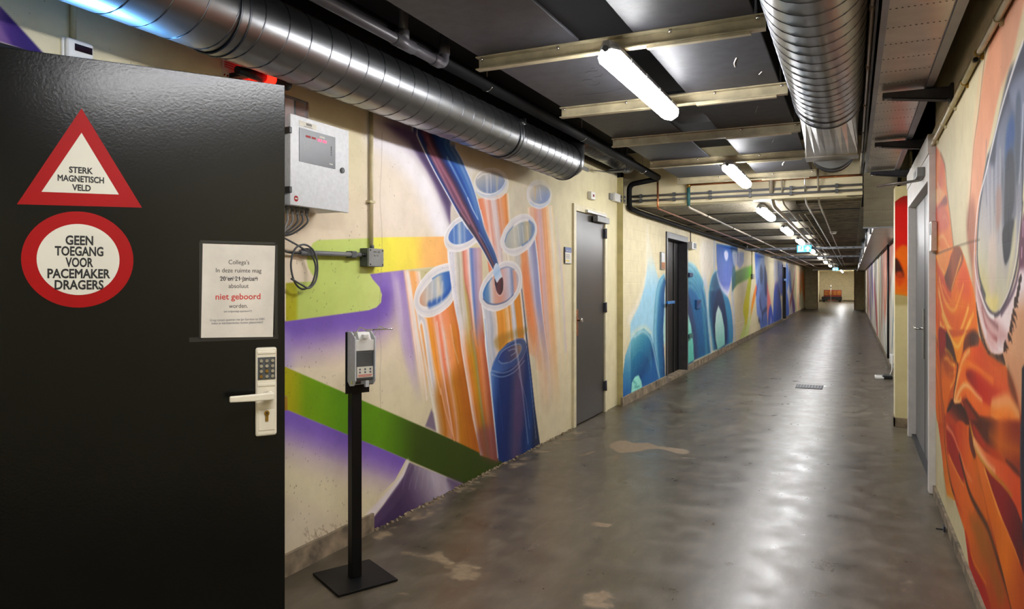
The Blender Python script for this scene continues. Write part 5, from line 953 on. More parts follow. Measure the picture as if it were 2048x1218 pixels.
m = MB(); m.tube([(-.15, 6.42, 2.51), (-.15, 6.62, 2.51), (-.15, 6.8, 2.54), (-.15, 6.95, 2.62), (-.15, 7.05, 2.76), (-.15, 7.08, 2.94)], .165, 36, True); m.build('elbow', M['duct'], t)
for k, (y, z) in enumerate(((6.50, 2.51), (6.60, 2.51), (6.70, 2.52))): MB().tube(arc((-.15, y, z), .167, 0, 2 * PI, 36, 'xz')[:-1], .004, 6, closed=True).build('elbow_rim', M['duct_seam'], t)
# rectangular sheet duct along the right wall
t = empty('rectangular_duct', (.25, 5, 2.5), 0, 'rectangular sheet metal duct above the right wall, stepping down', 'duct')
sec = lambda y, x0, x1, z0, z1: [(x0, y, z0), (x1, y, z0), (x1, y, z1), (x0, y, z1)]
MB().loft([sec(-2, .122, .385, 2.5, 2.85), sec(7.88, .122, .385, 2.5, 2.85)]).build('straight_section', M['sheet'], t, fix=True)
MB().loft([sec(7.88, .100, .40, 2.495, 2.85), sec(9.66, .12, .448, 2.08, 2.325)]).build('sloping_section', M['sheet_beige_lit'], t, fix=True)
MB().loft([sec(9.66, .235, .568, 2.085, 2.325), sec(YEND, .235, .568, 2.085, 2.325)]).build('low_section', M['sheet'], t, fix=True)
MB().box((.115, 9.64, 2.07), (.455, 9.70, 2.085)).build('joint_flange', M['strut'], t)
MB().box((.365, -2, 2.488), (.405, 7.88, 2.502)).build('edge_angle', M['strut'], t); MB().box((.105, -2, 2.490), (.13, 7.88, 2.502)).build('edge_angle', M['strut'], t)
MB().box((.548, 9.7, 2.07), (.572, YEND, 2.085)).build('edge_angle', M['bracket'], t)
y = 2.53
while y < 7.8:
    m = MB()
    for k in range(11): x = .137 + k * .0215; m.box((x - .0035, y - .0018, 2.4985), (x + .0035, y + .0018, 2.5005))
    m.build('slot_row', M['black'], t); y += .238
for k in range(4):
    y = 8.25 + k * .38; zz = 2.495 - (y - 7.88) / 1.78 * .415; m = MB()
    for q in range(12): x = .12 + q * .026; m.box((x - .004, y - .002, zz - .0035), (x + .004, y + .002, zz - .001))
    m.build('slot_row', M['black'], t)
t = empty('cable_ladder', (.07, 5, 2.55), 0, 'dark cable ladder running beside the rectangular duct', 'cable ladder')
MB().box((.085, -2, 2.52), (.095, 9.4, 2.60)).build('side_rail', M['bracket'], t); MB().tube([(.075, -2, 2.55), (.075, 9.4, 2.55)], .010, 8).build('conduit', M['conduit_tan'], t)
for k in range(10): MB().tube([(.075, .6 + k * .9, 2.55), (.075, .66 + k * .9, 2.55)], .0135, 8).build('socket', M['conduit_tan'], t)
for k, (y, lb) in enumerate(((4.62, 'nearest dark cantilever bracket under the rectangular duct'), (6.2, 'middle dark cantilever bracket under the rectangular duct'), (7.78, 'farthest dark cantilever bracket, above the white door frame'))):
    t = empty('duct_bracket', (.5, y, 2.42), 0, lb, 'bracket', 'cantilever brackets under the rectangular duct')
    MB().prism([(.155, 2.486), (.155, 2.455), (.19, 2.452), (.488, 2.415), (.488, 2.486)], 'y', y - .035, y + .035).build('arm', M['bracket'], t, bev=.004, fix=True)
    MB().box((.484, y - .05, 2.39), (.499, y + .05, 2.50)).build('wall_plate', M['bracket'], t, bev=.003)
    MB().prism([(.20, 2.455), (.20, 2.448), (.47, 2.413), (.47, 2.42)], 'y', y - .037, y + .020).build('rib', M['black_metal'], t, fix=True); MB().cyl((.172, y, 2.450), (.172, y, 2.457), .008, 8).build('bolt', M['chrome'], t)
# ---------------------------------------------------------------- beams and boards overhead
beam_y = [.93, 2.1, 3.27, 4.44, 5.57, 6.75, 7.95]
blab = {3.27: 'cream channel beam nearest the viewer, carrying the first lamp', 4.44: 'second cream channel beam, at the far end of the first lamp', 5.57: 'third cream channel beam overhead', 6.75: 'fourth cream channel beam, carrying the second lamp', 7.95: 'last cream channel beam in front of the downstand'}
for y in beam_y:
    t = empty('channel_beam', (-1.05, y, 2.5), 0, blab.get(y, 'cream channel beam overhead behind the viewpoint'), 'beam', 'cream channel beams')
    pr = [(y - .02, 2.5), (y + .025, 2.5), (y + .025, 2.567), (y - .02, 2.567), (y - .02, 2.561), (y + .019, 2.561), (y + .019, 2.506), (y - .02, 2.506)]
    MB().prism(pr, 'x', -1.75, -.34).build('channel', M['beam'], t, fix=True)
    MB().box((-.86, y - .012, 2.488), (-.40, y + .018, 2.4995)).build('mounting_rail', M['beam'], t)
    for x in (-1.72, -1.3, -.75, -.37): MB().cyl((x, y - .008, 2.561), (x, y - .008, 2.545), .008, 6).build('bolt', M['chrome'], t)
    for x in (-1.71, -.38): MB().cyl((x, y + .005, 2.567), (x, y + .005, ZTOP), .006, 6).build('hanger_rod', M['strut'], t)
side = {0: 'left', 1: 'right'}; bay = ['', '', 'nearest', 'second', 'third', 'fourth', 'last']
names = {(2, 0): 'large grey ceiling board at the top, left of the gap', (2, 1): 'large grey ceiling board at the top, right of the gap', (3, 0): 'grey ceiling board with pencil scribbles left of the first lamp', (3, 1): 'grey ceiling board with chalk mark right of the first lamp', (4, 0): 'grey ceiling board left of the gap past the first lamp', (4, 1): 'grey ceiling board right of the gap past the first lamp', (5, 0): 'grey ceiling board left of the gap before the second lamp', (5, 1): 'grey ceiling board right of the gap before the second lamp', (6, 0): 'grey ceiling board left of the second lamp', (6, 1): 'grey ceiling board with white scratch right of the second lamp'}
for i in range(1, len(beam_y)):
    for s, (xa, xb) in enumerate(((-1.735, -1.19), (-.92, -.385))):
        o = MB().box((xa, beam_y[i - 1] + .026, 2.568), (xb, beam_y[i] - .003, 2.582)).build('ceiling_board', M['board'], None, names.get((i, s), 'grey ceiling board behind the viewpoint'), 'board', 'grey boards on the beams', bev=.003)
        if (i, s) == (3, 1):
            q = spline(((-.57, 4.0, 0), (-.565, 3.93, 0), (-.54, 3.84, 0)), 5); MB().tube([(p[0], p[1], 2.5678) for p in q], .0035, 6).build('chalk_mark', M['white'], o); MB().tube([(-.47, 4.2, 2.5678), (-.45, 4.15, 2.5678)], .003, 6).build('chalk_mark', M['white'], o)
        if (i, s) == (6, 1): MB().tube([(-.62, 7.5, 2.5678), (-.61, 7.4, 2.5678), (-.59, 7.3, 2.5678)], .006, 6).build('chalk_mark', M['white'], o)
        if (i, s) in ((4, 1), (5, 1)): y0 = beam_y[i - 1]; MB().tube([(-.60, y0 + .7, 2.5678), (-.56, y0 + .5, 2.5678)], .002, 6).build('chalk_mark', M['grey'], o)
        if (i, s) == (3, 0):
            for cx, cy, r in ((-1.37, 3.95, .05), (-1.30, 3.80, .045), (-1.27, 3.72, .02)):
                MB().tube([(cx + r * math.cos(a), cy + r * 1.3 * math.sin(a), 2.5678) for a in np.linspace(.3, 5.6, 16)], .0012, 4).build('pencil_scribble', M['ink'], o)
            MB().tube([(-1.55, 4.18, 2.5678), (-1.36, 4.2, 2.5678), (-1.24, 4.15, 2.5678)], .0012, 4).build('pencil_scribble', M['ink'], o)
    if i in (4,): MB().box((-1.19, 4.6, 2.62), (-.92, 5.5, 2.635)).build('ceiling_board', M['board'], None, 'dark board set back in the gap between the boards', 'board', 'grey boards on the beams')
# ---------------------------------------------------------------- lamps
def luminaire(z, ln=1.3):
    t = empty('strip_lamp', (0, 0, z), 0)
    h = ln / 2; mk = lambda w, zz, e: [(-w + e, -h + e * .2, zz), (w - e, -h + e * .2, zz), (w, -h + .05, zz), (w, h - .05, zz), (w - e, h - e * .2, zz), (-w + e, h - e * .2, zz), (-w, h - .05, zz), (-w, -h + .05, zz)]
    MB().loft([mk(.050, z + .055, .03), mk(.046, z + .070, .03), mk(.034, z + .095, .02)], False, True).build('housing', M['grey'], t, fix=True)
    prof = lambda w, zz: [(p[0], p[1] * (1 - .004), zz) for p in mk(w, zz, .028)]
    MB().loft([prof(.030, z), prof(.047, z + .012), prof(.054, z + .035), prof(.0515, z + .056)], True, True).build('diffuser', M['lamp_on'], t, fix=True)
    for y in (-.42, -.14, .14, .42):
        for s in (-1, 1): MB().box((s * .050, y - .008, z + .046), (s * .056, y + .008, z + .07)).build('clip', M['steel'], t)
    for y in (-.5, .5): MB().cyl((0, y, z + .09), (0, y, z + .10), .02, 10).build('spacer', M['grey'], t)
    MB().cyl((0, -h + .02, z + .055), (0, -h - .012, z + .055), .014, 12).build('cable_gland', M['dgrey'], t)
    return t
L0 = luminaire(0.0)
used = [False]
def put_lamp(x, y, z, lab):
    o = L0 if not used[0] else copy_tree(L0); used[0] = True
    o.location = (x, y, z); tag(o, lab, 'lamp', 'fluorescent strip lamps')
put_lamp(-1.0, 3.74, 2.400, 'nearest glowing strip lamp, under the first two beams')
put_lamp(-1.0, 7.19, 2.400, 'second glowing strip lamp, before the ceiling drops')
put_lamp(-.5, .9, 2.400, 'strip lamp overhead beside the viewpoint'); put_lamp(-.5, -2.55, 2.400, 'strip lamp overhead behind the viewpoint')
ords = ['first', 'second', 'third', 'fourth', 'fifth', 'sixth', 'seventh', 'eighth', 'ninth', 'tenth', 'eleventh']
for k, yl in enumerate((9.25, 12.35, 15.6, 20.2, 25.0, 30.5, 37.0)): put_lamp(-.95, yl, 2.215, ords[k] + ' glowing strip lamp on the low concrete ceiling')
put_lamp(-.7, 48.5, 2.28, 'strip lamp just inside the room at the end'); put_lamp(-.7, 57, 2.28, 'strip lamp at the back of the end room'); put_lamp(-.7, 53, 2.28, 'added strip lamp brightening the middle of the end room'); put_lamp(-.7, 61, 2.28, 'added strip lamp above the crate cart, brightening the end room'); put_lamp(.3, 59, 2.28, 'added strip lamp by the right wall, brightening the end room')  # middle, cart and right-wall lamps are added to brighten the end room
# ---------------------------------------------------------------- pipes
t = empty('black_insulated_pipe', (-2.02, 5, 2.55), 0, 'black insulated pipe stepping down at the downstand', 'pipe')
MB().tube(bend([(-2.02, -1, 2.62), (-2.02, 8.14, 2.62)], .1), .040, 14).build('upper_run', M['black_pipe'], t)
MB().tube(bend([(-2.02, 8.12, 2.60), (-2.345, 8.12, 2.555), (-2.345, 8.12, 2.285), (-2.33, 8.5, 2.265), (-2.30, 20, 2.265)], .07), .030, 12).build('lower_run', M['black_pipe'], t)
for y in (3.9, 5.6, 7.5): MB().tube(arc((-2.02, y, 2.62), .041, PI * .6, PI * 1.9, 12, 'xz'), .004, 5).build('clamp', M['chrome'], t); MB().cyl((-2.02, y, 2.66), (-2.02, y, ZTOP), .004, 6).build('hanger_rod', M['strut'], t)
MB().tube(bend([(-2.425, 8.1, 2.9), (-2.425, 8.1, 2.29)], .08), .02, 10).build('black_riser_pipe', M['black_pipe'], None, 'thin black riser beside the insulated pipe', 'pipe')
t = empty('grey_drain_pipe', (-1.95, 2.5, 2.5), 0, 'grey plastic drain pipe with tee above the left duct', 'pipe')
MB().tube(bend([(-1.93, .5, 2.545), (-1.93, 3.24, 2.545), (-1.93, 3.24, 2.75)], .05), .026, 14).build('run', M['pvc'], t)
MB().tube([(-1.93, 2.86, 2.545), (-1.93, 2.86, 2.80)], .024, 12).tube([(-1.93, 2.78, 2.545), (-1.93, 2.94, 2.545)], .031, 14).tube([(-1.93, 2.86, 2.555), (-1.93, 2.86, 2.605)], .030, 12).build('tee', M['pvc'], t)
MB().tube([(-1.93, 3.12, 2.545), (-1.93, 3.19, 2.545)], .031, 14).tube([(-1.93, 3.24, 2.60), (-1.93, 3.24, 2.66)], .031, 14).build('elbow_socket', M['pvc'], t)
MB().tube(bend([(-2.04, 8.24, 2.60), (-2.04, 8.24, 2.275), (-2.04, 8.6, 2.275), (-2.04, 42, 2.275)], .06), .012, 10).build('copper_pipe', M['copper'], None, 'copper pipe dropping at the downstand and along the ceiling', 'pipe')
MB().tube([(-1.69, 8.262, 2.53), (.10, 8.262, 2.53)], .012, 10).build('brown_pipe', M['copper'], None, 'brown copper pipe across the downstand', 'pipe')
t = empty('light_pipe', (-1.69, 10, 2.27), 0, 'pale pipe with green sleeve along the low ceiling', 'pipe')
MB().tube(bend([(-1.69, 8.262, 2.30), (-1.69, 8.262, 2.275), (-1.69, 8.5, 2.275), (-1.69, 42, 2.275)], .03), .014, 10).build('run', M['conduit_tan'], t)
MB().tube([(-1.69, 8.262, 2.52), (-1.69, 8.262, 2.29)], .019, 10).build('sleeve', M['green_pipe'], t); MB().tube([(-1.69, 8.262, 2.55), (-1.69, 8.262, 2.50)], .023, 8).build('fitting', M['brass'], t)
for k in range(9): y = 9.4 + k * 2.2; MB().tube(arc((-1.69, y, 2.275), .018, 0, 2 * PI, 10, 'xz')[:-1], .005, 5, closed=True).build('clip', M['black'], t)
for x, r, lab, mat, z in ((-.80, .021, 'thick tan conduit bending down onto the low ceiling', 'conduit_tan', 2.275), (-.69, .009, 'thin tan conduit beside the thick one', 'conduit_tan', 2.285), (-.46, .009, 'thin metal conduit in the middle of the ribbed ceiling', 'steel', 2.285), (-.33, .010, 'rightmost tan conduit on the ribbed ceiling', 'conduit_tan', 2.285)):
    MB().tube(bend([(x, 8.25, 2.62), (x, 8.25, 2.40), (x, 8.55, z), (x, 41, z)], .12), r, 10).build('ceiling_conduit', M[mat], None, lab, 'conduit', 'conduits along the low ceiling')
for k, x in enumerate((-.62, -.55)): MB().tube([(x, 9.9, 2.29), (x, 41, 2.29)], .007, 6).build('ceiling_conduit', M['conduit_tan'], None, ('left' if k == 0 else 'right') + ' one of two thin twin conduits beside the strip lamps', 'conduit', 'conduits along the low ceiling')
for z, lab in ((2.433, 'upper grey conduit across the downstand'), (2.378, 'lower grey conduit across the downstand')):
    t = empty('cross_conduit', (-1.1, 8.27, z), 0, lab, 'conduit', 'grey conduits across the downstand')
    MB().tube([(-2.36, 8.276, z), (.10, 8.276, z)], .0125, 10).build('run', M['conduit'], t)
    for x in (-2.25, -1.86, -1.45, -1.02, -.60, -.15): MB().box((x - .014, 8.258, z - .022), (x + .014, 8.299, z + .022)).build('saddle', M['dgrey'], t)
MB().box((-2.3, 8.9, 2.28), (-.5, 8.93, 2.30)).build('steel_flat', M['strut'], None, 'flat steel strip under the low ceiling', 'strut') if False else None
for k in range(9):
    y = 9.6 + k * 1.55; MB().tube([(-2.3, y, 2.312), (.08, y, 2.312)], .007, 6).build('cross_rod', M['black'], None, ords[k] + ' dark rod across the low ceiling', 'rod', 'dark rods across the low ceiling')
for y, x0, z, lab in ((17.3, -2.25, 2.175, 'nearest zinc strut crossing the corridor below the ceiling'), (22.75, -2.2, 2.175, 'second zinc strut crossing the corridor below the ceiling'), (41.0, -1.9, 2.12, 'farthest zinc strut crossing at the end of the corridor')):
    t = empty('cross_strut', (-1, y, z), 0, lab, 'strut', 'zinc struts across the corridor')
    MB().box((x0, y - .02, z), (.22, y + .02, z + .045)).build('channel', M['strut'], t)
    for k in range(14): xx = x0 + .1 + k * (.22 - x0) / 15; MB().box((xx, y - .0215, z + .016), (xx + .06, y - .02, z + .028)).build('slot', M['black'], t)
    for x in (x0 + .05, .19): MB().cyl((x, y, z), (x, y, ZLOW + .05), .012, 8).build('hanger', M['strut'], t)
for k in range(6): MB().cyl((.205, 10 + k * 3.3, 2.02), (.205, 10 + k * 3.3, ZLOW + .05), .012, 8).build('duct_hanger', M['strut'], None, ords[k] + ' vertical hanger beside the low duct', 'hanger', 'hangers beside the low duct')
t = empty('clipped_conduit', (.48, 4, 2.37), 0, 'cream conduit clipped along the top of the muscle mural', 'conduit')
MB().tube([(.482, -1, 2.375), (.482, 3.55, 2.375)], .013, 10).build('near_run', M['conduit_cream'], t); MB().tube([(.482, 3.68, 2.372), (.482, 5.9, 2.32)], .013, 10).build('far_run', M['conduit_cream'], t)
MB().tube([(.482, 3.66, 2.372), (.482, 3.69, 2.372)], .010, 10).build('open_end', M['black'], t)
for k in range(8):
    y = 2.7 + k * .44; z = 2.375 if y < 3.6 else 2.372 - (y - 3.68) * .0234; MB().tube(arc((.482, y, z), .0145, 0, 2 * PI, 10, 'xz')[:-1], .0035, 5, closed=True).box((.487, y - .006, z - .03), (.499, y + .006, z)).build('clip', M['brass'] if k in (2, 3) else M['conduit_cream'], t)
# ---------------------------------------------------------------- black laboratory door in the foreground (local frame at its hinge)
t = empty('door_4', (-2.44, .685, 0), math.atan2(.823, .568), 'open black laminate laboratory door in the left foreground', None, None, True, 'structure')
DOOR = t
MB().box((0, .0, .012), (1.351, .045, 2.049)).build('leaf', M['black_door'], t, bev=.002)
MB().box((1.351, .012, .985), (1.362, .032, 1.03)).build('latch', M['brass'], t)
lk = MB().box((1.257, -.016, .913), (1.323, 0, 1.197)).build('lock_plate', M['offwhite'], t, bev=.008, seg=3)
MB().box((1.262, -.019, 1.176), (1.318, -.015, 1.186)).box((1.262, -.019, 1.073), (1.318, -.015, 1.083)).build('lock_ridge', M['offwhite'], lk, bev=.002)
MB().box((1.263, -.0185, 1.095), (1.317, -.015, 1.166)).build('keypad', M['dgrey'], lk)
for r in range(4):
    for c in range(3): MB().cyl((1.2725 + c * .0175, -.024, 1.155 - r * .0165), (1.2725 + c * .0175, -.018, 1.155 - r * .0165), .0052, 12).build('key', M['brass'] if (r, c) in ((3, 0), (2, 1)) else M['steel'], lk)
MB().box((1.265, -.018, .932), (1.315, -.0155, .998)).build('cylinder_cover', M['offwhite'], lk, bev=.002)
MB().cyl((1.290, -.022, .987), (1.290, -.015, .987), .0085, 16).box((1.2855, -.022, .962), (1.2945, -.015, .985)).build('key_cylinder', M['brass'], lk); MB().cyl((1.290, -.0225, .988), (1.290, -.0215, .988), .003, 8).build('keyhole', M['ink'], lk)
lv = MB().tube([(1.296, -.012, 1.046), (1.296, -.055, 1.046)], .0125, 16).build('lever', M['offwhite'], t)
MB().loft([[(1.306, -.062, 1.034), (1.306, -.046, 1.034), (1.306, -.046, 1.058), (1.306, -.062, 1.058)], [(1.25, -.064, 1.034), (1.25, -.05, 1.034), (1.25, -.05, 1.056), (1.25, -.064, 1.056)], [(1.172, -.064, 1.036), (1.172, -.052, 1.036), (1.172, -.052, 1.055), (1.172, -.064, 1.055)]]).build('grip', M['offwhite'], lv, bev=.004, fix=True)
MB().cyl((1.296, -.020, 1.046), (1.296, -.012, 1.046), .018, 20).build('rosette', M['offwhite'], lv)
MB().box((-.02, -.0, .0), (0, .05, 2.10)).build('hinge_post', M['black_metal'], t)
def on_door(name, label, cat):
    return empty(name, DOOR.location, DOOR.rotation_euler[2], label, cat, None, True)
def letters(parent, body, x, z, h, w, mat, y=-.0030, bold=0.0, name='lettering'):
    me = text_mesh(body, 1.0, 1.0, bold); co = np.array([v.co for v in me.vertices]); lo, hi = co.min(0), co.max(0)
    cap = .70 if any(ch.isupper() or ch.isdigit() for ch in body) else .70
    sx = w / (hi[0] - lo[0]); sy = h / cap
    me.transform(Matrix.Translation((0, 0, 0)) @ Matrix.Rotation(PI / 2, 4, 'X') @ Matrix.Diagonal((sx, sy, .02, 1)) @ Matrix.Translation((-(lo[0] + hi[0]) / 2, -.35, 0)))
    return link(name, me, mat, parent, (x, y, z))
t = on_door('triangular_warning_sign', 'red and white triangular sign reading STERK MAGNETISCH VELD on the black door', 'sign')
tri = [(.782, 1.903), (.629, 1.620), (.936, 1.627)]; tin = [(.782, 1.833), (.686, 1.658), (.876, 1.662)]
MB().prism(tri, 'y', -.0008, 0).build('red_border', M['red'], t, fix=True); MB().prism(tin, 'y', -.0016, -.0008).build('white_field', M['sign_white'], t, fix=True)
for s, x, z, w in (('STERK', .781, 1.733, .059), ('MAGNETISCH', .781, 1.708, .114), ('VELD', .782, 1.683, .046)): letters(t, s, x, z, .0170, w, M['ink'], -.0020, .030)
t = on_door('round_prohibition_sign', 'round red and white sign reading GEEN TOEGANG VOOR PACEMAKER DRAGERS on the black door', 'sign')
circ = lambda r, n=64: [(.776 + r * math.cos(2 * PI * k / n), 1.470 + r * math.sin(2 * PI * k / n)) for k in range(n)]
MB().prism(circ(.1375), 'y', -.0008, 0).build('red_border', M['red'], t, fix=True); MB().prism(circ(.1015), 'y', -.0016, -.0008).build('white_field', M['sign_white'], t, fix=True)
for s, z, w in (('GEEN', 1.536, .068), ('TOEGANG', 1.505, .119), ('VOOR', 1.473, .068), ('PACEMAKER', 1.441, .154), ('DRAGERS', 1.409, .120)): letters(t, s, .777, z, .0255, w, M['ink'], -.0020, .030)
t = on_door('paper_notice', 'taped white paper notice with red words niet geboord on the black door', 'notice')
MB().prism([(1.103, 1.525), (1.320, 1.524), (1.313, 1.229), (1.098, 1.234)], 'y', -.0007, 0).build('sheet', M['paper'], t, fix=True)
MB().box((1.095, -.0004, 1.527), (1.328, 0, 1.535)).box((1.318, -.0004, 1.23), (1.328, 0, 1.535)).box((1.065, -.0004, 1.222), (1.33, 0, 1.236)).box((1.093, -.0004, 1.23), (1.103, 0, 1.53)).build('tape', M['tape'], t)
for s, x, z, h, w, mt, bo in (("Collega's", 1.209, 1.475, .0105, .062, 'ink', 0), ('In deze ruimte mag', 1.209, 1.449, .0105, .136, 'ink', 0), ('20 en 21 januari', 1.209, 1.423, .0105, .112, 'ink', .008), ('absoluut', 1.208, 1.400, .0105, .060, 'ink', 0), ('niet geboord', 1.207, 1.369, .0145, .134, 'ink_red', .012), ('worden.', 1.207, 1.337, .0105, .056, 'ink', 0), ('(een stofgevoelige apparatuur!!!!)', 1.206, 1.317, .0048, .084, 'ink_grey', 0), ('Graag contact opnemen met Jan Gerritsen tst 53001', 1.205, 1.291, .0055, .163, 'ink_grey', 0), ('indien er werkzaamheden moeten plaatsvinden!!', 1.205, 1.281, .0055, .154, 'ink_grey', 0)):
    letters(t, s, x, z, h * 1.3, w, M[mt], -.0011, bo)
q = [(1.152 + .114 * k / 60, 1.4185 + .004 * math.sin(k * 1.9) + .002 * math.sin(k * .7)) for k in range(61)]
MB().tube([(a, -.0014, b) for a, b in q], .0007, 4).build('pen_strike', M['ink_grey'], t)
# opening of that door
m = MB().box((LN - .12, D4Y0 - .05, D4Z - .05), (LN + .006, D4Y1 + .05, D4Z)).box((LN - .12, D4Y1 - .05, 0), (LN + .006, D4Y1, D4Z)).box((LN - .12, D4Y0, 0), (LN + .006, D4Y0 + .03, D4Z))
m.build('trim_2', M['black_metal'], None, 'black frame of the laboratory doorway behind the open door', None, None, 'structure')
# ---------------------------------------------------------------- equipment on the near left wall
t = empty('display_unit', (LN, 1.615, 2.175), 0, 'small white wall unit with dark red display above the black door', 'display')
MB().box((LN, 1.562, 2.172), (LN + .012, 1.668, 2.252)).build('back_shell', M['white'], t, bev=.006)
MB().prism([(1.567, 2.176), (1.663, 2.176), (1.663, 2.249), (1.567, 2.249)], 'x', LN + .012, LN + .032).build('front_shell', M['white'], t, bev=.012, seg=3, fix=True); MB().box((LN + .032, 1.592, 2.208), (LN + .0335, 1.655, 2.232)).build('window', M['glass_dark'], t)
MB().tube([(LN + .012, 1.60, 2.25), (LN + .012, 1.60, 2.6)], .010, 8).build('display_conduit', M['conduit_cream'], None, 'cream conduit rising from the small wall display', 'conduit')
t = empty('hazard_label', (LN, 2.34, 2.32), 0, 'red and white striped label on the wall under the left duct', 'label')
MB().box((LN, 2.262, 2.300), (LN + .0012, 2.415, 2.385)).build('sheet', M['sign_white'], t)
for k in range(9):
    y = 2.268 + k * .0165; MB().prism([(y, 2.302), (y + .008, 2.302), (y + .014, 2.312), (y + .006, 2.312)], 'x', LN + .0012, LN + .0018).build('stripe', M['red'], t, fix=True); MB().prism([(y, 2.373), (y + .008, 2.373), (y + .014, 2.383), (y + .006, 2.383)], 'x', LN + .0012, LN + .0018).build('stripe', M['red'], t, fix=True)
for z in (2.362, 2.352, 2.342): MB().box((LN + .0012, 2.275, z), (LN + .0016, 2.36, z + .004)).build('text_line', M['ink_red'], t)
MB().cyl((LN + .001, 2.40, 2.335), (LN + .003, 2.40, 2.335), .014, 18).build('seal', M['red'], t)
t = empty('warning_beacon', (-2.38, 2.45, 2.31), 0, 'black cylindrical beacon with glowing red band above the black door', 'beacon')
MB().tube([(-2.38, 2.27, 2.316), (-2.38, 2.42, 2.325)], [.018, .026], 18).build('base', M['black'], t); MB().tube([(-2.38, 2.42, 2.325), (-2.38, 2.475, 2.328)], .028, 20).build('lens', M['beacon_red'], t)
MB().tube([(-2.38, 2.475, 2.328), (-2.38, 2.55, 2.33), (-2.38, 2.575, 2.33), (-2.38, 2.585, 2.33)], [.030, .034, .028, .014], 20).build('head', M['black'], t); MB().box((LN, 2.30, 2.30), (-2.38, 2.34, 2.32)).build('arm', M['black'], t)
t = empty('clear_relay_box', (LN, 2.66, 2.19), 0, 'clear plastic box with circuit board above the grey cabinet', 'box')
MB().box((LN, 2.56, 2.185), (LN + .02, 2.745, 2.292)).build('base', M['grey'], t); MB().box((LN + .02, 2.562, 2.187), (LN + .06, 2.743, 2.290)).build('cover', M['clear'], t, bev=.006)
MB().box((LN + .02, 2.58, 2.20), (LN + .035, 2.655, 2.28)).build('module', M['white'], t); MB().box((LN + .02, 2.662, 2.20), (LN + .03, 2.67, 2.28)).build('circuit_board', M['green_pipe'], t); MB().box((LN + .02, 2.673, 2.20), (LN + .03, 2.735, 2.28)).build('terminal', M['wood'], t)
# control cabinet
CY0, CY1, CZ0, CZ1, CXF = 2.465, 2.869, 1.757, 2.157, -2.26
t = empty('control_cabinet', (LN, 2.66, CZ0), 0, 'light grey control cabinet with dark display panel on the left wall', 'cabinet')
MB().box((LN + .01, CY0, CZ0), (CXF - .02, CY1, CZ1)).build('body', M['cabinet'], t, bev=.003); d = MB().box((CXF - .02, CY0 - .004, CZ0 - .004), (CXF, CY1 + .004, CZ1 + .004)).build('door', M['cabinet'], t, bev=.003)
MB().box((CXF, 2.517, 1.955), (CXF + .002, 2.767, 2.108)).build('display_panel', M['panel_dark'], d)
for k, (a, b) in enumerate(((2.56, 2.60), (2.60, 2.635))): MB().box((CXF + .002, a, 2.072), (CXF + .0028, b - .008, 2.081)).build('dim_digits', M['red'], d)
for a in (2.640, 2.676):
    for q in range(3): MB().box((CXF + .002, a + q * .009, 2.068), (CXF + .0028, a + q * .009 + .0065, 2.079)).build('red_digit', M['led_red'], d)
MB().box((CXF + .002, 2.652, 2.087), (CXF + .0026, 2.688, 2.094)).build('display_label', M['sign_white'], d)
for k in range(4): MB().cyl((CXF + .001, 2.738, 2.055 - k * .012), (CXF + .0035, 2.738, 2.055 - k * .012), .004, 10).build('button', M['black'], d)
MB().box((CXF + .002, 2.722, 1.972), (CXF + .0025, 2.748, 1.976)).build('maker_print', M['sign_white'], d)
for k in range(5): MB().box((CXF + .002, 2.545 + (k % 2) * .02, 2.045 - k * .008), (CXF + .0025, 2.552 + (k % 2) * .02, 2.047 - k * .008)).build('panel_print', M['grey'], d)
lb = MB().box((CXF, 2.517, 2.116), (CXF + .001, 2.634, 2.141)).build('asset_label', M['sign_white'], d)
for k in range(12): MB().box((CXF + .001, 2.563 + k * .0032, 2.126), (CXF + .0014, 2.5645 + k * .0032 + (k % 3) * .0005, 2.137)).build('barcode_bar', M['ink'], lb)
MB().box((CXF + .001, 2.548, 2.119), (CXF + .0014, 2.605, 2.1215)).build('print', M['ink_grey'], lb)
MB().cyl((CXF, 2.819, 1.956), (CXF + .006, 2.819, 1.956), .014, 20).build('lock', M['black'], d); MB().cyl((CXF + .006, 2.819, 1.956), (CXF + .0075, 2.819, 1.956), .007, 12).build('lock_insert', M['dgrey'], d)
s = MB().cyl((CXF, 2.498, 1.784), (CXF + .001, 2.498, 1.784), .0135, 24).build('red_sticker', M['red'], d); MB().box((CXF + .001, 2.49, 1.781), (CXF + .0015, 2.506, 1.787)).build('sticker_mark', M['sign_white'], s)
for z in (2.085, 1.82): MB().box((CXF - .05, CY0 - .016, z - .014), (CXF + .006, CY0 + .002, z + .014)).build('hinge', M['black'], t, bev=.003)
for k in range(6): y = 2.487 + k * .032; MB().tube([(-2.33, y, CZ0), (-2.33, y, CZ0 - .012)], .012, 10).tube([(-2.33, y, CZ0 - .012), (-2.33, y, CZ0 - .035)], .0085, 10).build('cable_gland', M['black'] if k == 0 else M['grey'], t)
clab = ['black cable leading from cabinet into grey tube', 'leftmost grey cable in the bundle under the cabinet', 'second grey cable in the bundle under the cabinet', 'third grey cable in the bundle under the cabinet', 'fourth grey cable in the bundle under the cabinet', 'rightmost grey cable in the bundle under the cabinet']
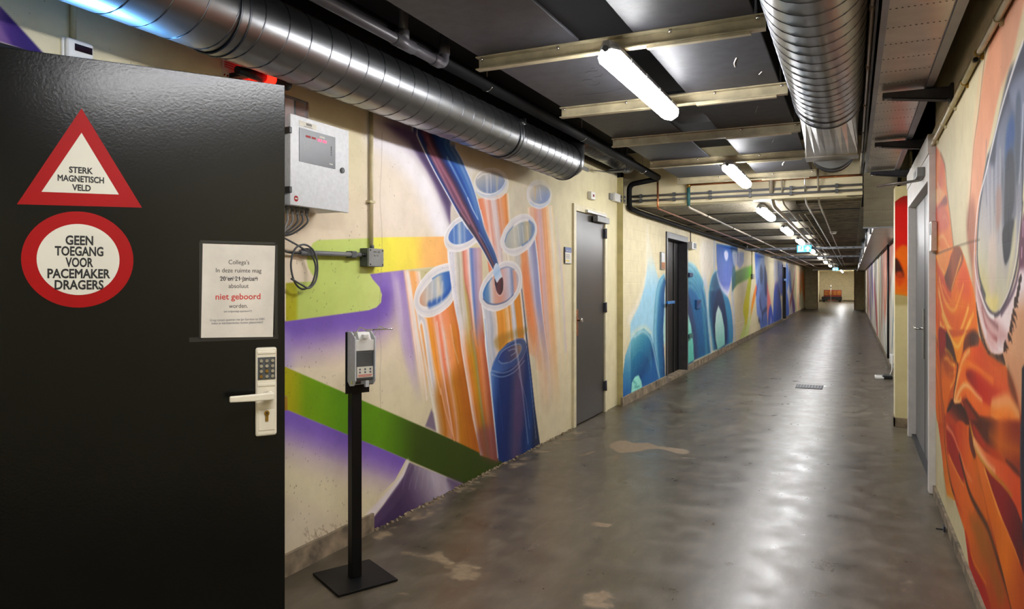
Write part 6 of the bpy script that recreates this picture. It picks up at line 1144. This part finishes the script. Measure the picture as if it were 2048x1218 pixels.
for k in range(6):
    y = 2.487 + k * .032; p = [(-2.33, y, CZ0 - .03), (-2.33, y, CZ0 - .07)]
    if k == 0: p = [(-2.33, y, CZ0 - .03), (-2.34, y + .005, 1.64), (-2.38, y + .05, 1.575), (-2.425, 2.62, 1.552), (-2.428, 2.735, 1.5525)]
    else: p += [(-2.33 - .014 * (k - 1), y - .01 - k * .008, CZ0 - .095 - k * .006), (-2.33 - .02 * (k - 1), 2.50 - .002 * k, CZ0 - .112 - k * .005), (-2.34 - .02 * (k - 1), 2.43, CZ0 - .10 - k * .004), (-2.35 - .02 * (k - 1), 2.36, CZ0 - .085 - k * .003)]
    MB().tube(spline(p, 6), .0058 if k == 0 else .0046, 8).build('cable', M['black'] if k == 0 else (M['grey'] if k in (1, 2) else M['dgrey']), None, clab[k], 'cable', 'cables under the cabinet')
lp = [(-2.40, 2.46, 1.66), (-2.41, 2.56, 1.625), (-2.42, 2.69, 1.585), (-2.42, 2.78, 1.545), (-2.42, 2.815, 1.48), (-2.42, 2.785, 1.40), (-2.42, 2.72, 1.375), (-2.42, 2.665, 1.41), (-2.42, 2.64, 1.49), (-2.415, 2.66, 1.565), (-2.41, 2.72, 1.592), (-2.405, 2.78, 1.565), (-2.405, 2.81, 1.50), (-2.405, 2.80, 1.42), (-2.405, 2.75, 1.38), (-2.405, 2.70, 1.395), (-2.40, 2.62, 1.425)]
MB().tube(spline(lp, 6), .0048, 8).build('cable', M['dgrey'], None, 'loose dark cable loop hanging below the grey tube', 'cable', 'cables under the cabinet')
t = empty('conduit_tube', (-2.43, 2.96, 1.545), 0, 'short horizontal grey tube between cabinet cables and junction box', 'conduit')
MB().tube([(-2.43, 2.713, 1.5525), (-2.43, 3.185, 1.560)], .0125, 14).build('tube', M['conduit'], t)
for y in (2.775, 3.12): MB().box((LN, y - .022, 1.540), (-2.416, y + .022, 1.577)).build('saddle', M['dgrey'], t, bev=.004)
t = empty('junction_box', (LN, 3.29, 1.497), 0, 'grey junction box with handwritten marks below the vertical conduit', 'junction box')
MB().box((LN, 3.222, 1.497), (-2.412, 3.36, 1.598)).build('base', M['dgrey'], t, bev=.003); lid = MB().box((-2.412, 3.222, 1.497), (-2.398, 3.36, 1.598)).build('lid', M['grey'], t, bev=.004)
for y in (3.235, 3.348):
    for z in (1.508, 1.587): MB().cyl((-2.398, y, z), (-2.396, y, z), .005, 8).build('screw', M['black'], lid)
def wall_text(parent, body, y, z, h, w, mat, X):
    me = text_mesh(body, 1.0); co = np.array([v.co for v in me.vertices]); lo, hi = co.min(0), co.max(0)
    me.transform(Matrix.Rotation(PI / 2, 4, 'Z') @ Matrix.Rotation(PI / 2, 4, 'X') @ Matrix.Diagonal((w / (hi[0] - lo[0]), h / .7, .02, 1)) @ Matrix.Translation((-(lo[0] + hi[0]) / 2, -.35, 0))); return link('lettering', me, mat, parent, (X, y, z))
wall_text(lid, 'XXL1-A/5', 3.292, 1.583, .010, .06, M['ink'], -2.3975); wall_text(lid, '6c 12', 3.287, 1.563, .010, .04, M['ink'], -2.3975)
MB().tube([(-2.428, 3.222, 1.56), (-2.428, 3.19, 1.56)], .009, 10).tube([(-2.428, 3.21, 1.56), (-2.428, 3.222, 1.56)], .012, 8).build('gland', M['black'], t); MB().tube([(-2.44, 3.305, 1.598), (-2.44, 3.305, 1.618)], .013, 8).build('top_gland', M['dgrey'], t)
t = empty('vertical_conduit', (-2.446, 3.305, 1.61), 0, 'cream vertical conduit above the junction box', 'conduit')
MB().tube([(-2.444, 3.305, 1.612), (-2.444, 3.305, 2.45)], .0115, 12).build('tube', M['conduit_cream'], t); MB().tube([(-2.444, 3.305, 1.62), (-2.444, 3.305, 1.66)], .0095, 12).build('end_piece', M['conduit_cream'], t); MB().box((LN, 3.275, 1.855), (-2.43, 3.325, 1.868)).build('clip', M['conduit_cream'], t)
# ---------------------------------------------------------------- hand sanitiser stand (local frame)
t = empty('sanitizer_stand', (-2.138, 2.762, 0), math.radians(62.0), 'black floor stand with hand sanitizer dispenser before the green ribbon', 'dispenser', None, True)
MB().box((-.148, -.154, .002), (.148, .154, .012)).build('base_plate', M['black_metal'], t, bev=.002); MB().box((-.025, -.025, .012), (.025, .025, .90)).build('post', M['black_metal'], t, bev=.003)
MB().box((-.06, -.032, .885), (.06, -.026, 1.175)).build('back_plate', M['black_metal'], t, bev=.001)
h = MB().prism([(-.032, .945), (-.034, 1.178), (-.075, 1.178), (-.118, 1.150), (-.118, .955), (-.095, .930), (-.06, .925)][::-1], 'x', -.052, -.046).build('side_panel', M['cabinet'], t, fix=True)
MB().prism([(-.032, .945), (-.034, 1.178), (-.075, 1.178), (-.118, 1.150), (-.118, .955), (-.095, .930), (-.06, .925)][::-1], 'x', .046, .052).build('side_panel', M['cabinet'], t, fix=True)
MB().box((-.046, -.115, 1.09), (.046, -.034, 1.142)).build('pump_cover', M['white'], t, bev=.004); MB().prism([(-.115, 1.142), (-.05, 1.142), (-.05, 1.176), (-.095, 1.176)], 'x', -.03, .03).box((-.012, -.125, 1.150), (.012, -.10, 1.166)).build('pump_head', M['white'], t, fix=True)
bt = MB().box((-.043, -.112, .955), (.043, -.04, 1.09)).build('bottle', M['dgrey'], t, bev=.006); MB().box((-.040, -.1135, .968), (.040, -.112, 1.018)).build('instruction_label', M['sign_white'], bt)
for r in range(2):
    for c in range(3): MB().cyl((-.026 + c * .026, -.1143, 1.006 - r * .014), (-.026 + c * .026, -.1135, 1.006 - r * .014), .005, 6).build('pictogram', M['ink_grey'], bt)
MB().box((-.034, -.1143, .978), (.034, -.1135, .981)).box((-.034, -.1143, .972), (.030, -.1135, .9745)).build('red_text_line', M['ink_red'], bt)
MB().box((-.046, -.10, .935), (.046, -.04, .955)).build('bottom_tray', M['grey'], t); MB().box((.006, -.108, .922), (.022, -.09, .952)).build('catch', M['cabinet'], t); MB().box((-.042, -.103, .938), (-.016, -.0995, .95)).build('tray_opening', M['black'], t)
MB().cyl((-.0535, -.085, .945), (-.052, -.085, .945), .007, 14).build('maker_badge', M['chrome'], t)
MB().tube(bend([(-.049, -.10, 1.10), (-.049, -.10, 1.165), (-.049, -.165, 1.205), (-.049, -.225, 1.195), (-.049, -.30, 1.200), (.049, -.30, 1.200), (.049, -.225, 1.195), (.049, -.165, 1.205), (.049, -.10, 1.165), (.049, -.10, 1.10)], .012, 4), .0028, 8).build('arm_lever', M['chrome'], t)
# ---------------------------------------------------------------- grey door in the left wall
t = empty('door_1', (LN, 7.06, 0), 0, 'closed dark grey door in cream frame on the left wall', None, None, False, 'structure')
MB().box((LN - .05, 6.542, 0), (LN + .022, 6.61, 2.186)).build('frame_jamb', M['frame_cream'], t, bev=.004); MB().box((LN - .05, 7.52, 0), (LN + .022, 7.588, 2.186)).build('frame_jamb', M['frame_cream'], t, bev=.004); MB().box((LN - .05, 6.61, 2.118), (LN + .022, 7.52, 2.186)).build('frame_head', M['frame_cream'], t, bev=.004)
MB().box((LN - .04, 6.612, .012), (LN + .004, 7.518, 2.115)).build('leaf', M['grey_door'], t, bev=.002)
hp = MB().box((LN + .004, 6.642, .888), (LN + .014, 6.682, 1.147)).build('handle_plate', M['copper'], t, bev=.003); MB().tube([(LN + .014, 6.662, 1.045), (LN + .045, 6.662, 1.045), (LN + .05, 6.662, 1.045), (LN + .065, 6.662, 1.045)], [.010, .010, .024, .020], 16).build('knob', M['steel'], hp)
for z in (.29, 1.145, 1.95): MB().box((LN - .002, 7.495, z - .05), (LN + .03, 7.53, z + .05)).tube([(LN + .03, 7.522, z - .055), (LN + .03, 7.522, z + .055)], .009, 8).build('hinge', M['bracket'], t)
c = MB().box((LN + .022, 7.10, 2.050), (LN + .075, 7.50, 2.112)).build('door_closer', M['grey'], t, bev=.004); MB().box((LN + .022, 6.86, 2.122), (LN + .055, 7.46, 2.150)).build('slide_rail', M['steel'], c, bev=.002)
t = empty('room_sign', (LN, 6.4, 1.59), 0, 'blue and white room sign plate left of the grey door', 'sign')
MB().box((LN, 6.32, 1.593), (LN + .014, 6.49, 1.750)).build('plate', M['dgrey'], t, bev=.002); MB().box((LN + .014, 6.325, 1.597), (LN + .0155, 6.486, 1.700)).build('white_insert', M['sign_white'], t); MB().box((LN + .014, 6.325, 1.700), (LN + .0155, 6.486, 1.747)).build('blue_header', M['sign_blue'], t)
wall_text(t, 'NN-120', 6.405, 1.724, .018, .11, M['sign_white'], LN + .0158)
for z in (1.675, 1.66, 1.645): MB().box((LN + .0155, 6.34, z), (LN + .016, 6.44, z + .005)).build('text_line', M['ink_grey'], t)
MB().box((LN + .0155, 6.34, 1.615), (LN + .016, 6.43, 1.628)).build('yellow_line', M['yellow'], t)
t = empty('alarm_unit', (LN, 7.04, 2.27), 0, 'small white alarm unit with red window above the grey door', 'alarm')
MB().box((LN, 6.99, 2.272), (LN + .045, 7.12, 2.352)).build('shell', M['white'], t, bev=.008, seg=3); MB().box((LN + .045, 7.03, 2.30), (LN + .0465, 7.08, 2.325)).build('window', M['cart_red'], t)
t = empty('cable_entry', (LN + .03, 7.85, 2.33), 0, 'white cable entry with grey glands beside the black riser', 'cable entry')
MB().box((LN, 7.70, 2.345), (LN + .02, 7.80, 2.415)).build('foot', M['grey'], t); MB().box((LN + .005, 7.79, 2.335), (LN + .05, 8.0, 2.43)).build('body', M['white'], t, bev=.006)
for z in (2.362, 2.405): MB().tube([(LN + .04, 7.99, z), (LN + .04, 8.05, z)], .020, 10).tube([(LN + .06, 8.04, z), (LN + .085, 8.06, z)], .012, 8).build('gland', M['dgrey'], t)
# ---------------------------------------------------------------- dark doorway in the far left wall
def dark_door(name, y0, y1, top, lab, near):
    t = empty(name, (LF, (y0 + y1) / 2, 0), 0, lab, None, None, False, 'structure')
    MB().box((LF - .18, y0 - .06, 0), (LF + .02, y0, top)).build('frame_jamb', M['frame_dark'], t, bev=.004); MB().box((LF - .18, y1, 0), (LF + .02, y1 + .06, top)).build('frame_jamb', M['frame_dark'], t, bev=.004); MB().box((LF - .18, y0, top - .09), (LF + .02, y1, top)).build('frame_head', M['frame_dark'], t, bev=.004)
    MB().box((LF - .17, y0, .01), (LF - .12, y1, top - .09)).build('leaf', M['door_dark'], t); MB().box((LF - .18, y0, 0), (LF + .02, y1, .035)).build('threshold', M['plaster_raw'], t)  # black leaf fills the recess, its colour standing for the unlit inside
    if near:
        ym = y0 + .95; MB().box((LF - .12, ym - .012, .035), (LF - .105, ym + .012, top - .09)).build('meeting_strip', M['black'], t); MB().box((LF - .12, y0 + .1, .10), (LF - .114, ym - .1, top - .2)).build('door_panel', M['black_metal'], t)
    return t
dark_door('door_2', D2Y0, D2Y1, D2Z + .005, 'dark open doorway between the blue arches', True); dark_door('door_5', D5Y0, D5Y1, 2.14, 'narrow dark doorway far down the left wall', False)
MB().tube([(LF + .02, 10.05, 1.138), (LF + .06, 10.05, 1.138)], .012, 8).box((LF + .05, 9.98, 1.118), (LF + .065, 10.42, 1.158)).build('blue_door_handle', M['blue_plastic'], None, 'bright blue handle bar across the dark doorway', 'handle', bev=.006)
MB().box((LF + .02, 28.85, 1.52), (LF + .06, 30.0, 1.60)).build('blue_door_handle', M['blue_plastic'], None, 'small bright blue bar on the far narrow doorway', 'handle', bev=.006)
t = empty('door_plate', (LF, 9.85, 1.6), 0, 'small picture plate left of the dark doorway', 'sign'); MB().box((LF, 9.76, 1.60), (LF + .025, 9.97, 1.84)).build('frame', M['grey'], t, bev=.003); MB().box((LF + .025, 9.775, 1.61), (LF + .027, 9.955, 1.70)).build('orange_print', M['cart_orange'], t); MB().box((LF + .025, 9.775, 1.70), (LF + .027, 9.955, 1.83)).build('grey_print', M['cabinet'], t)
t = empty('boxed_sensor', (LF, 11.75, 1.96), 0, 'white boxed sensor with black window right of the dark doorway', 'sensor'); MB().box((LF, 11.56, 1.962), (LF + .085, 11.92, 2.072)).build('box', M['white'], t, bev=.006); MB().box((LF + .085, 11.66, 1.975), (LF + .088, 11.88, 2.06)).build('window', M['black'], t); MB().tube([(LF + .02, 11.74, 2.07), (LF + .02, 11.74, 2.26)], .008, 8).build('conduit', M['black'], t)
t = empty('painted_wall_box', (LF, 11.7, 1.52), 0, 'dark blue painted wall socket on top of the large arch', 'socket'); MB().box((LF, 11.57, 1.515), (LF + .045, 11.82, 1.58)).build('box', M['wall_navy'], t, bev=.005)
t = empty('painted_wall_box', (LF, 12.4, .98), 0, 'square blue painted recess box in the large arch', 'socket'); MB().box((LF, 12.21, .985), (LF + .03, 12.60, 1.132)).build('box', M['wall_blue'], t, bev=.004); MB().prism([(12.24, 1.0), (12.57, 1.12), (12.24, 1.12)], 'x', LF + .03, LF + .032).build('cover', M['wall_navy'], t, fix=True)
t = empty('painted_wall_box', (LF, 11.7, .52), 0, 'turquoise painted wall socket inside the large arch', 'socket'); MB().box((LF, 11.57, .525), (LF + .04, 11.86, .595)).build('box', M['green_pipe'], t, bev=.005)
t = empty('switch_box', (LF, 19.6, 1.55), 0, 'grey switch with conduit at the end of the green band', 'switch'); MB().box((LF, 19.5, 1.53), (LF + .05, 19.85, 1.66)).build('box', M['grey'], t, bev=.005); MB().tube([(LF + .02, 19.6, 1.66), (LF + .02, 19.6, 2.3)], .012, 8).build('conduit', M['conduit_cream'], t)
# ---------------------------------------------------------------- white double door on the right
FX = .46
t = empty('door_3', (FX, 6.5, 0), 0, 'white framed grey double door on the right wall', None, None, False, 'structure')
MB().box((FX, 7.50, 0), (FX + .13, 7.58, 2.27)).build('frame_jamb', M['door_white'], t, bev=.004); MB().box((FX, 5.52, 0), (FX + .13, 5.60, 2.27)).build('frame_jamb', M['door_white'], t, bev=.004); MB().box((FX, 5.60, 2.10), (FX + .13, 7.50, 2.27)).build('frame_head', M['door_white'], t, bev=.004); MB().box((FX - .005, 5.52, 2.27), (FX + .13, 7.58, 2.40)).build('upper_panel', M['door_white'], t)
lf = MB().box((.523, 6.62, .015), (.56, 7.495, 2.10)).build('leaf', M['leaf_grey'], t, bev=.003); MB().box((.523, 5.605, .015), (.56, 6.56, 2.10)).build('leaf', M['leaf_grey'], t, bev=.003); MB().box((.526, 6.56, .0), (.55, 6.62, 2.10)).build('rebate', M['black'], t)
MB().box((.512, 6.63, .80), (.523, 6.675, 1.20)).build('lock_plate', M['steel'], lf, bev=.003); MB().tube(bend([(.515, 6.652, 1.04), (.462, 6.652, 1.04), (.462, 6.80, 1.04)], .02), .010, 10).build('lever', M['chrome'], lf)
MB().box((FX + .03, 5.60, .0), (FX + .13, 7.50, .03)).build('threshold', M['black'], t); c = MB().box((FX - .05, 5.80, 2.16), (FX, 6.1, 2.225)).build('door_closer', M['grey'], t, bev=.005); MB().cyl((FX - .052, 5.92, 2.192), (FX - .05, 5.92, 2.192), .02, 16).build('closer_cap', M['dgrey'], c)
MB().tube([(FX - .02, 5.92, 2.15), (.16, 5.95, 2.125)], .006, 8).tube([(FX - .02, 5.98, 2.15), (.16, 5.99, 2.118)], .006, 8).build('closer_arm', M['steel'], c)
t = empty('door_sign', (.47, 5.46, 1.61), 0, 'narrow metal sign plate at the edge of the white door frame', 'sign'); MB().box((.462, 5.40, 1.615), (.499, 5.50, 1.81)).build('plate', M['steel'], t, bev=.004); MB().box((.4605, 5.41, 1.72), (.462, 5.49, 1.80)).build('dark_field', M['dgrey'], t)
# ---------------------------------------------------------------- small things further down
def exit_sign(y, x0, x1, z0, z1, lab):
    t = empty('exit_sign', ((x0 + x1) / 2, y, z0), 0, lab, 'exit sign', 'green-blue exit signs'); w = x1 - x0; h = z1 - z0
    MB().box((x0, y, z0), (x1, y + .03, z1)).build('panel', M['exit_on'], t); X = lambda u: x0 + u * w; Z = lambda v: z0 + v * h; f = y - .003
    MB().prism([(X(.08), Z(.12)), (X(.44), Z(.12)), (X(.44), Z(.88)), (X(.08), Z(.88))], 'y', f, y).build('white_square', M['exit_white'], t, fix=True)
    for q in ([(.22, .58), (.34, .62), (.32, .40), (.24, .40)], [(.24, .42), (.30, .42), (.20, .18), (.14, .18)], [(.27, .42), (.33, .42), (.40, .22), (.34, .20)], [(.14, .48), (.18, .44), (.26, .56), (.22, .60)], [(.32, .60), (.34, .54), (.42, .48), (.42, .54)]): MB().prism([(X(a), Z(b)) for a, b in q], 'y', f - .002, f).build('figure', M['exit_on'], t, fix=True)
    MB().cyl((X(.31), f - .002, Z(.72)), (X(.31), f, Z(.72)), .02, 10).build('figure_head', M['exit_on'], t)
    MB().prism([(X(.74), Z(.90)), (X(.54), Z(.45)), (X(.67), Z(.45)), (X(.67), Z(.1)), (X(.81), Z(.1)), (X(.81), Z(.45)), (X(.94), Z(.45))], 'y', f, y).build('arrow', M['exit_white'], t, fix=True)
    MB().box((X(.1), y, z1), (X(.9), y + .03, z1 + .05)).build('housing', M['grey'], t)
exit_sign(16.6, -1.08, -.79, 2.085, 2.235, 'nearer glowing exit sign hanging beside the strip lamps'); exit_sign(38, -.874, -.61, 2.05, 2.175, 'farther small exit sign at the end of the corridor')
t = empty('floor_drain', (-.53, 10.55, 0), 0, 'slotted steel drain grate set in the floor', 'drain'); MB().box((-.70, 10.36, .0005), (-.36, 10.74, .004)).build('frame', M['black_metal'], t)
for k in range(9): MB().box((-.685 + k * .036, 10.40, .004), (-.665 + k * .036, 10.70, .007)).build('slat', M['bracket'], t)
t = empty('floor_bracket', (.46, 4.74, 0), 0, 'thin dark metal floor bracket near the right plinth', 'bracket'); MB().box((.43, 4.74, .0), (.472, 4.748, .006)).box((.464, 4.70, 0), (.474, 4.748, .03)).build('angle', M['bracket'], t)
MB().tube([(.545, 13.7, .14), (.545, 13.7, 2.06)], .018, 8).build('vertical_rod', M['black'], None, 'black vertical conduit on the far right wall', 'conduit')
t = empty('cable_clutter', (.42, 12.0, 0), 0, 'white slab and dark adapter with cord on the floor by the right wall', 'clutter'); MB().box((.30, 11.85, 0), (.42, 12.15, .03), ).build('white_slab', M['white'], t, bev=.008); MB().box((.40, 11.9, .0), (.53, 12.1, .05)).build('adapter', M['black'], t, bev=.01); MB().tube(spline([(.5, 12.05, .04), (.53, 12.1, .12), (.54, 12.3, .2), (.55, 12.5, .3)], 5), .006, 6).build('cord', M['white'], t)
MB().box((.53, 12.55, .16), (.58, 12.8, .30)).build('power_socket', M['white'], None, 'white socket low on the far right wall', 'socket', bev=.006)
for (y, x, lab) in ((13.6, -.30, 'round smoke detector on the ribbed ceiling, nearer one'), (27.0, -.35, 'round smoke detector on the ribbed ceiling, farther one')):
    t = empty('smoke_detector', (x, y, 2.25), 0, lab, 'detector', 'smoke detectors'); MB().tube([(x, y, 2.31), (x, y, 2.285), (x, y, 2.265)], [.055, .055, .035], 18).build('shell', M['white'], t); MB().tube([(x, y, 2.32), (x, y, 2.305)], .065, 18).build('socket', M['white'], t)
# cart in the end room
t = empty('crate_cart', (-1.4, 62, 0), 0, 'dark cart with orange-brown panelled crate in the end room', 'cart')
MB().box((-2.05, 61.6, .40), (-.78, 62.6, .93)).build('crate', M['cart_red'], t, bev=.02)
for k in range(4): MB().box((-2.0 + k * .305, 61.57, .52), (-1.74 + k * .305, 61.6, .86)).build('panel', M['cart_orange'], t, bev=.01)
MB().box((-2.2, 61.55, .12), (-.75, 62.6, .40)).build('chassis', M['rubber'], t, bev=.03)
for x in (-2.05, -.9):
    for y in (61.7, 62.45): MB().tube([(x - .06, y, .15), (x + .06, y, .15)], .15, 18).build('wheel', M['rubber'], t)
MB().box((-1.75, 61.4, .10), (-1.2, 61.55, .16)).build('tow_bar', M['cart_red'], t)
t = empty('pole_stand', (-1.53, 61.2, 0), 0, 'thin metal pole stand in front of the crate cart', 'stand'); MB().cyl((-1.53, 61.2, .03), (-1.53, 61.2, 1.34), .025, 10).build('pole', M['steel'], t); MB().cyl((-1.53, 61.2, 0), (-1.53, 61.2, .03), .16, 20).build('foot', M['steel'], t); MB().box((-1.60, 61.17, 1.12), (-1.46, 61.23, 1.18)).build('clamp', M['dgrey'], t)
